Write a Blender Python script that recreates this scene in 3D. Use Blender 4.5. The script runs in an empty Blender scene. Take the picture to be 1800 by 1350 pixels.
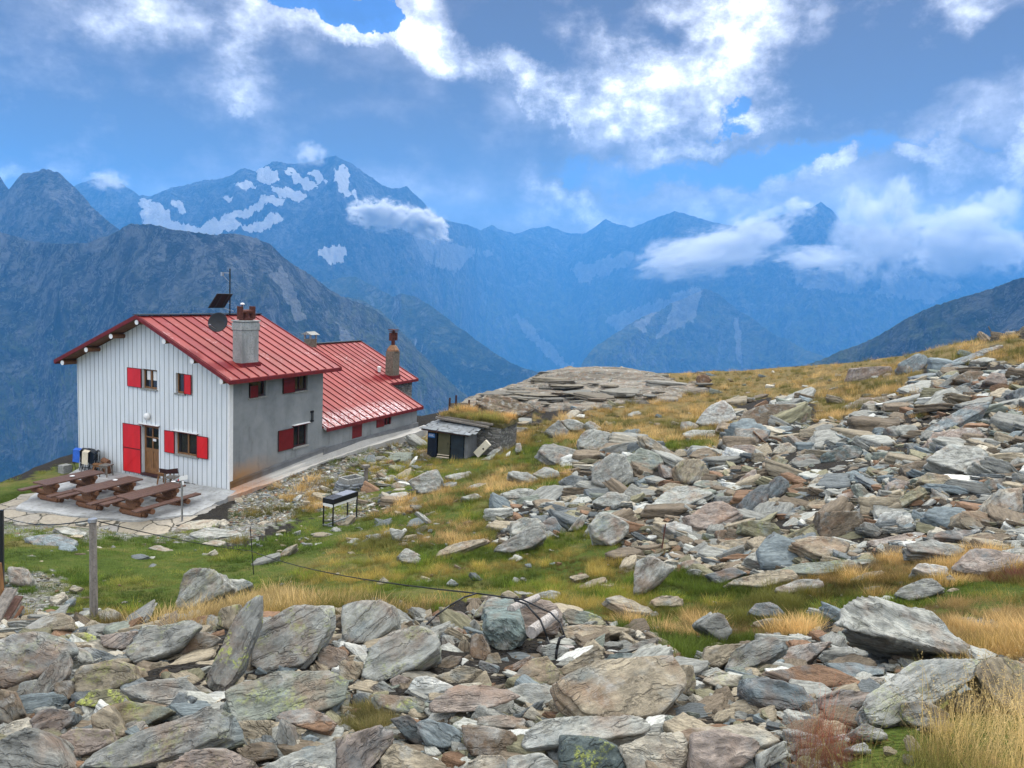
import bpy, bmesh, math, random
import numpy as np
from mathutils import Vector, Matrix
R = math.radians
SC = bpy.context.scene
COL = SC.collection

# ------------------------------------------------------------------ camera
FPX, PCX, PCY = 1350.0, 900.0, 675.0
_d1 = np.array([600, -135, FPX]); _d2 = np.array([-3120, -315, FPX])
_up = np.cross(_d1, _d2); _up /= np.linalg.norm(_up)
if _up[1] > 0: _up = -_up
_f = np.array([0, 0, 1.]); _Y = _f - (_f @ _up) * _up; _Y /= np.linalg.norm(_Y); _X = np.cross(_Y, _up)
MC = np.array([_X, _Y, _up])            # camera (x right, y down, z forward) -> world
cam_d = bpy.data.cameras.new('camera'); cam = bpy.data.objects.new('camera', cam_d); COL.objects.link(cam)
cam_d.sensor_width = 36; cam_d.lens = 36 * FPX / 1800; cam_d.clip_start = 0.1; cam_d.clip_end = 200000
_m = MC @ np.diag([1, -1, -1])
cam.matrix_world = Matrix([list(_m[0]) + [0], list(_m[1]) + [0], list(_m[2]) + [0], [0, 0, 0, 1]])
SC.camera = cam
def ray(px, py): return MC @ np.array([px - PCX, py - PCY, FPX])
def at(px, py, d): return ray(px, py) * (d / FPX)
def proj(P):
    c = np.asarray(P, float) @ MC
    return PCX + FPX * c[..., 0] / c[..., 2], PCY + FPX * c[..., 1] / c[..., 2], c[..., 2]
def azel(px, py):
    r = ray(px, py); r = r / np.linalg.norm(r); return math.atan2(r[0], r[1]), math.asin(r[2])

SUN_AZ, SUN_EL = R(22), R(44)
SC.view_settings.view_transform = 'Standard'; SC.view_settings.look = 'None'
SC.view_settings.exposure = 0.0; SC.view_settings.gamma = 1.0
SC.cycles.use_denoising = True
SC.cycles.max_bounces = 6; SC.cycles.diffuse_bounces = 2; SC.cycles.glossy_bounces = 2
SC.cycles.transparent_max_bounces = 12; SC.cycles.volume_bounces = 2; SC.cycles.volume_max_steps = 128
SC.cycles.caustics_reflective = False; SC.cycles.caustics_refractive = False
SC.cycles.use_adaptive_sampling = True; SC.cycles.adaptive_threshold = 0.015

# ------------------------------------------------------------------ node helper
class NT:
    def __init__(s, tree): s.t = tree; s.n = tree.nodes; s.l = tree.links
    def new(s, typ, **kw):
        nd = s.n.new(typ)
        for k, v in kw.items(): setattr(nd, k, v)
        return nd
    def put(s, sock, v):
        if v is None: return
        if isinstance(v, bpy.types.NodeSocket): s.l.new(v, sock)
        else:
            try: sock.default_value = v
            except Exception:
                sock.default_value = (*v, 1.0) if len(v) == 3 else v
    def math(s, op, a, b=None, c=None, clamp=False):
        nd = s.new('ShaderNodeMath', operation=op, use_clamp=clamp)
        s.put(nd.inputs[0], a); s.put(nd.inputs[1], b); s.put(nd.inputs[2], c); return nd.outputs[0]
    def vmath(s, op, a, b=None, scale=None):
        nd = s.new('ShaderNodeVectorMath', operation=op); s.put(nd.inputs[0], a); s.put(nd.inputs[1], b)
        if scale is not None: s.put(nd.inputs['Scale'], scale)
        return nd.outputs[0]
    def mix(s, f, a, b, blend='MIX'):
        nd = s.new('ShaderNodeMix', data_type='RGBA', blend_type=blend)
        s.put(nd.inputs[0], f); s.put(nd.inputs[6], a); s.put(nd.inputs[7], b); return nd.outputs[2]
    def noise(s, vec, scale, detail=4, rough=.55, dist=0.0, col=False, w=None):
        nd = s.new('ShaderNodeTexNoise')
        s.put(nd.inputs['Vector'], vec); s.put(nd.inputs['Scale'], scale); s.put(nd.inputs['Detail'], detail)
        s.put(nd.inputs['Roughness'], rough); s.put(nd.inputs['Distortion'], dist)
        return nd.outputs['Color' if col else 'Fac']
    def ramp(s, f, stops, interp='LINEAR'):
        nd = s.new('ShaderNodeValToRGB'); cr = nd.color_ramp; cr.interpolation = interp
        while len(cr.elements) < len(stops): cr.elements.new(0.5)
        for e, (p, c) in zip(cr.elements, stops):
            e.position = p; e.color = (*c, 1) if len(c) == 3 else c
        s.put(nd.inputs[0], f); return nd.outputs[0]
    def rng(s, f, a, b, c=0.0, d=1.0, smooth=False):
        nd = s.new('ShaderNodeMapRange', interpolation_type='SMOOTHSTEP' if smooth else 'LINEAR')
        s.put(nd.inputs[0], f)
        for i, v in enumerate((a, b, c, d)): nd.inputs[1 + i].default_value = v
        return nd.outputs[0]
    def mapping(s, vec, loc=(0, 0, 0), rot=(0, 0, 0), scale=(1, 1, 1), typ='POINT'):
        nd = s.new('ShaderNodeMapping', vector_type=typ); s.put(nd.inputs[0], vec)
        nd.inputs[1].default_value = loc; nd.inputs[2].default_value = rot; nd.inputs[3].default_value = scale
        return nd.outputs[0]
    def attr(s, name, out='Color', typ='GEOMETRY'):
        return s.new('ShaderNodeAttribute', attribute_name=name, attribute_type=typ).outputs[out]
def srgb(r, g, b):
    f = lambda c: (c / 255 / 12.92) if c <= 10 else ((c / 255 + .055) / 1.055) ** 2.4
    return (f(r), f(g), f(b))

# ------------------------------------------------------------------ world
W = bpy.data.worlds.new("World"); SC.world = W; W.use_nodes = True
def build_world():
    t = NT(W.node_tree); W.node_tree.nodes.clear()
    out = t.new('ShaderNodeOutputWorld')
    sky = t.new('ShaderNodeTexSky', sky_type='NISHITA'); sky.sun_disc = False
    sky.sun_elevation = SUN_EL; sky.sun_rotation = SUN_AZ; sky.altitude = 2300; sky.air_density = 1.2; sky.dust_density = 0.6
    g = t.new('ShaderNodeTexCoord').outputs['Generated']
    sep = t.new('ShaderNodeSeparateXYZ'); t.put(sep.inputs[0], g)
    az = t.math('ARCTAN2', sep.outputs[0], sep.outputs[1]); el = t.math('ARCSINE', sep.outputs[2])
    cb = t.new('ShaderNodeCombineXYZ'); t.put(cb.inputs[0], az); t.put(cb.inputs[1], el)
    p0 = cb.outputs[0]
    # domain warp: coarse + fine
    w1 = t.vmath('SCALE', t.vmath('SUBTRACT', t.noise(g, 5.0, 3, .5, col=True), (.5, .5, .5)), scale=0.16)
    w2 = t.vmath('SCALE', t.vmath('SUBTRACT', t.noise(g, 15.0, 7, .68, col=True), (.5, .5, .5)), scale=0.085)
    p = t.vmath('ADD', p0, t.vmath('ADD', w1, w2))
    psoft = t.vmath('ADD', p0, w1)
    def blobs(lst, pp):
        acc = None
        for (px, py, rx, ry, rot, wt) in lst:
            a, e = azel(px, py); k = 1 / 1350.0
            ce = math.cos(a) ** 2
            sx = rx * k * ce * 1.0; sy = ry * k * math.cos(a)
            v = t.mapping(pp, loc=(a, e, 0), rot=(0, 0, R(rot)), scale=(max(sx, .004), max(sy, .004), 1), typ='TEXTURE')
            gr = t.new('ShaderNodeTexGradient', gradient_type='SPHERICAL'); t.put(gr.inputs[0], v)
            q = t.math('MULTIPLY', gr.outputs['Fac'], wt)
            acc = q if acc is None else t.math('ADD', acc, q)
        return acc
    L = blobs(SKY_LIGHT, p)          # lit cloud edges
    D = blobs(SKY_DARK, psoft)       # shaded undersides
    B = blobs(SKY_BLUE, p)           # open sky
    n1 = t.noise(t.mapping(g, scale=(1, 1, 1.7)), 6.0, 7, .58)
    n2 = t.noise(t.mapping(g, scale=(1, 1, 1.5)), 15.0, 7, .6)
    n3 = t.noise(t.mapping(g, scale=(1, 1, 2.2)), 2.2, 4, .5)
    bil = t.math('MULTIPLY', t.math('ABSOLUTE', t.math('SUBTRACT', n2, .5)), 2.0)
    n4 = t.noise(t.mapping(g, scale=(1, 1, 1.3)), 34.0, 6, .65)
    lum = t.math('ADD', t.math('MULTIPLY', t.math('SUBTRACT', n1, .5), 2.3), .44)
    lum = t.math('ADD', lum, t.math('MULTIPLY', t.math('SUBTRACT', n2, .5), .6))
    lum = t.math('ADD', lum, t.math('MULTIPLY', t.math('SUBTRACT', n3, .5), .8))
    # overhead and behind the viewer an unseen added deck is brighter
    beh = t.rng(sep.outputs[1], .45, -.3, 0, 1); top = t.rng(sep.outputs[2], .42, .8, 0, 1)
    Lc = t.math('SUBTRACT', 1.0, t.math('POWER', .28, L))
    tex = t.math('ADD', t.math('MULTIPLY', n2, .6), t.math('MULTIPLY', n4, .4))
    Ls = t.math('MULTIPLY', Lc, t.rng(tex, .38, .60, .35, 1.25))
    lum = t.math('SUBTRACT', t.math('ADD', lum, Ls), t.math('MULTIPLY', D, t.rng(n1, .35, .65, 1.1, .75)))
    ccol = t.ramp(t.math('MULTIPLY', lum, .6), SKY_RAMP)
    # soft blue veil: the lower the sky, the more even and blue it is
    blue = t.ramp(t.rng(el, 0.0, .75, 0, 1), [(0, srgb(92, 140, 208)), (.35, srgb(80, 128, 200)), (.62, srgb(50, 110, 214)), (1, srgb(40, 95, 200))])
    cov = t.math('ADD', t.math('MULTIPLY', t.math('SUBTRACT', n3, .5), 1.0), 1.10)
    cov = t.math('ADD', cov, t.math('MULTIPLY', t.math('SUBTRACT', n1, .5), .7))
    cov = t.math('SUBTRACT', t.math('ADD', cov, t.math('MULTIPLY', Ls, 1.5)), t.math('MULTIPLY', B, 2.2))
    cov = t.math('ADD', cov, t.math('MULTIPLY', D, .8))
    cov = t.math('MULTIPLY', cov, t.rng(el, .02, .30, .72, 1.0))
    cov = t.rng(cov, .12, .62, 0, .97, smooth=True)
    col = t.mix(cov, blue, ccol)
    col = t.vmath('SCALE', col, scale=t.rng(lum, .5, 1.3, SKY_GAIN, 1.15))
    # overhead and behind the viewer: unseen bright fill, added to light the scene
    sky_fill = t.ramp(n1, [(.3, (.75, .78, .84)), (.5, (1.0, .99, .97)), (.7, (1.25, 1.20, 1.12))])
    sky_fill = t.vmath('SCALE', sky_fill, scale=t.math('MULTIPLY', SKY_FILL, t.rng(sep.outputs[2], .05, .75, .42, 1.75)))
    col = t.mix(t.math('MAXIMUM', beh, top), col, sky_fill)
    # a share of the physical sky keeps direction and tint of the light
    nish = t.vmath('SCALE', sky.outputs[0], scale=0.03)
    col = t.vmath('ADD', col, nish)
    bg = t.new('ShaderNodeBackground'); t.put(bg.inputs[0], col); bg.inputs[1].default_value = 1.0
    t.l.new(bg.outputs[0], out.inputs[0])
# px, py, rx, ry, tilt, weight on the photograph's sky, turned into azimuth / elevation
SKY_LIGHT = [
 (240,25,170,60,20,.8),(440,40,150,80,-30,1.0),(420,120,110,70,-20,.7),(340,150,110,50,0,.35),
 (560,60,90,34,-20,1.3),(650,88,90,26,-5,1.4),(745,100,80,34,-10,1.3),(830,112,80,34,-20,1.2),
 (900,150,90,34,-28,1.3),(970,182,90,36,-20,1.4),(1060,195,110,44,-5,1.5),(1160,195,110,52,0,1.6),(1240,205,80,34,15,1.3),
 (735,25,90,50,-30,1.2),(1010,70,90,60,-30,.9),(1080,150,120,60,-20,1.3),
 (1180,110,170,70,25,1.0),(1270,50,200,110,10,2.0),(1350,110,120,70,0,.9),
 (1330,178,110,24,8,1.1),(1390,170,60,40,0,1.2),(1480,200,120,28,-10,.7),
 (1610,25,150,110,30,2.4),(1560,20,70,50,0,1.6),(1680,60,170,70,20,.7),(1780,150,70,60,0,.9),(1560,215,160,26,0,.4),
 (15,172,45,26,0,1.1),(30,290,120,22,5,.9),(80,225,60,40,-30,.3),
 (430,165,40,24,0,.9), (120,40,200,60,25,.45),(60,130,120,50,-20,.4),(300,210,160,40,-25,.3),(500,200,90,60,-30,.3),(150,215,120,40,-20,.35),(100,250,90,30,20,.4),(880,200,160,60,-20,.25),(1120,250,160,30,0,.3),(700,300,140,40,-10,.2),(1600,240,240,40,0,.35),(1450,40,60,50,0,.6),(1700,130,120,30,15,.5),(1250,320,160,40,10,.3), (968,300,46,44,20,.8),(1000,325,60,40,-35,.7),(1060,352,70,34,-20,.8),(1110,372,70,26,-10,.5),(960,370,120,50,0,.4),(1470,290,48,24,0,.9),(1612,296,50,24,-15,.9),(1664,298,42,40,0,.9),(1730,300,60,26,0,.6),(1785,262,34,50,0,.9),(1790,320,30,30,0,.5),(1340,330,160,60,10,.25),(230,270,80,30,-30,.3),(130,90,130,80,30,.25)]
SKY_DARK = [
 (1470,95,170,150,10,1.3),(1600,150,300,100,5,1.0),(1720,110,160,80,0,.7),(1060,45,130,70,-20,1.0),(950,150,150,70,-30,.8),
 (1170,80,70,36,0,.6),(900,60,150,70,0,.7),(80,110,280,170,0,.5),(230,210,300,120,10,.5),(640,190,330,120,-10,.45),(420,230,340,110,0,.35),(20,210,170,70,0,.5),(700,260,300,80,0,.35),(350,60,60,40,0,.4),(560,130,150,50,-15,.5),(800,180,160,60,-15,.45),(1000,240,200,40,0,.3),(1760,60,80,40,0,.4)]
SKY_BLUE = [
 (590,30,150,44,-15,1.6),(690,60,90,40,-20,1.2),(480,5,60,26,0,.8),(1300,150,120,44,10,.9),(1290,190,60,26,0,.6),
 (1500,270,420,60,0,.5),(1020,260,260,70,0,.35),(1250,300,300,60,0,.3),(1380,240,200,40,0,.4)]
SKY_RAMP = [(0.0, (.10,.060,.035)), (.10, (.15,.10,.07)), (.22, (.26,.20,.165)), (.36, (.44,.38,.35)), (.52, (.68,.64,.63)), (.68, (.95,.92,.88)), (.85, (1.4,1.35,1.28))]
SKY_GAIN, SKY_FILL = .80, 1.6
build_world()
W.cycles.sampling_method = 'MANUAL'; W.cycles.sample_map_resolution = 512

sun_d = bpy.data.lights.new('sun', 'SUN'); sun = bpy.data.objects.new('sun', sun_d); COL.objects.link(sun)
sun_d.energy = 3.6; sun_d.angle = R(7); sun_d.color = (1, .95, .87)
_sd = Vector((math.sin(SUN_AZ) * math.cos(SUN_EL), math.cos(SUN_AZ) * math.cos(SUN_EL), math.sin(SUN_EL)))
sun.rotation_euler = _sd.to_track_quat('Z', 'Y').to_euler()

# ------------------------------------------------------------------ mesh + tag helpers
def tag(o, label=None, cat=None, group=None, kind=None):
    if label: o['label'] = label
    if cat: o['category'] = cat
    if group: o['group'] = group
    if kind: o['kind'] = kind
    return o
def mesh_np(name, V, Fa, mat=None, parent=None, smooth=False, attrs=None):
    """V (n,3); Fa (m,k) uniform faces"""
    me = bpy.data.meshes.new(name); V = np.asarray(V, np.float32); Fa = np.asarray(Fa, np.int32)
    me.vertices.add(len(V)); me.vertices.foreach_set('co', V.ravel())
    k = Fa.shape[1]; me.loops.add(Fa.size); me.loops.foreach_set('vertex_index', Fa.ravel())
    me.polygons.add(len(Fa)); me.polygons.foreach_set('loop_start', np.arange(0, Fa.size, k, dtype=np.int32))
    if smooth: me.polygons.foreach_set('use_smooth', np.ones(len(Fa), bool))
    if attrs:
        for an, A in attrs.items():
            A = np.asarray(A, np.float32)
            if A.ndim == 1:
                at_ = me.attributes.new(an, 'FLOAT', 'POINT'); at_.data.foreach_set('value', A)
            else:
                at_ = me.attributes.new(an, 'FLOAT_COLOR', 'POINT')
                if A.shape[1] == 3: A = np.c_[A, np.ones(len(A), np.float32)]
                at_.data.foreach_set('color', A.ravel())
    me.update(calc_edges=True)
    if mat: me.materials.append(mat)
    o = bpy.data.objects.new(name, me); COL.objects.link(o)
    if parent: o.parent = parent
    return o
def grid_faces(nu, nv):
    i = np.arange(nu * nv).reshape(nv, nu)
    return np.stack([i[:-1, :-1], i[:-1, 1:], i[1:, 1:], i[1:, :-1]], -1).reshape(-1, 4)

# ------------------------------------------------------------------ numpy noise
def _hash(ix, iy, iz, seed):
    h = (ix.astype(np.uint32) * np.uint32(374761393) + iy.astype(np.uint32) * np.uint32(668265263)
         + iz.astype(np.uint32) * np.uint32(2147483647) + np.uint32((seed * 974711 + 1013904223) & 0xffffffff))
    h = (h ^ (h >> np.uint32(13))) * np.uint32(1274126177)
    h = (h ^ (h >> np.uint32(16))) * np.uint32(2246822519)
    return ((h ^ (h >> np.uint32(15))) & np.uint32(0xffffff)).astype(np.float32) / 16777215.0
def vnoise(P, seed=0):
    P = np.asarray(P, np.float64)
    if P.shape[-1] == 2: P = np.concatenate([P, np.zeros(P.shape[:-1] + (1,))], -1)
    I = np.floor(P).astype(np.int64); f = P - I; f = f * f * f * (f * (f * 6 - 15) + 10)
    x, y, z = I[..., 0], I[..., 1], I[..., 2]; u, v, w = f[..., 0], f[..., 1], f[..., 2]
    def L(a, b, t): return a + (b - a) * t
    return L(L(L(_hash(x, y, z, seed), _hash(x + 1, y, z, seed), u), L(_hash(x, y + 1, z, seed), _hash(x + 1, y + 1, z, seed), u), v),
             L(L(_hash(x, y, z + 1, seed), _hash(x + 1, y, z + 1, seed), u), L(_hash(x, y + 1, z + 1, seed), _hash(x + 1, y + 1, z + 1, seed), u), v), w)
def fbm(P, octv=5, seed=0, gain=.5, lac=2.03, ridged=False):
    a, s, n = 1.0, 0.0, 0.0; P = np.asarray(P, np.float64)
    for o in range(octv):
        v = vnoise(P, seed + o * 17)
        v = (1 - np.abs(2 * v - 1)) if ridged else v
        s = s + a * v; n += a; a *= gain; P = P * lac + 11.3
    return s / n
# ------------------------------------------------------------------ near terrain (heights from surveyed points)
CTRL = [(100,1345,5.0),(500,1345,4.6),(900,1345,4.5),(1300,1345,4.3),(1750,1345,3.9),
(60,1180,7),(300,1180,6.6),(600,1180,6.5),(900,1180,6.6),(1200,1180,6.5),(1500,1200,6.2),(1780,1180,6),
(20,1080,9),(160,1090,8.6),(330,1085,8.8),(500,1080,9.0),(700,1075,9.5),(900,1120,8.2),(1100,1100,9.2),(1300,1100,9.3),(1560,1150,7.6),(1780,1100,8),
(30,1020,15.5),(160,1020,17),(300,1000,18.5),(450,1020,17),(600,1010,16),(750,1000,15.5),(900,1000,14.8),(1050,1010,13.2),(1200,1020,12.2),(1400,1020,11.6),(1600,1020,10.5),(1780,1020,10.0),
(30,930,23),(200,930,24),(400,930,24),(600,920,25),(750,920,22.5),(900,920,20.5),(1050,920,19),(1250,920,16.5),(1450,920,15),(1650,920,13.5),(1780,920,12.6),
(650,860,30.5),(760,850,30),(850,850,28),(1000,850,25.5),(1200,850,22.5),(1400,850,20),(1600,850,17.5),(1780,850,16),
(760,805,36.5),(850,800,36.5),(900,790,37),(1000,790,34),(1200,790,29),(1400,790,26),(1600,790,22.5),(1780,790,20),
(745,765,43),(900,745,45),(1000,740,45),(1200,740,40),(1400,740,34),(1600,740,28),(1780,730,25),
(850,700,56),(1000,700,54),(1200,700,52),(1400,700,44),(1600,690,38),(1780,680,32),
(1000,662,62),(1100,660,62),(1200,665,64),(1400,655,62),(1500,645,58),(1600,628,52),(1700,605,50),(1790,583,50),
(60,845,33),(0,875,30),(790,722,50),(745,732,48)]
CORNER = at(403, 861, 30)
HA = MC @ _d1; HA /= np.linalg.norm(HA); HB = np.array([-HA[1], HA[0], 0])
def H(b, a, z=0.0): return CORNER + HB * b + HA * a + np.array([0, 0, z])
_cp = [at(*c) for c in CTRL]
_cp += [H(0, 0, -.02), H(0, 5.7, .45), H(0, 14.4, .3), H(8.5, 0, -.45), H(4, 0, -.05), H(-1, 3, .22), H(-1, 14, .25), H(8.5, 14, -.2), H(4, 8, .2),
        H(5, -5, -.55), H(2, -5, -.4), H(-1, -5, -.35), H(5.5, -2.5, -.5), H(2, -2.5, -.2)]
_cp += [np.array(p, float) for p in [(-4.5, 11.5, -5.2), (-7, 12, -5.6), (-9, 11.5, -5.6), (-2, 11.8, -5.0), (-14, 16, -6.8), (-22, 22, -8.6),
        (-10, 5, -4.2), (-9, 2, -3.8), (0, 0.5, -2.2), (0, -6, -1.6), (8, 1, -1.6), (14, 6, -1.9), (-8, -3, -3.0), (22, 14, -1.6), (-16, 8, -6), (10, -6, -.6)]]
_cp = np.array(_cp)
def _phi(r2): return 0.5 * r2 * np.log(r2 + 1e-9)
def _tps(pts, z, lam=.15):
    n = len(pts); d2 = ((pts[:, None] - pts[None]) ** 2).sum(-1); K = _phi(d2) + lam * np.eye(n)
    Pm = np.c_[np.ones(n), pts]; A = np.zeros((n + 3, n + 3)); A[:n, :n] = K; A[:n, n:] = Pm; A[n:, :n] = Pm.T
    return np.linalg.solve(A, np.r_[z, np.zeros(3)])
# work in log-radius space so that near and far points weigh alike
def _warp(xy):
    r = np.hypot(xy[..., 0], xy[..., 1] + 3) + 1e-6; a = np.arctan2(xy[..., 0], xy[..., 1] + 3)
    return np.stack([a * 2.2, np.log(r) * 1.6], -1)
_wc = _warp(_cp[:, :2]); _cf = _tps(_wc, _cp[:, 2], .004)
def _edge(az):   # radius of the plateau's brink by azimuth
    return np.interp(az, EDGE[:, 0], EDGE[:, 1])
_ed = [(-200,860,29),(0,875,31),(60,845,34),(130,825,36),(400,780,52),(740,738,47),(800,722,50),(850,702,55),(900,690,58),(1000,662,64),(1150,655,65),(1250,662,68),(1400,652,66),(1500,642,62),(1600,625,56),(1700,600,53),(1790,580,53),(2100,560,50)]
EDGE = np.array([(math.atan2(*at(p[0], p[1], 1)[:2]), np.hypot(*at(*p)[:2])) for p in _ed])
def ground(x, y, detail=True):
    x = np.asarray(x, float); y = np.asarray(y, float); sh = x.shape
    xy = np.stack([x.ravel(), y.ravel()], -1)
    r = np.hypot(xy[:, 0], xy[:, 1]); az = np.arctan2(xy[:, 0], np.maximum(xy[:, 1], 1e-3) if False else xy[:, 1])
    er = _edge(az); k = np.minimum(1, er / np.maximum(r, 1e-6)); q = xy * k[:, None]
    w = _warp(q); z = np.empty(len(w))
    for s in range(0, len(w), 40000):
        ww = w[s:s + 40000]; d2 = ((ww[:, None] - _wc[None]) ** 2).sum(-1)
        z[s:s + 40000] = _phi(d2) @ _cf[:-3] + _cf[-3] + ww @ _cf[-2:]
    over = np.maximum(r - er, 0); z = z - np.where(over < 12, over * over * .035, 12 * 12 * .035 + (over - 12) * .62)
    return z.reshape(sh)
def g1(x, y): return float(ground(np.array([x]), np.array([y]))[0])
# pixel -> ground point (ray march)
_zt = None
def hit(px, py):
    r = ray(px, py); t = np.geomspace(2.0 / FPX, 95.0 / FPX, 700)
    P = r[None] * t[:, None]; gz = ground(P[:, 0], P[:, 1]); s = P[:, 2] - gz
    i = np.argmax(s < 0)
    if s[i] >= 0: i = len(t) - 1
    if i == 0: return P[0]
    f = s[i - 1] / (s[i - 1] - s[i]); return P[i - 1] * (1 - f) + P[i] * f

# ------------------------------------------------------------------ materials
def new_mat(name):
    m = bpy.data.materials.new(name); m.use_nodes = True; m.node_tree.nodes.clear(); t = NT(m.node_tree)
    out = t.new('ShaderNodeOutputMaterial'); b = t.new('ShaderNodeBsdfPrincipled'); t.l.new(b.outputs[0], out.inputs[0])
    return m, t, b
def bump(t, b, h, strength=.5, dist=.02, normal=None):
    nd = t.new('ShaderNodeBump'); t.put(nd.inputs['Height'], h); nd.inputs['Strength'].default_value = strength
    nd.inputs['Distance'].default_value = dist
    if normal: t.put(nd.inputs['Normal'], normal)
    if b: t.l.new(nd.outputs[0], b.inputs['Normal'])
    return nd.outputs[0]
def obc(t): return t.new('ShaderNodeTexCoord').outputs['Object']

def mat_mountain(name, kind, dk=1.0):
    m, t, b = new_mat(name); p = t.new('ShaderNodeNewGeometry').outputs['Position']; nrm = t.new('ShaderNodeNewGeometry').outputs['Normal']
    k = t.vmath('SCALE', p, scale=.001)
    kw = t.vmath('ADD', k, t.vmath('SCALE', t.vmath('SUBTRACT', t.noise(k, 5, 4, .6, col=True), (.5, .5, .5)), scale=.22))
    st = t.mapping(kw, scale=(1, 1, .62))
    n1 = t.noise(st, 2.6, 8, .66); n2 = t.noise(st, 17, 8, .72); n3 = t.noise(k, 70, 4, .7)
    rid = t.math('SUBTRACT', 1.0, t.math('MULTIPLY', t.math('ABSOLUTE', t.math('SUBTRACT', t.noise(t.mapping(kw, scale=(1, 1, .5)), 9, 7, .62), .5)), 7.0), clamp=True)
    rock = t.ramp(t.math('ADD', t.math('ADD', t.math('MULTIPLY', n1, .42), t.math('MULTIPLY', n2, .50)), t.math('MULTIPLY', rid, .09)), [(.36, (.02, .024, .03)), (.46, (.07, .075, .08)), (.53, (.19, .19, .19)), (.62, (.46, .46, .45))])
    rock = t.vmath('SCALE', rock, scale=dk)
    r2 = t.math('ABSOLUTE', t.math('SUBTRACT', t.noise(t.mapping(kw, loc=(3, 7, 1), scale=(1, 1, .45)), 15, 8, .68), .5))
    rock = t.mix(t.rng(r2, .022, .004, 0, .75), rock, t.vmath('SCALE', t.ramp(n3, [(.3, (.35, .35, .34)), (.7, (.62, .61, .58))]), scale=dk))
    r3 = t.math('ABSOLUTE', t.math('SUBTRACT', t.noise(t.mapping(kw, loc=(9, 2, 5), scale=(1, 1, .7)), 8, 8, .66), .5)); rock = t.mix(t.rng(r3, .03, .0, 0, .8), rock, (.006, .008, .01))
    sep = t.new('ShaderNodeSeparateXYZ'); t.put(sep.inputs[0], p)
    sn = t.new('ShaderNodeSeparateXYZ'); t.put(sn.inputs[0], nrm)
    z = t.math('ADD', sep.outputs[2], t.math('MULTIPLY', t.math('SUBTRACT', n1, .5), 900))
    grass = t.ramp(n2, [(.35, (.05, .075, .03)), (.6, (.14, .15, .06))])
    forest = t.ramp(n3, [(.35, (.008, .016, .012)), (.65, (.03, .05, .03))])
    flat = t.rng(sn.outputs[2], .45, .8)
    gz0, gz1, fz0, fz1 = kind
    c = t.mix(t.math('MULTIPLY', t.rng(z, gz0, gz1, 1, 0), flat), rock, grass)
    c = t.mix(t.math('MULTIPLY', t.rng(z, fz0, fz1, 1, 0), t.rng(n2, .50, .62, 1, .25)), c, forest)
    nb = t.math('MULTIPLY', t.math('SUBTRACT', t.math('ADD', t.math('MULTIPLY', n2, .6), t.math('MULTIPLY', n3, .4)), .5), 1.5)
    c = t.mix(t.math('MULTIPLY', t.rng(t.math('ADD', t.attr('scree', 'Fac'), nb), .42, .62), .6), c, t.ramp(n2, [(.3, (.22, .22, .22)), (.7, (.5, .5, .5))]))
    c = t.mix(t.rng(t.math('ADD', t.attr('snow', 'Fac'), nb), .46, .54), c, (.80, .80, .78))
    t.put(b.inputs['Base Color'], c); b.inputs['Roughness'].default_value = .95; b.inputs['Specular IOR Level'].default_value = .1
    bump(t, b, t.math('ADD', t.math('ADD', n2, t.math('MULTIPLY', rid, .35)), t.math('MULTIPLY', n3, .4)), 1.0, 110)
    return m

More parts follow.
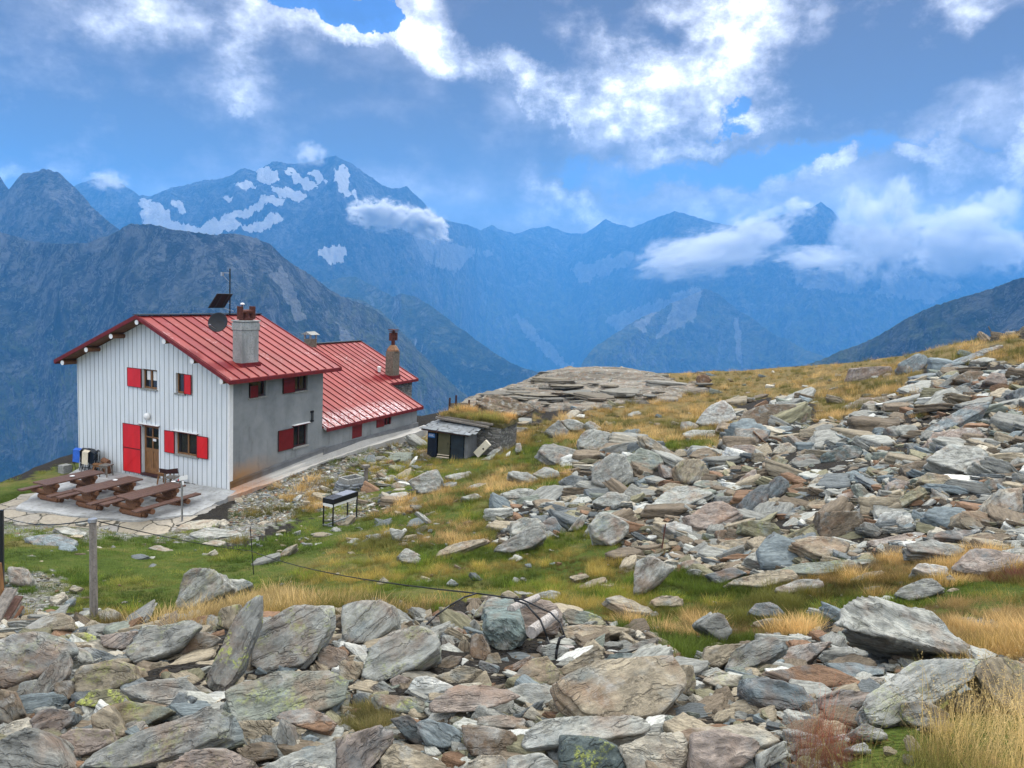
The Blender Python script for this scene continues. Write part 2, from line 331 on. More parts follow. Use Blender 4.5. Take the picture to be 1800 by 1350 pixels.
def inpoly(x, y, poly):
    c = np.zeros(x.shape, bool); n = len(poly)
    for i in range(n):
        x1, y1 = poly[i]; x2, y2 = poly[(i + 1) % n]
        if y1 == y2: continue
        c ^= ((y1 > y) != (y2 > y)) & (x < (x2 - x1) * (y - y1) / (y2 - y1) + x1)
    return c
def mountain(name, ridge, foot_z, run, mat, cols=700, rows=240, amp=140, seed=1, back=900, crest=12, snow=(), scree=(), fscale=1/900., power=1.15, lab=None):
    """ridge: (px,py,d) crest points; the face falls towards the viewer over `run` metres to foot_z, the back falls away."""
    r = np.array(ridge, float); xs = np.linspace(r[0, 0], r[-1, 0], cols)
    ys = np.interp(xs, r[:, 0], r[:, 1]); ds = np.interp(xs, r[:, 0], r[:, 2])
    rr = np.stack([ray(a, b_) for a, b_ in zip(xs, ys)]) * (ds / FPX)[:, None]
    jag = (fbm(np.c_[xs * .05, xs * 0], 4, seed + 5, .6) - .5) * crest * 2
    jag = jag + (fbm(np.c_[xs * .22, xs * 0 + 5], 3, seed + 15, .6) - .5) * crest * .9
    rr[:, 2] += jag
    hd = rr[:, :2] / np.linalg.norm(rr[:, :2], axis=1)[:, None]
    nb = 26
    tb = np.linspace(-1, 0, nb, endpoint=False); tf = np.linspace(0, 1, rows) ** 1.15; tt = np.r_[tb, tf]
    V = np.empty((len(tt), cols, 3)); fall = rr[:, 2] - foot_z
    for i, t_ in enumerate(tt):
        if t_ < 0:
            V[i, :, :2] = rr[:, :2] + hd * back * (-t_); V[i, :, 2] = rr[:, 2] - back * .8 * (-t_)
        else:
            V[i, :, :2] = rr[:, :2] - hd * run * t_; V[i, :, 2] = rr[:, 2] - fall * (1 - (1 - t_) ** power)
    t2 = np.abs(tt)[:, None] * np.ones(cols)
    tang = np.cumsum(np.r_[0, np.linalg.norm(np.diff(rr[:, :2], axis=0), axis=1)])[None] * np.ones((len(tt), 1))
    down = (t2 * run)
    q = np.stack([tang * fscale + .6 * fbm(np.stack([tang, down], -1) / 1500, 3, seed + 40), down * fscale * .38], -1)
    spur = fbm(q, 7, seed, .58, ridged=True) - .52
    big = fbm(np.stack([tang, down * .5], -1) / 2400., 3, seed + 9) - .5
    det = fbm(np.stack([V[..., 0], V[..., 1], V[..., 2] * .7], -1) / 160., 4, seed + 21, .6) - .5
    env = np.clip(t2 * 6, 0, 1) * np.where(tt[:, None] < 0, .4, 1)
    V[..., 2] += env * (spur * amp * 3.0 + big * amp * 2.4) + det * 70 * np.clip(t2 * 14, 0.05, 1)
    fine = fbm(np.stack([tang / 230. + 1.2 * spur, down / 420.], -1), 5, seed + 61, .6, ridged=True) - .5; V[..., 2] += env * fine * min(amp, 120) * 1.1
    V[..., :2] += (hd[None] * ((spur * amp * .9)[..., None])) * env[..., None]
    px, py, pd = proj(V.reshape(-1, 3)); wob = (fbm(np.c_[px, py] / 9., 4, seed + 3, .6) - .5) * 26
    wob2 = (fbm(np.c_[px, py] / 7., 4, seed + 8, .6) - .5) * 26
    sn = np.zeros(len(px)); sc = np.zeros(len(px))
    for pl in snow: sn[inpoly(px + wob, py + wob2 * .6, pl)] = 1
    for pl in scree: sc[inpoly(px + wob * .6, py + wob2, pl)] = .9
    def blur(a):
        a = a.reshape(len(tt), cols)
        for _ in range(4):
            b_ = np.pad(a, 1, mode='edge'); a = (b_[1:-1, 1:-1] * 2 + b_[:-2, 1:-1] + b_[2:, 1:-1] + b_[1:-1, :-2] + b_[1:-1, 2:]) / 6
        return a.ravel()
    sn = blur(sn); sc = blur(sc)
    o = mesh_np(name, V.reshape(-1, 3), grid_faces(cols, len(tt)), mat, None, True, {'snow': sn, 'scree': sc})
    return tag(o, kind='structure')
M_FAR = mat_mountain('rock_far', (-300, 250, -900, -350), .42); M_LEFT = mat_mountain('rock_left', (-350, 100, -760, -420), .48); M_FOREST = mat_mountain('rock_forest', (400, 500, -500, 50))
M_DARK = mat_mountain('rock_dark', (-150, 100, -400, -200), .38)
def w_(pts, d): return [(a, b_, d) for a, b_ in pts]
mountain('far_mountains', [(60,350,7400),(138,325,7300),(160,316,7200),(185,308,7200),(215,322,7200),(245,345,7000),(265,345,6900),(300,330,6800),(350,320,6800),(400,310,6700),(430,293,6700),(450,300,6700),(480,285,6600),(520,288,6600),(560,280,6600),(590,272,6500),(610,283,6600),(640,302,6700),(670,325,6800),(690,332,7000),(715,328,7100),(740,350,7300),(760,375,7500),(790,388,8000),(820,395,8500),(845,405,9500),(865,395,9900),(885,405,10100),(905,412,10300),(930,402,10300),(965,398,10500),(1000,410,10500),(1030,410,10300),(1065,385,10100),(1085,393,10100),(1110,400,9900),(1150,385,9500),(1185,372,8800),(1215,378,8700),(1250,390,8500),(1290,397,8400),(1330,392,8300),(1370,378,8200),(1400,370,8100),(1425,365,8000),(1443,355,8000),(1465,372,8000),(1485,395,8000),(1530,402,8000),(1590,402,8000),(1660,400,8000),(1750,412,7900),(1900,400,7800),(2100,420,7500)],
  -1500, 3400, M_FAR, cols=1100, rows=300, amp=170, seed=11, crest=14,
  snow=[[(248,350),(290,362),(300,385),(350,400),(400,380),(430,395),(350,425),(250,400)],[(350,398),(420,366),(425,378),(360,410)],[(415,375),(470,350),(465,365),(425,385)],[(430,398),(490,370),(500,385),(455,410),(435,408)],[(450,298),(480,295),(490,318),(465,325),(452,315)],[(500,290),(520,300),(560,330),(540,335),(515,318)],[(590,290),(608,292),(620,345),(605,350),(595,320)],[(555,440),(610,430),(600,460),(575,465)],[(470,320),(545,345),(520,358),(480,335)],[(300,352),(318,350),(330,372),(318,378)],[(405,322),(440,318),(452,330),(430,334)],[(455,338),(500,352),(490,366),(462,352)],[(620,330),(628,332),(640,372),(632,370)],[(545,300),(560,296),(575,318),(560,326)],[(380,350),(410,344),(400,356)]],
  scree=[[(720,400),(800,430),(870,440),(860,450),(830,450),(800,480),(760,470),(730,430)],[(1180,430),(1290,400),(1300,420),(1220,455),(1190,450)],[(1390,470),(1540,480),(1500,520),(1400,500)],[(1550,480),(1700,500),(1640,530),(1540,520)],[(900,552),(925,560),(950,590),(985,625),(1018,655),(1000,662),(960,628),(925,590)],[(1060,560),(1240,500),(1180,560),(1100,600)],[(1210,560),(1225,555),(1232,640),(1222,640)],[(1000,470),(1110,440),(1120,460),(1020,500)]])
mountain('side_valley_ridge', [(1000,705,5000),(1010,668,5100),(1024,636,5250),(1044,612,5400),(1075,590,5550),(1110,568,5700),(1160,544,5850),(1205,523,5950),(1240,507,6000),(1262,516,6000),(1300,546,5900),(1345,578,5700),(1400,608,5400),(1480,640,5100),(1560,690,4900)],
  -1500, 1900, M_FAR, cols=420, rows=200, amp=110, seed=31, back=1500, crest=14, scree=[[(900,552),(925,560),(950,590),(985,625),(1018,655),(1000,662),(960,628),(925,590)],[(1190,525),(1235,505),(1225,560),(1150,600)],[(1110,570),(1160,540),(1130,590)],[(1290,560),(1300,560),(1305,640),(1295,640)]])
mountain('forest_ridge', [(540,520,4900),(570,495,4900),(600,487,4900),(625,486,4900),(650,500,4800),(690,522,4600),(705,515,4400),(730,522,4400),(760,540,4300),(800,570,4200),(850,606,4100),(900,640,4000),(950,655,3900),(1010,690,3900)],
  -1500, 1700, M_FOREST, cols=400, rows=160, amp=70, seed=51, crest=6)
M_SPUR = mat_mountain('grassy_spur', (900, 1200, -1500, -700), 1.1)
mountain('meadow_spur', [(560,560,3500),(585,535,3500),(610,522,3500),(640,530,3450),(668,545,3400),(700,575,3350),(730,610,3300),(765,650,3250),(800,700,3200),(850,770,3150)], -1400, 1300, M_SPUR, cols=320, rows=160, amp=45, seed=131, crest=5)
mountain('left_far_peaks', [(-250,260,3900),(-100,300,3800),(0,310,3700),(15,332,3600),(40,304,3600),(75,298,3600),(105,302,3600),(118,318,3600),(135,332,3600),(160,362,3500),(185,384,3500),(205,400,3400),(240,420,3400),(300,470,3300)],
  -900, 1500, M_LEFT, cols=420, rows=160, amp=90, seed=71, crest=8)
mountain('left_mountain', [(-300,380,2500),(-100,390,2500),(0,408,2500),(60,425,2500),(110,430,2400),(150,428,2400),(190,415,2350),(215,400,2300),(230,393,2300),(265,393,2300),(300,402,2300),(340,409,2300),(370,412,2300),(410,410,2350),(450,417,2400),(475,430,2400),(500,455,2450),(540,478,2500),(570,502,2550),(600,520,2600),(640,536,2700),(670,552,2750),(720,600,2800),(790,670,2850),(860,730,2900)],
  -1250, 1450, M_LEFT, cols=900, rows=340, amp=75, seed=91, crest=5, fscale=1/420.,
  scree=[[(470,480),(500,470),(540,560),(520,570),(500,520)],[(590,560),(640,620),(680,700),(640,690),(600,610)]])
mountain('right_dark_ridge', [(1330,668,2400),(1380,655,2350),(1420,643,2300),(1480,616,2250),(1520,602,2200),(1560,580,2150),(1600,556,2100),(1640,537,2050),(1700,520,2000),(1760,500,1950),(1800,487,1900),(1900,450,1800),(2150,400,1700)],
  -900, 900, M_DARK, cols=420, rows=160, amp=50, seed=111, crest=5, fscale=1/500.)
mountain('valley_floor', [(-400,700,9000),(2200,700,9000)], -1900, 8500, M_FOREST, cols=60, rows=60, amp=10, seed=3, crest=2)

def out_mask(X, Y):
    e = np.hypot((X - 6.0) / 8.5, (Y - 56.5) / 8.0); f = np.hypot((X + 1.5) / 2.5, (Y - 53) / 2.2)
    w = (fbm(np.stack([X, Y], -1) / 2.5, 3, 401) - .5) * .5
    return np.clip((1.0 - np.minimum(e, f) + w) * 3.2, 0, 1)
def OUT_SINK(X, Y): return .35 * np.clip(out_mask(X, Y) * 3 - 2, 0, 1)
def build_ground():
    nu, nv = 620, 700
    a = np.linspace(R(-75), R(75), nu); r = np.r_[np.geomspace(.6, 75, nv - 60), np.geomspace(78, 1900, 60)]
    A, Rr = np.meshgrid(a, r); X = np.sin(A) * Rr; Y = np.cos(A) * Rr
    Z = ground(X, Y)
    P = np.stack([X, Y], -1)
    dn = fbm(P / 2.2, 5, 7) - .5; dn2 = fbm(P / .5, 4, 8) - .5
    flat = np.clip(np.hypot(X - CORNER[0] - 0, Y - CORNER[1]) / 1.0, 0, 1)
    ed = np.clip((Rr - _edge(A) + 4) / 4, 0, 1)
    amp = .12 + .35 * np.clip(1 - np.hypot((X + 2) / 30, (Y - 12) / 9), 0, 1) * 0
    hb = (P - CORNER[:2]) @ HB[:2]; ha = (P - CORNER[:2]) @ HA[:2]
    near_h = np.clip(np.maximum.reduce([hb - 10, -3.0 - hb, ha - 19, -9 - ha]) / 3.0, 0, 1)
    Z = Z + (dn * .28 * (.15 + .85 * near_h) + dn2 * .06) * np.clip(Rr / 6, .5, 1)
    for poly in ((-.9, 8.4, -5.0, .0), (-.95, .1, -1.0, 14.7), (-1.5, 6.5, -5.6, -3.6)):
        b0, b1, a0, a1 = poly; sd = np.minimum(np.minimum(hb - b0, b1 - hb), np.minimum(ha - a0, a1 - ha)); Z = Z - .32 * np.clip(sd / .35, 0, 1) * (1 if poly[3] < 10 or True else 0)
    Z = Z - OUT_SINK(X, Y)
    o = mesh_np('ground', np.stack([X, Y, Z], -1).reshape(-1, 3), grid_faces(nu, nv)[:, ::-1], None, None, True)
    return tag(o, kind='structure')
GROUND = build_ground()
m, t, b = new_mat('turf'); t.put(b.inputs['Base Color'], (.10, .12, .03)); GROUND.data.materials.append(m)

# ------------------------------------------------------------------ haze
def build_haze():
    bm = bmesh.new(); bmesh.ops.create_cube(bm, size=1)
    for v in bm.verts: v.co = Vector((v.co.x * 24000, v.co.y * 14600 + 4900, (v.co.z + .5) * 3380 - 2150))
    me = bpy.data.meshes.new('haze'); bm.to_mesh(me); bm.free(); o = bpy.data.objects.new('haze', me); COL.objects.link(o)
    m = bpy.data.materials.new('haze'); m.use_nodes = True; t = NT(m.node_tree); m.node_tree.nodes.clear()
    out = t.new('ShaderNodeOutputMaterial'); v = t.new('ShaderNodeVolumePrincipled'); t.l.new(v.outputs[0], out.inputs['Volume'])
    v.inputs['Color'].default_value = HAZE_COL; v.inputs['Density'].default_value = HAZE_D; v.inputs['Anisotropy'].default_value = 0
    me.materials.append(m); tag(o, kind='stuff'); return o
HAZE_COL = (.115, .455, 1.0, 1); HAZE_D = .98e-4
build_haze()
# ------------------------------------------------------------------ mesh builder
class MB:
    def __init__(s): s.v = []; s.f = []
    def add(s, V, Fc):
        n = len(s.v); s.v += [tuple(map(float, p)) for p in V]; s.f += [tuple(i + n for i in q) for q in Fc]; return s
    def box(s, a, b):
        (x0, y0, z0), (x1, y1, z1) = a, b
        if x0 > x1: x0, x1 = x1, x0
        if y0 > y1: y0, y1 = y1, y0
        if z0 > z1: z0, z1 = z1, z0
        return s.add([(x0,y0,z0),(x1,y0,z0),(x1,y1,z0),(x0,y1,z0),(x0,y0,z1),(x1,y0,z1),(x1,y1,z1),(x0,y1,z1)],
                     [(3,2,1,0),(4,5,6,7),(0,1,5,4),(1,2,6,5),(2,3,7,6),(3,0,4,7)])
    def bar(s, p, q, w, h, up=(0, 0, 1)):
        p = Vector(p); q = Vector(q); d = (q - p).normalized(); u = Vector(up); sd = d.cross(u)
        if sd.length < 1e-4: sd = d.cross(Vector((0, 1, 0)))
        sd.normalize(); u = sd.cross(d); V = []
        for c in (p, q):
            for i, j in ((-1, -1), (1, -1), (1, 1), (-1, 1)): V.append(c + sd * (w / 2 * i) + u * (h / 2 * j))
        return s.add(V, [(3,2,1,0),(4,5,6,7),(0,1,5,4),(1,2,6,5),(2,3,7,6),(3,0,4,7)])
    def tube(s, p, q, r, r2=None, n=10, caps=True, wob=0, rnd=None):
        p = Vector(p); q = Vector(q); r2 = r if r2 is None else r2; d = (q - p).normalized()
        a = d.orthogonal().normalized(); b_ = d.cross(a); V = []
        for c, rr in ((p, r), (q, r2)):
            for i in range(n):
                t_ = 2 * math.pi * i / n; k = 1 + (wob * (rnd.random() - .5) if rnd else 0); V.append(c + (a * math.cos(t_) + b_ * math.sin(t_)) * rr * k)
        Fc = [(i, (i + 1) % n, n + (i + 1) % n, n + i) for i in range(n)]
        if caps: Fc += [tuple(reversed(range(n))), tuple(range(n, 2 * n))]
        return s.add(V, Fc)
    def path(s, pts, r, n=6):
        for a, b_ in zip(pts[:-1], pts[1:]): s.tube(a, b_, r, n=n)
        return s
    def prism(s, poly, vec):
        """poly: planar 3D points; extruded by vec"""
        n = len(poly); v = Vector(vec); V = [Vector(p) for p in poly] + [Vector(p) + v for p in poly]
        Fc = [tuple(reversed(range(n))), tuple(range(n, 2 * n))] + [(i, (i + 1) % n, n + (i + 1) % n, n + i) for i in range(n)]
        return s.add(V, Fc)
    def lathe(s, c, prof, n=16):
        V = []; c = Vector(c)
        for (r, z) in prof:
            for i in range(n): V.append(c + Vector((r * math.cos(2 * math.pi * i / n), r * math.sin(2 * math.pi * i / n), z)))
        Fc = []
        for k in range(len(prof) - 1):
            for i in range(n): Fc.append((k * n + i, k * n + (i + 1) % n, (k + 1) * n + (i + 1) % n, (k + 1) * n + i))
        Fc += [tuple(reversed(range(n))), tuple(range((len(prof) - 1) * n, len(prof) * n))]
        return s.add(V, Fc)
    def build(s, name, mat, parent=None, bevel=0, smooth=False):
        me = bpy.data.meshes.new(name); me.from_pydata(s.v, [], s.f); me.update()
        bm = bmesh.new(); bm.from_mesh(me); bmesh.ops.recalc_face_normals(bm, faces=bm.faces)
        if bevel: bmesh.ops.bevel(bm, geom=bm.edges[:], offset=bevel, segments=1, affect='EDGES', clamp_overlap=True)
        if smooth:
            for f in bm.faces: f.smooth = True
        bm.to_mesh(me); bm.free()
        if mat: me.materials.append(mat)
        o = bpy.data.objects.new(name, me); COL.objects.link(o)
        if parent: o.parent = parent
        return o
def empty(name, M_, label, cat, group=None):
    o = bpy.data.objects.new(name, None); COL.objects.link(o); o.matrix_world = M_; o.empty_display_size = .2
    return tag(o, label, cat, group)
def frame(P, xd=None, rz=None):
    if rz is not None: return Matrix.Translation(Vector(P)) @ Matrix.Rotation(rz, 4, 'Z')
    x = Vector(xd); y = Vector((0, 0, 1)).cross(x)
    return Matrix(((x.x, y.x, 0, P[0]), (x.y, y.y, 0, P[1]), (x.z, y.z, 1, P[2]), (0, 0, 0, 1)))
HRZ = math.atan2(-HB[1], -HB[0])                   # local x = -b, local y = a
HF = Matrix.Translation(Vector(CORNER)) @ Matrix.Rotation(HRZ, 4, 'Z')

# ------------------------------------------------------------------ hut materials
def mat_basic(name, col, rough=.8, metal=0, nscale=6, var=.25, bumps=.15, dist=.01, streak=None, spec=.3, dirt=None):
    m, t, b = new_mat(name); p = obc(t)
    if streak: p2 = t.mapping(p, scale=streak)
    else: p2 = p
    n = t.noise(p2, nscale, 6, .6); n2 = t.noise(p, nscale * 5, 4, .6)
    dk = tuple(c * (1 - var) for c in col); lt = tuple(min(1, c * (1 + var)) for c in col)
    c = t.ramp(n, [(.32, dk), (.68, lt)])
    if dirt: c = t.mix(t.rng(n2, .5, .75), c, dirt)
    t.put(b.inputs['Base Color'], c); b.inputs['Roughness'].default_value = rough; b.inputs['Metallic'].default_value = metal
    b.inputs['Specular IOR Level'].default_value = spec
    if bumps: bump(t, b, t.math('ADD', n, t.math('MULTIPLY', n2, .5)), bumps, dist)
    return m
def mat_roof(name, seed):
    m, t, b = new_mat(name); p = obc(t); q = t.mapping(p, loc=(seed, 0, 0))
    n = t.noise(q, .9, 5, .6); n2 = t.noise(t.mapping(q, scale=(1, 3.0, 1)), 6, 6, .7); n3 = t.noise(q, 40, 3, .6)
    sep = t.new('ShaderNodeSeparateXYZ'); t.put(sep.inputs[0], p)
    pan = t.new('ShaderNodeTexWhiteNoise', noise_dimensions='1D'); t.put(pan.inputs['W'], t.math('FLOOR', t.math('DIVIDE', t.math('ADD', sep.outputs[1], .6), .53)))
    c = t.ramp(n, [(.3, (.16, .010, .014)), (.7, (.25, .024, .028))])
    c = t.mix(t.rng(pan.outputs['Value'], 0, 1, 0, .25), c, (.36, .10, .06))
    worn = t.math('MULTIPLY', t.rng(n2, .56, .62), t.rng(t.noise(q, .55, 3, .6), .5, .62))
    c = t.mix(t.math('MULTIPLY', worn, .6), c, (.60, .52, .52))
    if seed:   # paint lost near the low end of the annexe eave
        lo = t.math('MULTIPLY', t.rng(sep.outputs[1], 8.6, 6.6), t.rng(sep.outputs[0], -1.3, -.2))
        c = t.mix(t.math('MULTIPLY', t.rng(lo, .35, .8), t.rng(n2, .48, .58)), c, (.60, .55, .56))
    t.put(b.inputs['Base Color'], c); t.put(b.inputs['Roughness'], t.rng(n2, .3, .7, .42, .6)); b.inputs['Specular IOR Level'].default_value = .12 if seed else .25
    bump(t, b, t.math('ADD', n2, n3), .12, .01)
    return m
def mat_render_wall(stain=1.0, nm='cement_render'):
    m, t, b = new_mat(nm); p = obc(t); n = t.noise(p, 1.1, 7, .62); n2 = t.noise(p, 14, 5, .65); n3 = t.noise(t.mapping(p, scale=(1, 1, .25)), 3.0, 5, .6)
    c = t.ramp(n, [(.3, (.17, .185, .19)), (.7, (.27, .285, .285))])
    c = t.mix(t.rng(n3, .58, .7, 0, .5), c, (.13, .14, .14))
    sep = t.new('ShaderNodeSeparateXYZ'); t.put(sep.inputs[0], p)
    st = t.math('MULTIPLY', t.rng(t.math('ADD', sep.outputs[2], t.math('MULTIPLY', n, -.9)), .7, -.05), t.rng(sep.outputs[1], 3.2, .6))
    c = t.mix(t.math('MULTIPLY', st, .85 * stain), c, (.34, .17, .05))
    cr = t.math('ABSOLUTE', t.math('SUBTRACT', t.noise(p, 1.7, 6, .6), .5)); crack = t.math('MULTIPLY', t.rng(cr, .006, 0), t.rng(n3, .5, .6))
    c = t.mix(t.math('MULTIPLY', crack, .6), c, (.07, .07, .07))
    t.put(b.inputs['Base Color'], c); b.inputs['Roughness'].default_value = .92; bump(t, b, n2, .35, .012); return m
def mat_clad():
    m, t, b = new_mat('white_cladding'); p = obc(t); n = t.noise(t.mapping(p, scale=(3, 1, .5)), 2.5, 5, .6)
    sep = t.new('ShaderNodeSeparateXYZ'); t.put(sep.inputs[0], p)
    wn = t.new('ShaderNodeTexWhiteNoise', noise_dimensions='1D'); t.put(wn.inputs['W'], t.math('FLOOR', t.math('DIVIDE', sep.outputs[0], .252)))
    c = t.ramp(n, [(.3, (.62, .66, .67)), (.7, (.74, .77, .78))]); c = t.mix(t.math('MULTIPLY', wn.outputs['Value'], .3), c, (.60, .62, .62))
    low = t.rng(t.math('ADD', sep.outputs[2], t.math('MULTIPLY', n, .5)), .35, -.1); c = t.mix(t.math('MULTIPLY', low, .35), c, (.35, .33, .28))
    t.put(b.inputs['Base Color'], c); b.inputs['Roughness'].default_value = .5; return m
MT = {
 'clad': mat_clad(), 'render': mat_render_wall(), 'render_low': mat_render_wall(0, 'cement_render_low'), 'roof': mat_roof('red_sheet_roof', 0), 'roof2': mat_roof('red_sheet_roof_worn', 5),
 'seam': mat_basic('dark_seam', (.035, .04, .045), .8, bumps=0), 'fascia': mat_basic('dark_red_fascia', (.15, .018, .02), .6, var=.3, spec=.2),
 'shutter': mat_basic('red_shutter_paint', (.62, .012, .015), .45, nscale=4, var=.10, streak=(1, 1, .2), spec=.4),
 'shutter_dark': mat_basic('dark_red_shutter', (.13, .006, .008), .5, nscale=5, var=.2),  # deeper red than the front shutters, for side wall and annexe
 'wood': mat_basic('varnished_wood', (.22, .11, .045), .5, nscale=8, var=.35, streak=(3, 3, .5)),
 'logwood': mat_basic('stained_log', (.16, .075, .038), .75, nscale=7, var=.4, bumps=.4, streak=(2.5, .5, 3)),
 'tabletop': mat_basic('reddish_table_planks', (.105, .055, .038), .6, nscale=5, var=.35, bumps=.25, streak=(7, .6, 3), dirt=(.20, .12, .10)),
 'grey_wood': mat_basic('weathered_wood', (.19, .17, .145), .9, nscale=9, var=.4, bumps=.6, streak=(3, 3, .35), dirt=(.10, .09, .08)),
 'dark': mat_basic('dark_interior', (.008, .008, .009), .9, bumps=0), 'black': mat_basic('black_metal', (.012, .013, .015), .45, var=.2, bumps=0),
 'rust': mat_basic('rusty_metal', (.075, .022, .016), .8, nscale=12, var=.5, bumps=.4, dirt=(.16, .06, .03)),
 'rusty_top': mat_basic('rusty_cone', (.24, .13, .07), .8, nscale=10, var=.4, bumps=.4, dirt=(.12, .06, .03)),
 'chimney': mat_basic('grey_chimney_render', (.30, .31, .30), .9, nscale=3, var=.3, bumps=.4, streak=(1, 1, .3), dirt=(.17, .18, .17)),
 'chimney2': mat_basic('brown_stone_chimney', (.17, .145, .11), .95, nscale=12, var=.45, bumps=.8, dist=.03, dirt=(.07, .06, .05)),
 'white': mat_basic('white_paint', (.75, .75, .73), .5, var=.05, bumps=0), 'cream': mat_basic('cream_fabric', (.62, .54, .40), .9, var=.12, nscale=10),
 'blue': mat_basic('blue_fabric', (.03, .12, .50), .8, var=.2, nscale=8), 'steel': mat_basic('galvanised_steel', (.42, .43, .44), .35, .8, nscale=10, var=.2, bumps=0),
 'concrete': mat_basic('pale_concrete', (.36, .365, .355), .9, nscale=1.4, var=.32, bumps=.4, dirt=(.22, .215, .19)),
 'plinth': mat_basic('dark_grey_plinth', (.14, .145, .15), .85, nscale=2.5, var=.25, bumps=.25),
 'sill': mat_basic('stone_sill', (.26, .26, .24), .9, nscale=14, var=.3), 'frame': mat_basic('dark_window_frame', (.05, .02, .018), .6),
}
def mat_plinth():
    m, t, b = new_mat('stained_plinth'); p = obc(t); n = t.noise(p, 2.5, 6, .6); sep = t.new('ShaderNodeSeparateXYZ'); t.put(sep.inputs[0], p)
    c = t.ramp(n, [(.3, (.115, .12, .125)), (.7, (.17, .175, .18))]); st = t.rng(t.math('ADD', sep.outputs[1], t.math('MULTIPLY', n, 1.6)), 3.2, 1.2)
    c = t.mix(t.math('MULTIPLY', st, .9), c, (.17, .085, .02)); t.put(b.inputs['Base Color'], c); b.inputs['Roughness'].default_value = .85; bump(t, b, n, .25, .01); return m
def mat_masonry(name, cols, scale=3.5, flat=2.6):
    m, t, b = new_mat(name); p = obc(t); w = t.vmath('ADD', p, t.vmath('SCALE', t.noise(p, 3, 3, .5, col=True), scale=.08))
    q = t.mapping(w, scale=(1, 1, flat)); vo = t.new('ShaderNodeTexVoronoi'); vo.feature = 'F1'; t.put(vo.inputs['Vector'], q); t.put(vo.inputs['Scale'], scale)
    ve = t.new('ShaderNodeTexVoronoi'); ve.feature = 'DISTANCE_TO_EDGE'; t.put(ve.inputs['Vector'], q); t.put(ve.inputs['Scale'], scale)
    c = t.ramp(vo.outputs['Color'], [(.2, cols[0]), (.5, cols[1]), (.8, cols[2])]); c = t.mix(t.rng(t.noise(p, 20, 5, .6), .45, .7, 0, .5), c, (.07, .07, .065))
    c = t.mix(t.rng(ve.outputs['Distance'], .06, 0), c, (.03, .03, .028)); t.put(b.inputs['Base Color'], c); b.inputs['Roughness'].default_value = .95
    bump(t, b, t.math('MINIMUM', ve.outputs['Distance'], .12), 1.0, .25); return m
MT['plinth_s'] = mat_plinth()
MT['masonry'] = mat_masonry('rubble_masonry', [(.12, .115, .10), (.20, .19, .17), (.28, .27, .25)])
def mat_glass():
    m, t, b = new_mat('window_glass'); b.inputs['Base Color'].default_value = (.012, .014, .016, 1); b.inputs['Roughness'].default_value = .08; b.inputs['Specular IOR Level'].default_value = .6; return m
MT['glass'] = mat_glass()

def wall_quads(mb, org, U, V_, N, u0, u1, top, bot, holes, reveal=.18):
    """vertical wall in the plane org + U*u + V_*z; top/bot functions of u; holes (u0,u1,z0,z1) get reveals going in along -N"""
    P = lambda u, z, d=0: tuple(Vector(org) + Vector(U) * u + Vector(V_) * z - Vector(N) * d)
    ks = sorted({u0, u1} | {h[0] for h in holes} | {h[1] for h in holes} | set(getattr(top, 'breaks', ())))
    for a, b_ in zip(ks[:-1], ks[1:]):
        mid = (a + b_) / 2; hs = sorted([h for h in holes if h[0] < mid < h[1]], key=lambda h: h[2]); z = None
        for h in hs + [None]:
            if h is None: lo = (bot(a), bot(b_)) if z is None else (z, z); hi = (top(a), top(b_))
            else: lo = (bot(a), bot(b_)) if z is None else (z, z); hi = (h[2], h[2]); z = h[3]
            if hi[0] - lo[0] > 1e-3 or hi[1] - lo[1] > 1e-3: mb.add([P(a, lo[0]), P(b_, lo[1]), P(b_, hi[1]), P(a, hi[0])], [(0, 1, 2, 3)])
    for (a, b_, z0, z1) in holes:
        for (p, q) in (((a, z0), (b_, z0)), ((b_, z0), (b_, z1)), ((b_, z1), (a, z1)), ((a, z1), (a, z0))):
            mb.add([P(*p), P(*q), P(*q, reveal), P(*p, reveal)], [(0, 1, 2, 3)])

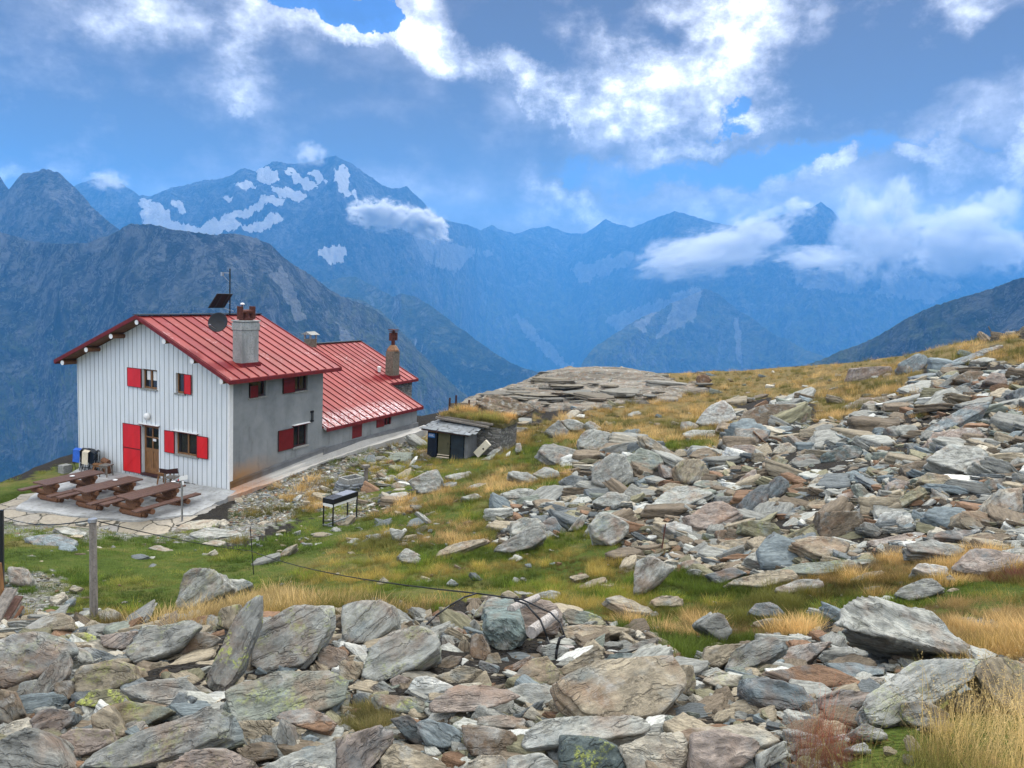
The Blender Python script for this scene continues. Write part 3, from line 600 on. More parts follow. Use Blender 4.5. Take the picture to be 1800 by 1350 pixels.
# ------------------------------------------------------------------ the two-storey hut
HW, HL, EZ, RZ = 8.52, 5.72, 4.42, 6.56
RB = 4.22
def X(b_): return -b_
def build_hut():
    r = empty('mountain_hut', HF, 'two-storey mountain hut with white seamed gable front, red shutters and red metal roof', 'hut')
    k = (RZ - EZ) / (RB + .55)
    topz = lambda b_: RZ - .16 - k * abs(b_ - RB)
    tf = lambda u: topz(u); tf.breaks = (RB,)
    op = [(3.82, 4.65, 3.57, 4.37), (2.31, 2.80, 3.55, 4.36), (3.75, 4.70, 0.0, 2.05), (1.64, 2.83, 1.07, 1.98)]
    mb = MB(); wall_quads(mb, (0, 0, 0), (-1, 0, 0), (0, 0, 1), (0, -1, 0), 0, HW, tf, lambda u: -.9, op)
    front = mb.build('front_wall', MT['clad'], r)
    mb = MB(); b_ = .14
    while b_ < HW:
        segs = [(-.9, topz(b_) - .0)]
        for h in op:
            if h[0] - .02 < b_ < h[1] + .02:
                segs = [q for (a, c) in segs for q in ((a, min(c, h[2])), (max(a, h[3]), c)) if q[1] - q[0] > .05]
        for a, c in segs: mb.box((X(b_) - .007, -.006, a), (X(b_) + .007, 0, c))
        b_ += .252
    mb.build('seams', MT['seam'], front)
    mb = MB(); mb.box((.028, -.03, -.3), (-.06, -.001, 4.2)); mb.box((.03, -.001, -.3), (.001, .16, 4.2)); mb.build('corner_trim', MT['white'], r)
    sop = [(1.03, 1.99, 3.5, 4.2), (3.0, 4.64, 3.48, 4.25), (3.71, 4.69, 1.02, 1.98)]
    mb = MB(); c4 = lambda u: topz(0)
    wall_quads(mb, (0, 0, 0), (0, 1, 0), (0, 0, 1), (1, 0, 0), 0, HL, c4, lambda u: -.3, sop); mb.build('side_wall', MT['render'], r)
    mb = MB(); wall_quads(mb, (0, HL, 0), (-1, 0, 0), (0, 0, 1), (0, 1, 0), 0, HW, tf, lambda u: -.3, []); mb.build('back_wall', MT['render'], r)
    mb = MB(); wall_quads(mb, (X(HW), 0, 0), (0, 1, 0), (0, 0, 1), (-1, 0, 0), 0, HL, lambda u: topz(HW), lambda u: -1.5, []); mb.build('far_side_wall', MT['render'], r)
    mb = MB(); mb.prism([(.0, .0, -.4), (.0, 5.9, -.2), (.0, 5.9, .74), (.0, 0.0, .32)], (.07, 0, 0)); mb.prism([(.071, 0.0, .245), (.071, 5.9, .665), (.071, 5.9, .71), (.071, 0.0, .29)], (.03, 0, 0)); mb.build('plinth', MT['plinth_s'], r)
    mb = MB(); mb.box((-.3, .35, .8), (-HW + .3, .36, 4)); mb.box((-.35, .4, .8), (-.36, HL - .2, 4.1)); mb.build('dark_backing', MT['dark'], r)  # near-black sheets behind the windows stand in for the unlit rooms
    # windows
    def window(holes, fr, side=False, mull=1, glass=True, name='window', curtain=False, sill=True):
        a, b2, z0, z1 = holes
        def B3(u, z, d):  # u along wall, d inward
            return (-d, u, z) if side else (-u, d, z)
        def bx(mb, u0, u1, za, zb, da, db): p = B3(u0, za, da); q = B3(u1, zb, db); mb.box(p, q)
        mb = MB(); f = .055
        bx(mb, a, a + f, z0, z1, .10, .16); bx(mb, b2 - f, b2, z0, z1, .10, .16); bx(mb, a + f, b2 - f, z1 - f, z1, .10, .16); bx(mb, a + f, b2 - f, z0, z0 + f * 1.3, .10, .16)
        for i in range(mull):
            c = a + (b2 - a) * (i + 1) / (mull + 1); bx(mb, c - .035, c + .035, z0 + f * 1.3, z1 - f, .095, .155)
        w = mb.build(name, fr, r)
        mb = MB(); bx(mb, a + f, b2 - f, z0 + f, z1 - f, .13, .14); mb.build('pane', MT['glass'], w)
        if sill:
            mb = MB(); bx(mb, a - .05, b2 + .05, z0 - .05, z0 + .004, -.06, .099); mb.build('sill', MT['sill'], w)
        if curtain:
            mb = MB()
            for c, s_ in ((a + (b2 - a) * .30, .09), (a + (b2 - a) * .72, .09)): bx(mb, c - s_, c + s_, z1 - .45, z1 - .08, .122, .127)
            mb.build('curtain', MT['white'], w)
        return w
    def shutter(u0, u1, z0, z1, side=False, mat='shutter', panels=1, name='shutter', brace=True, off=.03):
        mb = MB()
        def bx(ua, ub, za, zb, da, db):
            p = (da, ua, za) if side else (-ua, -da, za); q = (db, ub, zb) if side else (-ub, -db, zb); mb.box(p, q)
        hs = (z1 - z0) / panels
        for i in range(panels):
            a = z0 + hs * i; c = a + hs - (.012 if panels > 1 else 0)
            bx(u0, u1, a, c, off, off + .03)
        o = mb.build(name, MT[mat], r)
        bmb = MB()
        for i in range(panels):
            a = z0 + hs * i; c = a + hs - (.012 if panels > 1 else 0)
            p = (off + .031, u0 + .05, a + .05) if side else (-(u1 - .05), -(off + .031), a + .05); q = (off + .031, u1 - .05, c - .05) if side else (-(u0 + .05), -(off + .031), c - .05)
            if brace: bmb.bar(p, q, .035, .008, up=(1, 0, 0) if side else (0, 1, 0))
        if brace: bmb.build('brace', MT[mat], o)
        mb = MB(); fr = .016
        for i in range(panels):
            a = z0 + hs * i; c = a + hs - (.012 if panels > 1 else 0)
            for q in ((u0 - .002, u0 + fr, a, c), (u1 - fr, u1 + .002, a, c), (u0 + fr, u1 - fr, c - fr, c + .002), (u0 + fr, u1 - fr, a - .002, a + fr)): bx(*q, off - .002, off + .038)
        mb.build('shutter_frame', MT['fascia'] if mat == 'shutter' else MT['frame'], o)
        return o
    w = window(op[0], MT['wood'], curtain=True); tag(w)
    window(op[1], MT['wood'], mull=0); window(op[3], MT['wood'])
    shutter(4.66, 5.44, 3.58, 4.36); shutter(1.93, 2.30, 3.56, 4.35); shutter(2.84, 3.38, 1.08, 1.98); shutter(1.06, 1.63, 1.08, 1.96)
    shutter(4.72, 5.74, -.02, 2.02, panels=2, name='door_shutter')
    window(sop[0], MT['frame'], side=True, mull=0); window((3.75, 4.64, 3.48, 4.25), MT['frame'], side=True, mull=1); window(sop[2], MT['frame'], side=True, mull=1)
    shutter(1.04, 1.5, 3.50, 4.0, True, 'shutter_dark'); shutter(3.0, 3.74, 3.48, 4.22, True, 'shutter_dark'); shutter(2.74, 3.69, 1.04, 1.93, True, 'shutter_dark')
    # door leaf
    mb = MB(); f = .09; z0, z1, a, c = .03, 2.03, 3.76, 4.69; bx = lambda u0, u1, za, zb, da, db: mb.box((-u0, da, za), (-u1, db, zb))
    bx(a, a + f, z0, z1, .12, .17); bx(c - f, c, z0, z1, .12, .17); bx(a + f, c - f, z1 - f, z1, .12, .17); bx(a + f, c - f, z0, z0 + .22, .12, .17); bx(a + f, c - f, .95, 1.08, .12, .17)
    bx(a + f, c - f, z0 + .22, .95, .135, .155); bx((a + c) / 2 - .03, (a + c) / 2 + .03, z0 + .2, z1 - f, .115, .17); bx(a + f, c - f, 1.52, 1.57, .12, .16)
    d = mb.build('door', MT['wood'], r)
    mb = MB(); bx(a + f, c - f, 1.08, z1 - f, .145, .15); mb.build('pane', MT['glass'], d)
    mb = MB(); bx(4.02, 4.20, 1.40, 1.50, .105, .114); mb.build('door_notice', MT['white'], d)
    mb = MB(); mb.box((-a - .06, .09, 1.0), (-a - .09, .12, 1.1)); mb.build('handle', MT['black'], d)
    mb = MB(); mb.box((-3.70, -.06, -.06), (-4.74, .12, .03)); mb.build('doorstep', MT['frame'], r)
    for (u0, u1, z, side) in ((3.70, 4.78, 2.09, 0), (1.60, 2.9, 2.02, 0), (3.66, 4.72, 2.02, 1)):
        mb = MB(); mb.box(*(((0, u0, z - .035), (.10, u1, z + .0)) if side else ((-u0, -.10, z - .035), (-u1, 0, z)))); o = mb.build('lintel_board', MT['fascia'], r)
        mb = MB(); mb.box(*(((0, u0 - .02, z + .002), (.12, u1 + .02, z + .03)) if side else ((-u0 + .02, -.12, z + .002), (-u1 - .02, 0, z + .03)))); mb.build('drip_cap', MT['white'], o)
    mb = MB(); mb.lathe((0, 0, 0), [(.02, 0), (.15, .0), (.15, .05), (.135, .09), (.09, .135), (.0, .15)], 18); o = mb.build('wall_lamp', MT['white'], r, smooth=True); o.matrix_local = Matrix.Translation((-4.34, -.02, 2.43)) @ Matrix.Rotation(R(90), 4, 'X')
    mb = MB(); mb.box((0, 4.86, 2.02), (.07, 5.03, 2.10)); mb.box((0, 4.86, 2.43), (.07, 5.03, 2.52)); mb.tube((.05, 4.9, 2.06), (.05, 4.9, 2.48), .02); mb.tube((.05, 4.99, 2.06), (.05, 4.99, 2.48), .02); mb.build('wall_bracket', MT['black'], r)
    # roof
    def slab(sgn, b_e):
        mb = MB(); a0, a1 = -.62, 6.25; th = .10
        p = lambda b_, a, dz: (-b_, a, RZ - k * abs(b_ - RB) + dz)
        q0 = RB; mb.prism([p(q0, a0, -.10), p(b_e, a0, -.10), p(b_e, a0, 0), p(q0, a0, 0)], (0, a1 - a0, 0))
        return mb
    rf = slab(1, -.56).build('roof', MT['roof'], r)
    ro = slab(-1, 9.02).build('roof_far_slope', MT['roof'], r)
    mbx = MB(); n = 14
    for i in range(n):
        a = -.60 + 6.83 * i / (n - 1)
        mbx.bar((-(RB - .06), a + .016, RZ - k * .06 + .014), (.56, a + .016, EZ + .016), .034, .05)
    mbx.build('roof_seams', MT['fascia'], rf)
    mb = MB(); mb.bar((-RB, -.66, RZ + .035), (-RB, 6.28, RZ + .035), .34, .03); mb.build('ridge_cap', MT['seam'], rf)
    for be in (-.6, 9.06):
        mb = MB(); z = RZ - k * abs(be - RB)
        y0 = -.66; mb.prism([(-RB, y0, RZ - .13), (-be, y0, z - .13), (-be, y0, z + .03), (-RB, y0, RZ + .03)], (0, .035, 0)); mb.build('bargeboard', MT['fascia'], rf); mb = MB()
        mb.prism([(-RB, 6.26, RZ - .14), (-be, 6.26, z - .14), (-be, 6.26, z + .03), (-RB, 6.26, RZ + .03)], (0, .03, 0)); mb.build('bargeboard', MT['fascia'], rf)
        mb = MB(); s = 1 if be < 0 else -1; mb.box((-be - .035 * s, -.62, z - .15), (-be + .005 * s, 6.26, z + .0)); mb.build('eave_fascia', MT['fascia'], rf)
    mb = MB()
    for sg, be in ((1, -.5), (-1, 8.95)): mb.prism([(-RB, -.6, RZ - .112), (-be, -.6, RZ - .112 - k * abs(be - RB)), (-be, -.6, RZ - .13 - k * abs(be - RB)), (-RB, -.6, RZ - .13)], (0, 6.8, 0))
    mb.build('soffit', MT['logwood'], rf)
    for i in range(-3, 4):
        b_ = RB + 1.46 * i; z = RZ - k * abs(b_ - RB) - .27; mb = MB(); mb.tube((-b_, -.60, z), (-b_, .1, z), .095, n=16); o = mb.build('purlin', MT['logwood'], r)
        mb = MB(); mb.tube((-b_, -.615, z), (-b_, -.601, z), .10, n=16); mb.build('purlin_end', MT['white'], o)
    # chimney
    zc = lambda b_: RZ - k * abs(b_ - RB)
    cb0, cb1, ca0, ca1, ct = .19, .66, .84, 1.78, 6.52
    mb = MB(); mb.box((-cb0, ca0, 4.6), (-cb1, ca1, ct)); mb.box((-cb0 + .03, ca0 - .03, ct - .33), (-cb1 - .03, ca1 + .03, ct - .05)); mb.box((-cb0 + .05, ca0 - .05, ct), (-cb1 - .05, ca1 + .05, ct + .05)); ch = mb.build('chimney', MT['chimney'], rf, bevel=.006)
    mb = MB(); mb.box((-cb0 + .06, ca0 - .07, zc(.19) - .15), (-cb1 - .06, ca1 + .08, zc(.19) + .14)); mb.build('flashing', MT['fascia'], rf)
    mb = MB(); mb.box((-.25, 1.1, ct + .05), (-.6, 1.5, ct + .14)); mb.tube((-.42, 1.31, ct + .1), (-.42, 1.31, ct + .42), .11, n=12); mb.tube((-.42, .98, ct + .38), (-.42, 1.66, ct + .38), .095, n=12)
    mb.tube((-.42, .98, ct + .1), (-.42, .98, ct + .6), .12, n=12); mb.tube((-.42, 1.66, ct + .1), (-.42, 1.66, ct + .6), .12, n=12); mb.bar((-.2, .80, ct + .10), (-.2, 1.5, ct + .10), .03, .03); mb.build('cowl', MT['rust'], ch)
    return r, k
HUT, HK = build_hut()

def build_dish():
    M_ = HF @ Matrix.Translation((-1.35, .80, 6.42)); r = empty('satellite_dish', M_, 'black round satellite dish on an arm fixed to the big grey chimney', 'satellite dish')
    mb = MB(); mb.lathe((0, 0, 0), [(.001, 0), (.14, .006), (.27, .03), (.37, .065), (.40, .08), (.40, .088), (.37, .078), (.25, .04), (.001, .012)], 28)
    o = mb.build('reflector', MT['black'], r, smooth=True)
    dirv = Vector((.30, -.88, .30)); o.matrix_local = dirv.to_track_quat('Z', 'Y').to_matrix().to_4x4()
    mb = MB(); mb.tube((0, .03, -.03), (.7, .12, -.14), .018); mb.tube((0, -.02, -.3), (-.1, -.38, -.08), .01); mb.build('arm', MT['steel'], r)
    mb = MB(); mb.tube((-.1, -.42, -.08), (-.09, -.34, -.08), .03); mb.build('receiver', MT['steel'], r)
build_dish()
def build_mast():
    M_ = HF @ Matrix.Translation((-4.2, 4.36, 6.5)); r = empty('antenna_mast', M_, 'thin dark antenna mast with a tilted solar panel standing on the hut roof ridge', 'antenna mast')
    mb = MB(); mb.tube((0, 0, 0), (0, 0, 2.12), .035, .028); mb.build('pole', MT['black'], r)
    mb = MB(); mb.bar((0, 0, 1.92), (-.22, -.2, 1.92), .03, .03); mb.box((-.26, -.3, 1.78), (-.16, -.2, 1.94)); mb.tube((-.2, -.22, 1.8), (-.02, 0, 1.5), .008); mb.build('antenna_head', MT['steel'], r)
    A4 = [Vector((-.15, -1.15, .36)), Vector((-.15, -.22, .36)), Vector((.10, .05, 1.0)), Vector((.10, -.88, 1.0))]; nn = (A4[1] - A4[0]).cross(A4[2] - A4[1]).normalized() * .035
    mb = MB(); mb.prism(A4, nn); pn = mb.build('solar_panel', MT['black'], r)
    mb = MB(); mb.bar(A4[0] * .66 + A4[1] * .34 + nn * 1.2, A4[3] * .66 + A4[2] * .34 + nn * 1.2, .05, .02); mb.bar(A4[0] * .2 + A4[1] * .8 + nn * 1.2, A4[3] * .2 + A4[2] * .8 + nn * 1.2, .05, .02); mb.build('rail', MT['seam'], pn)
    mb = MB(); mb.bar((-.3, -.5, .46), (.02, -.02, .25), .03, .03); mb.bar((0, 0, .55), (-.15, -.3, .66), .03, .03); mb.bar((-.15, .1, .25), (.3, -.1, .22), .04, .06); mb.build('bracket', MT['steel'], r)
    M2 = HF @ Matrix.Translation((-5.0, 6.0, 6.1)); r2 = empty('beacon', M2, 'short pole with a white dome on the far slope of the hut roof', 'beacon')
    mb = MB(); mb.tube((0, 0, 0), (0, 0, .85), .022); mb.build('pole', MT['black'], r2); mb = MB(); mb.lathe((0, 0, .85), [(.02, 0), (.11, .02), (.10, .06), (.05, .10), (.0, .11)], 14); mb.build('dome', MT['white'], r2, smooth=True)
build_mast()

# ------------------------------------------------------------------ the low annexe
def build_annex():
    r = empty('annexe_building', HF @ Matrix.Translation((0, 5.72, 0)), 'low grey annexe with a worn red metal roof, joined behind the taller hut', 'building')
    Y0 = 5.72; k = .47; z0 = 1.62; rb = 6.3; rz = z0 + k * (rb + .22)
    zt = lambda b_: rz - k * abs(b_ - rb)
    aL, aF = 14.32, 17.55
    op = [(8.04, 8.87, .74, 1.46), (10.12, 11.5, 1.0, 1.49)]
    wy = 14.1
    mb = MB(); wall_quads(mb, (0, -Y0, 0), (0, 1, 0), (0, 0, 1), (1, 0, 0), Y0 + .0, wy, lambda u: zt(0) - .1, lambda u: -.3, op, .12); mb.build('side_wall', MT['render_low'], r)
    mb = MB(); wall_quads(mb, (0, wy - Y0, 0), (-1, 0, 0), (0, 0, 1), (0, 1, 0), 0, 2.3, lambda u: zt(u) - .1, lambda u: -.5, []); wall_quads(mb, (-2.3, -Y0, 0), (0, 1, 0), (0, 0, 1), (1, 0, 0), wy, 17.3, lambda u: zt(2.3) - .1, lambda u: -.8, [])
    tf = lambda u: zt(u) - .1; tf.breaks = (rb,)
    wall_quads(mb, (0, 17.3 - Y0, 0), (-1, 0, 0), (0, 0, 1), (0, 1, 0), 2.3, 10.5, tf, lambda u: -1, []); wall_quads(mb, (-10.5, -Y0, 0), (0, 1, 0), (0, 0, 1), (-1, 0, 0), Y0, 17.3, lambda u: zt(10.5) - .1, lambda u: -2, [])
    mb.build('stone_wall', MT['masonry'], r)
    mb = MB(); mb.prism([(.002, .0, -.3), (.002, wy - Y0 + .05, -.2), (.002, wy - Y0 + .05, .72), (.002, .0, .66)], (.09, 0, 0)); mb.build('plinth', MT['plinth'], r)
    mb = MB(); mb.box((.0, 8.05 - Y0, .75), (-.06, 8.86 - Y0, 1.45)); mb.build('shutter', MT['shutter_dark'], r)
    mb = MB(); mb.box((.04, 10.12 - Y0, .99), (.0, 10.8 - Y0, 1.48)); mb.build('shutter', MT['shutter_dark'], r)
    mb = MB(); mb.box((-.08, 10.13 - Y0, 1.0), (-.1, 11.5 - Y0, 1.49)); w = mb.build('window', MT['glass'], r); mb = MB(); mb.box((-.03, 10.8 - Y0, 1.0), (-.08, 10.86 - Y0, 1.49)); mb.box((-.03, 11.1 - Y0, 1.0), (-.08, 11.16 - Y0, 1.49)); mb.box((-.03, 11.43 - Y0, 1.0), (-.08, 11.49 - Y0, 1.49)); mb.build('window_frame', MT['shutter_dark'], w)
    P = lambda b_, a, dz=0: (-b_, a - Y0, zt(b_) + dz)
    mb = MB()
    mb.prism([P(rb, Y0 + .01, -.1), P(2.05, Y0 + .01, -.1), P(2.05, Y0 + .01), P(rb, Y0 + .01)], (0, aF - Y0, 0)); mb.prism([P(2.05, Y0 + .01, -.1), P(-.24, Y0 + .01, -.1), P(-.24, Y0 + .01), P(2.05, Y0 + .01)], (0, aL - Y0, 0))
    mb.prism([P(rb, Y0 + .01, -.1), P(11, Y0 + .01, -.1), P(11, Y0 + .01), P(rb, Y0 + .01)], (0, aF - Y0, 0)); rf = mb.build('roof', MT['roof2'], r)
    mb = MB(); a = Y0 + .1
    while a < aF: 
        be = -.24 if a < aL else 2.05
        mb.bar(P(rb - .05, a, .02), P(be, a, .02), .03, .05); mb.bar(P(rb + .05, a, .02), P(11, a, .02), .03, .05); a += .53
    mb.build('roof_seams', MT['fascia'], rf)
    mb = MB(); mb.bar(P(rb, Y0 + .05, .03), P(rb, aF + .03, .03), .3, .03); mb.build('ridge_cap', MT['seam'], rf)
    mb = MB(); mb.box((.23, .02, zt(-.24) - .15), (.26, aL - Y0 + .03, zt(-.24) + .01)); mb.box((-2.05, aL - Y0, zt(2.05) - .14), (-2.01, aF - Y0, zt(2.05) + .01))
    for a, b0, b1 in ((aF, 2.03, rb), (aL, -.26, 2.03)):
        mb.prism([P(b1, a + .012, -.13), P(b0, a + .012, -.13), P(b0, a + .012, .03), P(b1, a + .012, .03)], (0, .03, 0))
    mb.build('eave_fascia', MT['fascia'], rf)
    # tall stone chimney
    a0, a1, b0, b1 = 15.25, 15.95, 2.38, 2.9; zt_ = 4.42
    mb = MB(); mb.box((-b0, a0 - Y0, 2.6), (-b1, a1 - Y0, zt_)); ch = mb.build('chimney', MT['chimney2'], rf, bevel=.015)
    c = Vector((-(b0 + b1) / 2, (a0 + a1) / 2 - Y0, zt_))
    mb = MB(); mb.lathe(c, [(.36, 0), (.35, .10), (.22, .28), (.14, .36)], 10); mb.build('chimney_cap', MT['rusty_top'], ch)
    mb = MB(); mb.tube(c + Vector((0, 0, .3)), c + Vector((0, 0, 1.15)), .11); mb.tube(c + Vector((0, -.26, .62)), c + Vector((0, -.26, 1.08)), .11); mb.tube(c + Vector((0, .26, .62)), c + Vector((0, .26, 1.08)), .11); mb.tube(c + Vector((0, -.26, .82)), c + Vector((0, .26, .82)), .08)
    mb.box(c + Vector((-.22, -.22, 1.22)), c + Vector((.22, .22, 1.27))); mb.tube(c + Vector((0, 0, 1.1)), c + Vector((0, 0, 1.24)), .05); mb.box(c + Vector((-.12, -.3, 1.14)), c + Vector((.12, .3, 1.17))); mb.build('cowl', MT['rust'], ch)
    mb = MB(); mb.box((-b0 + .05, a0 - Y0 - .06, zt(2.38) - .05), (-b1 - .05, a1 - Y0 + .06, zt(2.38) + .18)); mb.build('flashing', MT['fascia'], rf)
    mb = MB(); mb.lathe((-3.15, 15.0 - Y0, zt(3.15)), [(.09, 0), (.09, .16), (.12, .2), (.12, .3), (0, .33)], 12); mb.build('vent', MT['white'], rf)
    # small chimney with its own stone roof, near the hut
    u, v = 6.2, 12.6
    mb = MB(); mb.box((-u + .22, v - Y0 - .28, 4.2), (-u - .22, v - Y0 + .28, 5.0)); ch = mb.build('chimney', MT['chimney2'], rf)
    for s_ in (-1, 1):
        for q in (-1, 1): mb = MB(); mb.box((-u + .2 * s_ - .035, v - Y0 + .24 * q - .035, 5.0), (-u + .2 * s_ + .035, v - Y0 + .24 * q + .035, 5.25)); mb.build('post', MT['chimney'], ch)
    mb = MB(); mb.prism([(-u - .36, v - Y0 - .38, 5.25), (-u + .36, v - Y0 - .38, 5.25), (-u, v - Y0 - .38, 5.42)], (0, .76, 0)); mb.build('chimney_roof', MT['sill'], ch)
    return r
build_annex()
# ------------------------------------------------------------------ terrace, paths
def strip_mesh(name, pts, mat, lift=.03, thick=.12, n=14, kind='structure'):
    """flat slab following given (b,a,z) outline in the hut frame"""
    mb = MB(); mb.prism([(-b_, a, z) for b_, a, z in pts], (0, 0, -thick)); o = mb.build(name, mat, None); o.matrix_world = HF
    return tag(o, kind=kind)
def mat_paving():
    m, t, b = new_mat('crazy_paving'); p = obc(t); w = t.vmath('ADD', p, t.vmath('SCALE', t.noise(p, 2, 4, .5, col=True), scale=.35))
    vo = t.new('ShaderNodeTexVoronoi'); t.put(vo.inputs['Vector'], w); t.put(vo.inputs['Scale'], 1.1)
    ve = t.new('ShaderNodeTexVoronoi'); ve.feature = 'DISTANCE_TO_EDGE'; t.put(ve.inputs['Vector'], w); t.put(ve.inputs['Scale'], 1.1)
    c = t.ramp(vo.outputs['Color'], [(.2, (.30, .26, .19)), (.5, (.38, .33, .25)), (.8, (.26, .25, .23))])
    c = t.mix(t.rng(t.noise(p, 9, 6, .65), .45, .7, 0, .6), c, (.16, .14, .11)); c = t.mix(t.rng(ve.outputs['Distance'], .035, .01), c, (.05, .045, .03))
    t.put(b.inputs['Base Color'], c); b.inputs['Roughness'].default_value = .95; bump(t, b, t.math('MINIMUM', ve.outputs['Distance'], .06), .8, .1); return m
PAVE = mat_paving()
def mat_walk():
    m, t, b = new_mat('stained_concrete_path'); p = obc(t); n = t.noise(p, 1.3, 6, .6); n2 = t.noise(p, 18, 5, .65); sep = t.new('ShaderNodeSeparateXYZ'); t.put(sep.inputs[0], p)
    c = t.ramp(n, [(.3, (.33, .32, .29)), (.7, (.44, .43, .40))]); c = t.mix(t.rng(n2, .5, .75, 0, .5), c, (.22, .21, .19))
    st = t.math('MULTIPLY', t.rng(t.math('ADD', sep.outputs[1], t.math('MULTIPLY', n, 2.4)), 3.6, 1.6), t.rng(sep.outputs[1], -.9, -.1)); c = t.mix(t.math('MULTIPLY', st, t.rng(n2, .35, .55, .4, .9)), c, (.42, .20, .09))
    t.put(b.inputs['Base Color'], c); b.inputs['Roughness'].default_value = .92; bump(t, b, t.math('ADD', n, n2), .35, .015); return m
WALKM = mat_walk()
_r4 = random.Random(4)
def wob_line(pts, n, amp):
    out = []
    for (p, q) in zip(pts[:-1], pts[1:]):
        for i in range(n):
            f = i / n; out.append(tuple(p[k] + (q[k] - p[k]) * f + (_r4.uniform(-amp, amp) if k < 2 and i else 0) for k in range(3)))
    out.append(pts[-1]); return out
edge = wob_line([(6.6, -3.2, -.36), (5.0, -5.1, -.29), (2.6, -4.7, -.27), (.4, -4.05, -.24), (-.9, -2.7, -.17), (-.55, -.6, -.05)], 6, .06)
strip_mesh('terrace', [(8.5, .0, -.42), (8.4, -1.2, -.42)][:0] + [(8.3, -.005, -.20)] + edge + [(-.35, -.005, .02)], MT['concrete'], thick=.5)
pav = wob_line([(7.0, -3.6, -.44), (5.4, -5.9, -.42), (3.0, -6.1, -.44), (1.0, -5.6, -.44), (-.9, -4.5, -.40), (-2.6, -3.2, -.30), (-2.2, -1.8, -.20)], 6, .14)
strip_mesh('paving', [(6.4, -3.0, -.37)] + pav + [(-.7, -1.4, -.13), (-.7, -2.4, -.16), (2, -4.0, -.25)], PAVE, thick=.5)
walk = wob_line([(-.55, -.7, -.04), (-.95, 1.5, .16), (-1.0, 4.0, .36), (-1.05, 7.0, .52), (-1.0, 11.0, .50), (-.7, 14.8, .46)], 8, .05)
strip_mesh('path', [(-.072, .0, .05), (-.35, -.005, .0)] + walk + [(.0, 14.9, .46), (-.095, 14.2, .47), (-.095, 9, .56), (-.072, 5.8, .50)], WALKM, thick=.6)

# ------------------------------------------------------------------ picnic tables
def build_table(ref):
    r = empty('picnic_table', Matrix.Identity(4), None, 'picnic table', 'log picnic tables on the terrace')
    L = 2.38; w = .80; rnd = random.Random(5)
    mb = MB()
    for i in range(4): x = -w / 2 + w * (i + .5) / 4; mb.box((x - w / 8 + .004, -L / 2 + rnd.uniform(-.02, .03), .70), (x + w / 8 - .004, L / 2 + rnd.uniform(-.02, .02), .755))
    mb.build('table_top', MT['tabletop'], r, bevel=.008)
    for s in (-1, 1):
        mb = MB(); mb.box((s * .78 - .14, -1.42, .40), (s * .78 + .14, 1.42, .46)); mb.build('bench', MT['tabletop'], r, bevel=.012)
    for s in (-1, 1):
        y = s * .78; t_ = empty('trestle', Matrix.Translation((0, y, 0)), None, None); t_.parent = r; del t_
    for o in list(r.children):
        if o.type == 'EMPTY': bpy.data.objects.remove(o)
    for s in (-1, 1):
        y = s * .78; mb = MB()
        mb.tube((-.48, y, .10), (.48, y, .10), .115, n=10); mb.tube((-.95, y, .30), (.95, y, .30), .10, n=10)
        mb.tube((-.28, y, .49), (.28, y, .49), .11, n=10); mb.tube((-.42, y, .62), (.42, y, .62), .085, n=10); mb.box((-.22, y - .1, .36), (.22, y + .1, .66))
        mb.tube((-.62, y - .0, .12), (-.5, y, .12), .09, n=10); mb.tube((.5, y, .12), (.62, y, .12), .09, n=10)
        mb.build('trestle', MT['logwood'], r, bevel=.006)
    return r
_tb = build_table(0)
def copy_tree(o, parent=None):
    c = o.copy(); COL.objects.link(c); c.parent = parent
    for ch in list(o.children): copy_tree(ch, c)
    return c
def hpos(b_, a, z): return HF @ Vector((-b_, a, z))
for i, (b_, a, z, lab) in enumerate([(.86, -2.88, -.26, 'brown log picnic table nearest the side corner of the hut, behind the signpost'), (2.87, -3.05, -.28, 'brown log picnic table in the middle, between two others, in front of the door'),
        (4.88, -3.1, -.30, 'worn log picnic table farthest left, beside the stacked chairs, at the grassy edge')]):
    o = _tb if i == 0 else copy_tree(_tb)
    o.matrix_world = Matrix.Translation(hpos(b_, a, z)) @ Matrix.Rotation(HRZ, 4, 'Z'); o['label'] = lab
def simple(name, mbs, lab, cat, M_, group=None):
    r = empty(name, M_, lab, cat, group)
    for nm, mb, mt in mbs: mb.build(nm, MT[mt], r)
    return r
# ashtrays / cups
for (px, py, lab) in ((305, 847.5, 'small white dish on the right-hand picnic table'), (202.5, 845, 'small white dish on the middle picnic table'), (127, 838, 'small white dish on the left-hand picnic table')):
    rr = ray(px, py); zt_ = CORNER[2] + .46; P = rr * (zt_ / rr[2]) if rr[2] else rr
    zt_ = CORNER[2] + {305: .495, 202.5: .475, 127: .455}[px]; P = rr * (zt_ / rr[2])
    mb = MB(); mb.lathe(tuple(P + np.array([0, 0, .003])), [(.05, 0), (.09, .03), (.085, .035), (.05, .012), (.001, .012)], 12); tag(mb.build('dish', MT['white'], None), lab, 'dish', 'dishes on the tables')
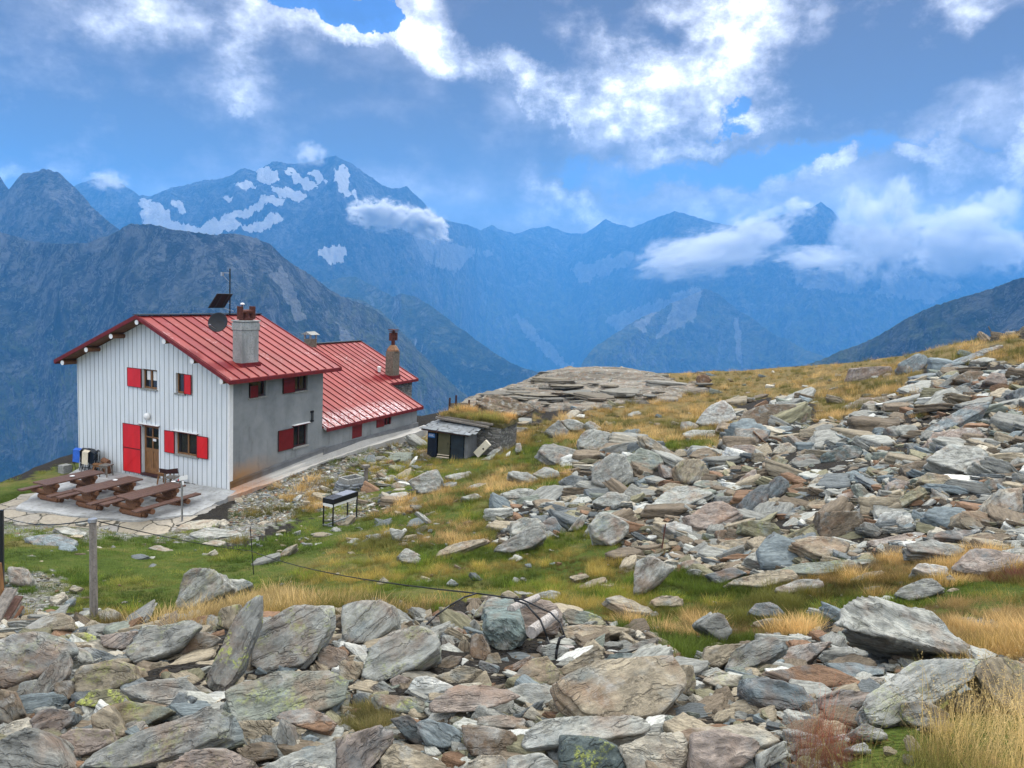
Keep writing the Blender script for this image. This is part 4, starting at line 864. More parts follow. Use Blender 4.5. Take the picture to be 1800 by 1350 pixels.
# stools and timber by the wall
def stool(P, lab, mat='grey_wood', h=.5, w=.34, rz=.2):
    mb = MB(); mb.box((-w / 2 - .03, -w / 2 - .03, h - .04), (w / 2 + .03, w / 2 + .03, h)); r = empty('stool', Matrix.Translation(P) @ Matrix.Rotation(HRZ + rz, 4, 'Z'), lab, 'stool', 'wooden stools by the wall')
    mb.build('seat', MT[mat], r)
    for i in (-1, 1):
        for j in (-1, 1): m2 = MB(); m2.bar((i * w / 2 * 1.05, j * w / 2 * 1.05, 0), (i * w / 2 * .8, j * w / 2 * .8, h - .04), .05, .05); m2.build('leg', MT[mat], r)
    m2 = MB(); m2.box((-w / 2 + .02, -w / 2 * .85 - .02, h - .13), (w / 2 - .02, -w / 2 * .85 + .02, h - .05)); m2.build('apron', MT[mat], r)
    return r
stool(hpos(6.05, -.62, -.2), 'grey weathered stool between the red door shutter and the folded chairs'); stool(hpos(6.75, -.45, -.2), 'low brown stool standing behind the grey weathered stool', 'wood', .42, .3, .6)
stool(hpos(2.95, -.45, -.1), 'pale wooden stool under the ground-floor front window', 'wood', .48, .36)
def build_chair():
    r = empty('wooden_chair', Matrix.Translation(hpos(2.35, -.62, -.12)) @ Matrix.Rotation(HRZ + .3, 4, 'Z'), 'dark wooden chair with a broad curved back by the hut wall, behind the right table', 'chair')
    mb = MB(); mb.box((-.22, -.22, .40), (.22, .22, .44)); mb.build('seat', MT['grey_wood'], r)
    mb = MB(); mb.prism([(-.38, -.22, .62), (-.38, -.26, .80), (.0, -.34, .80), (.38, -.26, .86), (.38, -.22, .64), (0, -.30, .62)], (0, .03, 0)); mb.build('backrest', MT['frame'], r)
    for i in (-1, 1):
        for j in (-1, 1): m2 = MB(); m2.bar((i * .2, j * .2, 0), (i * .19, j * .19, .40 if j > 0 else .66), .04, .04); m2.build('leg', MT['grey_wood'], r)
build_chair()
mb = MB(); mb.tube(hpos(6.3, -.3, .28), hpos(6.62, -.32, .36), .12, n=9); mb.tube(hpos(6.35, -.3, -.2), hpos(6.45, -.3, .26), .14, n=9); tag(mb.build('log', MT['logwood'], None), 'short dark log propped against the wall behind the stools', 'log')
# folding chairs leaning in a stack
def folding_chair(b_, a, z, mat, lab, ry=0, h=1.0):
    r = empty('folding_chair', Matrix.Translation(hpos(b_, a, z)) @ Matrix.Rotation(HRZ + ry, 4, 'Z'), lab, 'chair', 'folded chairs stacked against the hut wall')
    for i in (-1, 1):
        mb = MB(); mb.path([(i * .22, -.12, 0), (i * .22, .02, .62), (i * .19, .06, h)], .012); mb.path([(i * .20, .06, 0), (i * .2, -.02, .45), (i * .2, -.06, .92)], .012); mb.build('side_frame', MT['black'], r)
    mb = MB(); mb.tube((-.19, .06, h), (.19, .06, h), .012); mb.tube((-.22, -.08, .2), (.22, -.08, .2), .01); mb.build('crossbar', MT['black'], r)
    mb = MB(); mb.add([(-.19, -.06, .94), (.19, -.06, .94), (.2, -.09, .42), (-.2, -.09, .42), (-.19, .06, h + .015), (.19, .06, h + .015)], [(0, 1, 5, 4), (0, 3, 2, 1)]); mb.build('seat_fabric', MT[mat], r); return r
for k, (b_, a, mt, lab, ry) in enumerate([(7.98, -.45, 'blue', 'folded chair with bright blue fabric, leftmost in the stack by the hut corner', .05), (7.35, -.52, 'cream', 'folded chair with cream fabric, front of the stack beside the blue one', -.05), (7.12, -.36, 'black', 'folded black chair directly behind the cream one', -.25),
    (6.98, -.28, 'black', 'folded black chair at the right end of the stack', -.5), (7.7, -.30, 'black', 'folded black chair behind the blue one', .15), (7.5, -.22, 'black', 'folded black chair nearest the wall in the stack', 0)]):
    folding_chair(b_, a, -.30, mt, lab, ry)
mb = MB(); mb.box((-.15, -.2, 0), (.2, .2, .35)); o = mb.build('concrete_block', MT['sill'], None, bevel=.01); o.matrix_world = Matrix.Translation(hpos(8.75, -.5, -.45)) @ Matrix.Rotation(HRZ, 4, 'Z'); tag(o, 'small grey concrete block at the left foot of the hut, beside the folded chairs', 'block')
mb = MB(); mb.box((-3.75, -1.15, -.20), (-4.75, -.45, -.155)); o = mb.build('doormat', MT['plinth'], None); o.matrix_world = HF; tag(o, 'grey doormat in front of the hut door', 'doormat')

# ------------------------------------------------------------------ things on the ground, placed where their feet stand
def on(px, py, dz=0.0): P = hit(px, py); P[2] += dz; return Vector(P)
def mpp(P): return (np.asarray(P) @ MC)[2] / FPX      # metres per photo pixel at that place
def build_sign():
    P = on(320, 917); k = mpp(P); r = empty('signpost', Matrix.Translation(P), 'thin grey metal signpost with a small pale tilted board in front of the picnic tables', 'signpost')
    h = 75 * k; mb = MB(); mb.tube((0, 0, -.2), (0, 0, h), .035, n=12); mb.build('post', MT['steel'], r)
    mb = MB(); mb.prism([(-.08, -.045, h - .02), (.22, -.045, h + .05), (.22, -.045, h + .19), (-.08, -.045, h + .12)], (0, .02, 0)); mb.build('sign_board', MT['white'], r)
    mb = MB(); mb.box((-.12, -.05, h - .02), (-.08, -.03, h + .03)); mb.build('marker', MT['shutter'], r)
    mb = MB(); mb.box((.03, -.06, h - .16), (.09, -.04, h - .02)); mb.build('tag', MT['white'], r)
build_sign()
def build_bbq():
    P = on(598, 921); k = mpp(P); r = empty('barbecue', Matrix.Translation(P) @ Matrix.Rotation(HRZ - .05, 4, 'Z'), 'rectangular steel barbecue trough on four thin legs on the grass', 'barbecue')
    L = 1.25; w = .42; h = .82
    mb = MB(); mb.box((-w / 2, -L / 2, h), (w / 2, -L / 2 + .02, h + .16)); mb.box((-w / 2, L / 2 - .02, h), (w / 2, L / 2, h + .16)); mb.box((-w / 2, -L / 2 + .02, h), (-w / 2 + .02, L / 2 - .02, h + .16)); mb.box((w / 2 - .02, -L / 2 + .02, h), (w / 2, L / 2 - .02, h + .16)); mb.box((-w / 2 + .02, -L / 2 + .02, h), (w / 2 - .02, L / 2 - .02, h + .02)); mb.build('fire_tray', MT['black'], r)
    mb = MB()
    for i in range(15): y = -L / 2 + .06 + i * (L - .12) / 14; mb.bar((-w / 2 + .02, y, h + .15), (w / 2 - .02, y, h + .15), .02, .012)
    mb.box((-w / 2 + .03, -.1, h + .157), (w / 2 - .03, L / 2 - .05, h + .165)); mb.build('grill', MT['steel'], r)
    mb = MB(); mb.box((-w / 2 + .02, -L / 2 - .01, h - .09), (w / 2 - .02, L / 2, h - .01)); mb.build('ash_drawer', MT['white'], r)
    for i in (-1, 1):
        for j in (-1, 1): mb = MB(); mb.bar((i * (w / 2 - .02), j * (L / 2 - .03), -.1), (i * (w / 2 - .02), j * (L / 2 - .03), h + .1), .035, .035); mb.build('leg', MT['black'], r)
    mb = MB(); mb.bar((-w / 2, -L / 2 + .03, .1), (w / 2, -L / 2 + .03, .1), .04, .04); mb.bar((0, -L / 2, .13), (0, L / 2, .13), .04, .04); mb.bar((-w / 2, L / 2 - .03, .1), (w / 2, L / 2 - .03, .1), .04, .04); mb.build('stretcher', MT['steel'], r)
build_bbq()
def post(px, py, pxt, pyt, r0, r1, mat, name, lab, cat, group=None, n=10, d=None):
    P = on(px, py); dd = (np.asarray(P) @ MC)[2] if d is None else d; T = at(pxt, pyt, dd); mb = MB(); mb.tube(Vector(P) - Vector((0, 0, .15)), Vector(T), r0, r1, n=n)
    return tag(mb.build(name, MT[mat], None, smooth=False), lab, cat, group), Vector(P), Vector(T)
_fp, FPB, FPT = post(165, 1092, 163, 914, .044, .038, 'grey_wood', 'fence_post', 'weathered round wooden fence post standing at the rocky edge left of the meadow', 'fence post', n=14)
_st, SB, ST = post(447, 1014, 440, 926, .010, .010, 'black', 'stake', 'thin black metal stake on the grassy knoll, carrying the wire', 'stake', 'thin metal stakes')
post(1162, 968, 1170, 921, .012, .012, 'rust', 'stake', 'short rusty metal stake upright in the rubble right of centre', 'stake', 'thin metal stakes')
mb = MB(); mb.tube(FPT + Vector((0, 0, -.02)), FPT + Vector((0, 0, .015)), .05, .047, n=14); o = mb.build('post_cap', MT['steel'], None); o.parent = _fp

# ------------------------------------------------------------------ stone hut (shed)
def build_shed():
    P = on(775, 806); k = mpp(P)
    rz = HRZ + math.radians(4)
    M_ = Matrix.Translation(P) @ Matrix.Rotation(rz, 4, 'Z'); r = empty('stone_shed', M_, 'low stone shed with dark doors, slate lean-to roof and grass growing on top', 'shed')
    # local: front faces -y ; x to the right. front about 1.75 m wide
    h0 = 1.28; hb = 1.62; D = 1.15; w = 2.05; x0 = -.72; x1 = x0 + w
    mb = MB(); mb.box((x0, 0, -.3), (x0 + .07, D, h0)); mb.box((x1 - .16, .02, -.3), (x1, D, h0 - .06)); mb.build('side_wall', MT['plinth'], r)
    cols = [(x0 + .0, x0 + .48, 'navy'), (x0 + .56, x0 + 1.16, 'olive'), (x0 + 1.22, x0 + 1.86, 'slate')]
    for a, b_, c in cols:
        mb = MB(); mb.box((a, -.03 if c != 'navy' else -.02, .22 if c == 'olive' else -.05), (b_, .03, h0 - .05)); d = mb.build('door', MT[c], r, bevel=.004)
        m2 = MB(); m2.box((b_ - .1, -.05, .7), (b_ - .07, -.03, .82)); m2.build('handle', MT['black'], d)
    mb = MB(); mb.box((x0 + .04, -.045, h0 - .32), (x0 + .38, -.022, h0 - .12)); mb.build('sign_plate', MT['signblue'], r)
    mb = MB(); mb.box((x0 + .07, -.05, h0 - .25), (x0 + .35, -.046, h0 - .235)); mb.box((x0 + .07, -.05, h0 - .21), (x0 + .3, -.046, h0 - .195)); mb.box((x0 + .07, -.05, h0 - .17), (x0 + .33, -.046, h0 - .16)); mb.build('sign_lines', MT['white'], r)
    mb = MB(); mb.bar((x0 + .56, -.1, .10), (x0 + 1.16, -.1, .10), .08, .04); mb.bar((x0 + .56, -.06, .2), (x0 + 1.16, -.06, .2), .05, .03); mb.box((x0 + .5, -.42, -.1), (x0 + 1.22, -.08, .04)); mb.build('doorstep', MT['cream'], r)
    mb = MB(); mb.box((x0 + .04, -.06, h0 - .05), (x1, .0, h0 + .03)); mb.build('lintel', MT['wood'], r)
    mb = MB(); mb.prism([(x0 - .25, -.22, h0 + .03), (x1 + .1, -.22, h0 - .04), (x1 + .2, D + .1, h0 + .16), (x0 - .2, D + .1, h0 + .22)], (0, 0, .045)); rf = mb.build('roof', MT['frame'], r)
    rnd = random.Random(8); mb = MB()
    for row in range(6):
        for c in range(9):
            u0 = (c + (row % 2) * .5 + rnd.uniform(-.15, .15)) / 9; f = row / 6; y = -.26 + (D + .34) * f; z = h0 + .085 + .19 * f + rnd.uniform(0, .02); x = x0 - .28 + (w + .45) * u0; zz = z - .07 * u0
            sx, sy = rnd.uniform(.24, .34), rnd.uniform(.26, .36); j = lambda: rnd.uniform(-.04, .04)
            mb.prism([(x + j(), y + j(), zz), (x + sx + j(), y + j(), zz - .01), (x + sx + j(), y + sy + j(), zz + .045), (x + j(), y + sy + j(), zz + .045)], (0, 0, .022))
    mb.build('slates', MT['slates'], rf)
    # stone body behind with turf roof
    bx0, bx1, by0, by1, hz = x0 + .1, x1 + 1.2, D, D + 2.3, 1.68
    mb = MB(); mb.prism([(bx0, by0, -.4), (bx1, by0, -.2), (bx1, by0, hz - .15), (bx0, by0, hz)], (0, by1 - by0, 0)); mb.build('stone_body', MT['masonry'], r)
    mb = MB(); mb.bar((bx0 - .2, by0 - .12, hz + .06), (bx1 - .55, by0 - .16, hz - .12), .16, .10); mb.bar((bx0 - .1, by0 - .02, hz + .12), (bx1 - .4, by0 - .02, hz + .0), .12, .10); mb.build('roof_beam', MT['grey_wood'], r, bevel=.01)
    mb = MB(); mb.prism([(bx0 - .1, by0, hz), (bx1 + .1, by0, hz - .15), (bx1 + .05, by0, hz + .03), (bx0, by0, hz + .2)], (0, by1 - by0, 0)); tf_ = mb.build('turf_roof', MT['turf'], r)
    return r, M_, (bx0, bx1, by0, by1, hz)
MT['navy'] = mat_basic('navy_metal_door', (.008, .013, .025), .5, var=.3, nscale=3, bumps=0); MT['olive'] = mat_basic('olive_door', (.085, .080, .045), .8, var=.2, nscale=3)
MT['slate'] = mat_basic('slate_blue_door', (.018, .027, .036), .6, var=.3, nscale=3); MT['signblue'] = mat_basic('blue_sign', (.03, .14, .40), .5, var=.1, bumps=0)
MT['slates'] = mat_basic('roof_slates', (.15, .165, .175), .6, var=.5, nscale=4, bumps=.4, dirt=(.10, .10, .09)); MT['turf'] = mat_basic('turf_block', (.07, .06, .02), 1.0, nscale=12, var=.4, bumps=.8)
SHED, SHED_M, SHED_B = build_shed()
def build_cream():
    mb = MB(); mb.box((-.17, -.08, 0), (.17, .08, .88)); mb2 = MB(); mb2.lathe((0, 0, 0), [(.045, 0), (.045, .012), (0, .012)], 12)
    r = empty('foam_box', SHED_M @ Matrix.Translation((SHED_B[1] - 1.2 + .30, SHED_B[2] - .75, .30)) @ Matrix.Rotation(R(42), 4, 'Y'), 'cream rectangular panel with a black spot leaning tilted against the stone shed', 'panel')
    o = mb.build('panel', MT['creamp'], r, bevel=.01); o2 = mb2.build('vent_hole', MT['black'], r); o2.matrix_local = Matrix.Translation((.05, -.08, .50)) @ Matrix.Rotation(R(90), 4, 'X')
MT['creamp'] = mat_basic('cream_panel', (.66, .60, .47), .7, var=.08, nscale=5, bumps=.1)
build_cream()
# small paddock fence behind the shed
def build_fence():
    P = on(812, 722); P = Vector(at(812, 722, 50)); r = empty('small_fence', Matrix.Translation(P), 'little fence of three dark posts and grey board on the rock behind the shed', 'fence')
    k = 50 / FPX
    for x, h in ((-22, 22), (-11, 27), (12, 20)): mb = MB(); mb.bar((x * k, 0, -.6), (x * k, 0, h * k), .12, .10); mb.build('post', MT['frame'], r)
    mb = MB(); mb.prism([(-25 * k, .08, -.3), (24 * k, .08, -.5), (14 * k, .08, 10 * k), (8 * k, .08, 14 * k), (-24 * k, .08, 12 * k)], (0, .05, 0)); mb.build('board', MT['grey_wood'], r)
build_fence()

# ------------------------------------------------------------------ trough and tap inside a ring of stones
def build_trough():
    P = on(618, 862); r = empty('water_trough', Matrix.Translation(P) @ Matrix.Rotation(HRZ - .3, 4, 'Z'), 'stone water trough with a dry-stone ring and a tap post beside the gravel path', 'water trough')
    mb = MB(); w, L, h = .62, .85, .32; z = .22
    mb.box((-w / 2, -L / 2, z), (w / 2, -L / 2 + .07, z + h)); mb.box((-w / 2, L / 2 - .07, z), (w / 2, L / 2, z + h)); mb.box((-w / 2, -L / 2 + .07, z), (-w / 2 + .07, L / 2 - .07, z + h)); mb.box((w / 2 - .07, -L / 2 + .07, z), (w / 2, L / 2 - .07, z + h)); mb.box((-w / 2 + .07, -L / 2 + .07, z), (w / 2 - .07, L / 2 - .07, z + .08)); mb.build('basin', MT['sill'], r, bevel=.01)
    mb = MB(); mb.box((-w / 2 + .072, -L / 2 + .072, z + .16), (w / 2 - .072, L / 2 - .072, z + .17)); mb.build('water', MT['glass'], r)
    rnd = random.Random(3); mb = MB()
    for lay in range(5):
        for i in range(15):
            a = 2 * math.pi * (i + lay * .5) / 15 + rnd.uniform(-.1, .1); rr = .62 + rnd.uniform(-.05, .06) - lay * .02; c = Vector((math.cos(a) * rr * .85, math.sin(a) * rr, .02 + lay * .075)); t_ = Vector((-math.sin(a), math.cos(a), rnd.uniform(-.1, .1)))
            mb.bar(c - t_ * rnd.uniform(.1, .16), c + t_ * rnd.uniform(.1, .16), rnd.uniform(.14, .24), rnd.uniform(.05, .075))
    mb.build('stone_ring', MT['slates'], r, bevel=.012)
    mb = MB(); mb.bar((.30, .45, .1), (.30, .45, .95), .12, .12); mb.box((.2, .3, .92), (.42, .56, 1.02)); mb.build('tap_post', MT['grey_wood'], r); mb = MB(); mb.tube((.3, .4, .82), (.22, .25, .78), .02); mb.build('tap', MT['steel'], r)
build_trough()
# ------------------------------------------------------------------ left edge: black post, planks
P = on(2, 1035); mb = MB(); T = at(1, 897, (np.asarray(P) @ MC)[2]); mb.bar(Vector(P) - Vector((.03, 0, .2)), Vector(T) - Vector((.03, 0, 0)), .14, .12); tag(mb.build('black_post', MT['black'], None), 'thick black post cut by the left edge of the picture', 'post')
P = Vector(at(8, 1062, 8.9)); mb = MB(); mb.bar(P + Vector((.0, 0, -.3)), Vector(at(-2, 990, 8.9)), .05, .03); tag(mb.build('plank', MT['wood'], None), 'pale brown plank standing upright between black post and wood pile at left edge', 'plank')
rnd = random.Random(12)
PL = ['broad grey board on top of the leaning board pile at the left edge', 'brown board second in the leaning pile at the left edge', 'thin pale board low in the leaning pile at the left edge', 'dark board at the right side of the leaning pile', 'split grey board at the back of the leaning pile', 'short brown board at the foot of the leaning pile', 'narrow white-grey board in the middle of the leaning pile']
for i, (x0, y0, x1, y1, wd, mt) in enumerate([(-12, 1098, 22, 1036, .11, 'grey_wood'), (-6, 1112, 34, 1048, .09, 'tabletop'), (0, 1116, 36, 1058, .05, 'grey_wood'), (6, 1118, 38, 1066, .06, 'logwood'), (-14, 1085, 16, 1034, .08, 'grey_wood'), (8, 1120, 30, 1080, .05, 'tabletop'), (-8, 1106, 28, 1050, .04, 'grey_wood')]):
    d = 8.35 + i * .06; mb = MB(); mb.bar(Vector(at(x0, y0, d)), Vector(at(x1, y1, d + .35)), wd, .03, up=(0, -1, .5)); tag(mb.build('board', MT[mt], None, bevel=.004), PL[i], 'board', 'boards in the leaning pile')
# summit marker on the skyline
P = Vector(at(1747, 594, 52)); mb = MB(); mb.bar(P + Vector((.3, 0, -.5)), P + Vector((-.45, 0, .75)), .07, .05); mb.bar(P + Vector((.1, 0, .0)), P + Vector((.35, 0, .25)), .05, .05); tag(mb.build('marker_pole', MT['grey_wood'], None), 'small leaning wooden marker on the skyline at the far right', 'marker')

# ------------------------------------------------------------------ rocks
def ico(level):
    bm = bmesh.new(); bmesh.ops.create_icosphere(bm, subdivisions=level, radius=1); V = np.array([v.co[:] for v in bm.verts]); F_ = np.array([[v.index for v in f.verts] for f in bm.faces]); bm.free(); return V, F_
ICO = {k: ico(k) for k in (3, 4, 5, 6)}
def rock_shape(planes, c, ext, level, seed, rough=1.0, strata=1.0):
    """convex polyhedron n.x<=h (around c) meshed radially, then split into schist layers and chipped"""
    D, F_ = ICO[level]; p = D * np.asarray(ext)
    t = np.full(len(p), 1e9)
    for n, h in planes:
        q = p @ n; k = q > 1e-6; t[k] = np.minimum(t[k], h / q[k])
    v = p * t[:, None]; s = float(np.max(ext)); sm = float(np.mean(ext))
    off = seed * 3.71
    # broken edges: large chips, taken inward only
    ch = fbm(v / (sm * .9) + off, 3, seed); k = 1 - rough * .30 * np.clip(ch - .52, 0, 1) - rough * .06 * (fbm(v / (sm * .28) + off, 3, seed + 2) - .5)
    v = v * k[:, None]
    # layers (local z is the bedding normal): ledges around the sides
    zz = v[:, 2] + (fbm(v[:, :2] / (sm * 1.6) + off, 2, seed + 4) - .5) * sm * .18
    th = max(.018, float(ext[2]) * .22); L = zz / th; i = np.floor(L); f = L - i
    h0 = _hash(i.astype(np.int64), np.zeros(len(i), np.int64) + seed, np.zeros(len(i), np.int64), 5); h1 = _hash(i.astype(np.int64) + 1, np.zeros(len(i), np.int64) + seed, np.zeros(len(i), np.int64), 5)
    fs = np.clip((f - .88) / .12, 0, 1); lay = h0 * (1 - fs) + h1 * fs
    rr = np.hypot(v[:, 0] / ext[0], v[:, 1] / ext[1]); side = np.clip(rr * 1.5 - .5, 0, 1)
    loc = fbm(v / (sm * .8) + 7 + off, 2, seed + 6)
    k2 = 1 - strata * .20 * lay * side * (.3 + 1.2 * loc); v[:, 0] *= k2; v[:, 1] *= k2
    # flaking of the big faces: shallow terraces
    fl = fbm(np.c_[v[:, 0] / (sm * .9), v[:, 1] / (sm * .35), v[:, 2] / sm] + off, 4, seed + 8); fl = np.round(fl * 10) / 10 * .85 + fl * .15
    v[:, 2] -= strata * (fl - .5) * float(ext[2]) * .42 * np.sign(v[:, 2])
    v += (np.stack([fbm(v / (.03 + s * .025) + a_, 3, seed + 30 + a_) for a_ in range(3)], -1) - .5) * s * .022 * rough
    return v + c, F_
def mat_rock(nm='schist', sx=(.9, 6.0, 18), sy=(1.8, 18, 48), mx=(1, 1, 1)):
    m, t, b = new_mat(nm); oi = t.new('ShaderNodeObjectInfo'); p0 = obc(t)
    rv = t.vmath('SCALE', oi.outputs['Random'], scale=1.0); cb = t.new('ShaderNodeCombineXYZ'); t.put(cb.inputs[0], t.math('MULTIPLY', oi.outputs['Random'], 37.0)); t.put(cb.inputs[1], t.math('MULTIPLY', oi.outputs['Random'], 91.0))
    p = t.vmath('ADD', p0, cb.outputs[0])
    w = t.vmath('ADD', p, t.vmath('SCALE', t.noise(p, 2.2, 4, .55, col=True), scale=.22))
    st = t.noise(t.mapping(w, scale=sx), 1.9, 8, .7)          # drawn-out bedding streaks
    st2 = t.noise(t.mapping(w, scale=sy), 2.2, 5, .65)
    big = t.noise(p, 1.7, 5, .6); med = t.noise(t.mapping(p, scale=mx), 7, 7, .65); fine = t.noise(p, 38, 5, .7)
    base = oi.outputs['Color']
    f = t.math('ADD', t.math('MULTIPLY', st, .5), t.math('ADD', t.math('MULTIPLY', med, .3), t.math('MULTIPLY', st2, .2)))
    k = t.rng(f, .38, .62, .38, 1.55)
    c = t.vmath('SCALE', base, scale=k)
    c = t.mix(t.rng(t.noise(p, 2.3, 5, .6), .50, .66, 0, .55), c, t.mix(med, (.16, .085, .045), (.30, .19, .12)))     # iron brown
    c = t.mix(t.rng(t.noise(w, 3.1, 6, .65), .54, .68, 0, .75), c, t.mix(fine, (.28, .29, .27), (.50, .50, .46)))       # pale crust
    c = t.mix(t.rng(t.noise(w, 2.7, 5, .6), .57, .70, 0, .5), c, (.15, .20, .215))                                     # green-blue mineral tint
    cr = t.math('ABSOLUTE', t.math('SUBTRACT', t.noise(t.mapping(w, scale=(.45, 3.4, 8)), 1.5, 4, .55), .5)); c = t.mix(t.rng(cr, .007, .001, 0, .45), c, (.04, .036, .032))
    lich = t.math('MULTIPLY', t.math('MULTIPLY', t.rng(t.noise(p, 5.5, 5, .6), .53, .60), t.rng(fine, .45, .55)), oi.outputs['Alpha'])
    c = t.mix(lich, c, (.36, .40, .10))
    t.put(b.inputs['Base Color'], c); b.inputs['Roughness'].default_value = .86; b.inputs['Specular IOR Level'].default_value = .25
    h = t.math('ADD', t.math('MULTIPLY', st, .6), t.math('ADD', t.math('MULTIPLY', st2, .35), t.math('ADD', t.math('MULTIPLY', med, .4), t.math('MULTIPLY', fine, .18))))
    h = t.math('ADD', h, t.math('MULTIPLY', t.rng(cr, 0, .03), .35))
    bump(t, b, h, .9, .05); return m
M_ROCK = mat_rock(); M_OUT = mat_rock('bedded_schist', (.12, 1.1, 6), (.25, 2.6, 12), (.12, .8, 1))
WARM = (.80, .81, .77)
PAL = {'grey': (.26, .26, .245), 'light': (.38, .38, .355), 'white': (.56, .56, .54), 'pink': (.32, .265, .235), 'tan': (.335, .285, .215), 'brown': (.20, .16, .12), 'rust': (.23, .14, .09), 'blue': (.20, .235, .255),
       'green': (.225, .245, .215), 'dark': (.07, .08, .085), 'teal': (.13, .16, .16), 'verdigris': (.25, .31, .30), 'cream': (.44, .40, .335), 'olive': (.23, .215, .145), 'slate': (.15, .165, .175)}
PAL = {k_: tuple(a_ * b_ for a_, b_ in zip(v_, WARM)) for k_, v_ in PAL.items()}
CN = {'grey': 'grey', 'light': 'pale grey', 'white': 'whitish', 'pink': 'pinkish', 'tan': 'tan', 'brown': 'brown', 'rust': 'rust-brown', 'blue': 'blue-grey', 'green': 'greenish', 'dark': 'near-black', 'teal': 'dark teal', 'verdigris': 'teal-grey', 'cream': 'cream', 'olive': 'olive', 'slate': 'dark slate'}
ROCKS = []
def add_rock(name, V, F_, org, Rm, colr, lich, info):
    """V in local coordinates; Rm columns = local axes"""
    o = mesh_np(name, V, F_, M_ROCK, None, False)
    M4 = Matrix([[*Rm[0], org[0]], [*Rm[1], org[1]], [*Rm[2], org[2]], [0, 0, 0, 1]]); o.matrix_world = M4
    c = PAL[colr]; o.color = (*c, lich); ROCKS.append((o, info)); return o
REG = {'A': (0, 850, 2.7), 'B': (600, 900, 3.), 'C': (1200, 900, 3.), 'D': (900, 600, 3.971), 'E': (1350, 560, 3.971), 'F': (700, 650, 6.), 'G': (380, 680, 4.5), 'L': (20, 700, 4.5), 'P': (0, 0, 1.)}
def hero(reg, pts, tilt, roll, th, colr, lich=0.0, lift=None, under=0.0, level=None, lab=None, name=None, d=None, rough=1.0, strata=1.0):
    ox, oy, s = REG[reg]; px = [(ox + x / s, oy + y / s) for x, y in pts]
    low = max(px, key=lambda q: q[1]); P0 = hit(*low) if d is None else at(low[0], low[1], d)
    ct, st = math.cos(R(tilt)), math.sin(R(tilt)); n = np.array([math.sin(R(roll)) * ct, -st, ct * math.cos(R(roll))]); n /= np.linalg.norm(n)
    P0 = P0 + np.array([0, 0, th * .62 if lift is None else lift])
    W3 = []
    for q in px:
        rr = ray(*q); den = rr @ n
        W3.append(rr * ((P0 @ n) / den))
    W3 = np.array(W3); c = W3.mean(0)
    # guard against grazing planes throwing corners far away
    wpx = max(q[0] for q in px) - min(q[0] for q in px); k = (P0 @ MC)[2] / FPX; lim = max(wpx, max(q[1] for q in px) - min(q[1] for q in px)) * k * 2.4
    if np.ptp(W3, axis=0).max() > lim: return hero(reg, pts, tilt + 12, roll, th, colr, lich, lift, under, level, lab, name, d, rough, strata) if tilt < 78 else None
    i = int(np.argmax([np.linalg.norm(w - c) for w in W3])); ax = W3[i] - c; ax -= n * (ax @ n); ax /= np.linalg.norm(ax); ay = np.cross(n, ax)
    loc = np.stack([(W3 - c) @ ax, (W3 - c) @ ay], -1)
    cc = (loc.max(0) + loc.min(0)) / 2; loc = loc - cc; ctr = c + ax * cc[0] + ay * cc[1] - n * th / 2
    a = np.arctan2(loc[:, 1], loc[:, 0]); loc = loc[np.argsort(a)]
    # convex hull planes of the outline
    pl = []; m_ = len(loc); rnd = random.Random(int(px[0][0] * 7 + px[0][1]))
    for j in range(m_):
        p, q = loc[j], loc[(j + 1) % m_]; e = q - p
        if np.linalg.norm(e) < 1e-4: continue
        nn = np.array([e[1], -e[0]]) / np.linalg.norm(e); h = max(nn @ p, nn @ q)
        if h <= 0: nn, h = -nn, -min(-nn @ p, -nn @ q)
        hull = max(nn @ w for w in loc); h = max(h, hull - .12 * abs(hull)); sl = under + rnd.uniform(-.12, .18)
        N3 = np.array([nn[0], nn[1], -sl]); ln = np.linalg.norm(N3); pl.append((N3 / ln, (h - sl * th / 2) / ln if (h - sl * th / 2) > .15 * h else .15 * h / ln))
    for j in range(7):     # broken corners
        a_ = rnd.uniform(0, 6.283); zc_ = rnd.uniform(-1, 1); N3 = np.array([math.cos(a_), math.sin(a_), zc_ * .9]); hs_ = max(N3[:2] @ w for w in loc) + abs(N3[2]) * th / 2
        ln = np.linalg.norm(N3); pl.append((N3 / ln, hs_ * rnd.uniform(.84, .95) / ln))
    pl.append((np.array([rnd.uniform(-.05, .05), rnd.uniform(-.05, .05), 1.]), th / 2)); pl.append((np.array([rnd.uniform(-.2, .2), rnd.uniform(-.2, .2), -1.]), th / 2))
    ext = np.array([max(np.ptp(loc[:, 0]) / 2, .03), max(np.ptp(loc[:, 1]) / 2, .03), th / 2])
    sp = max(np.ptp([q[0] for q in px]), np.ptp([q[1] for q in px]))
    lv = level or (5 if sp > 60 else 4)
    if sp > 210: lv = 6
    V, F_ = rock_shape(pl, 0, ext, lv, rnd.randrange(1, 9999), rough, strata)
    V = V * np.array([1.09, 1.09, 1.0])
    Rm = np.stack([ax, ay, n], -1); area = sp
    cx_, cy_ = np.mean([q[0] for q in px]), np.mean([q[1] for q in px])
    return add_rock(name or ('boulder' if th / max(ext[0], ext[1]) > .8 else 'flat_rock' if th / max(ext[0], ext[1]) < .45 else 'rock'), V, F_, ctr, Rm, colr, lich, dict(px=cx_, py=cy_, sp=sp, col=colr, lich=lich, lab=lab, asp=th / (ext[0] + ext[1]), long=max(ext[0], ext[1]) / min(ext[0], ext[1]), tilt=tilt))
h = hero
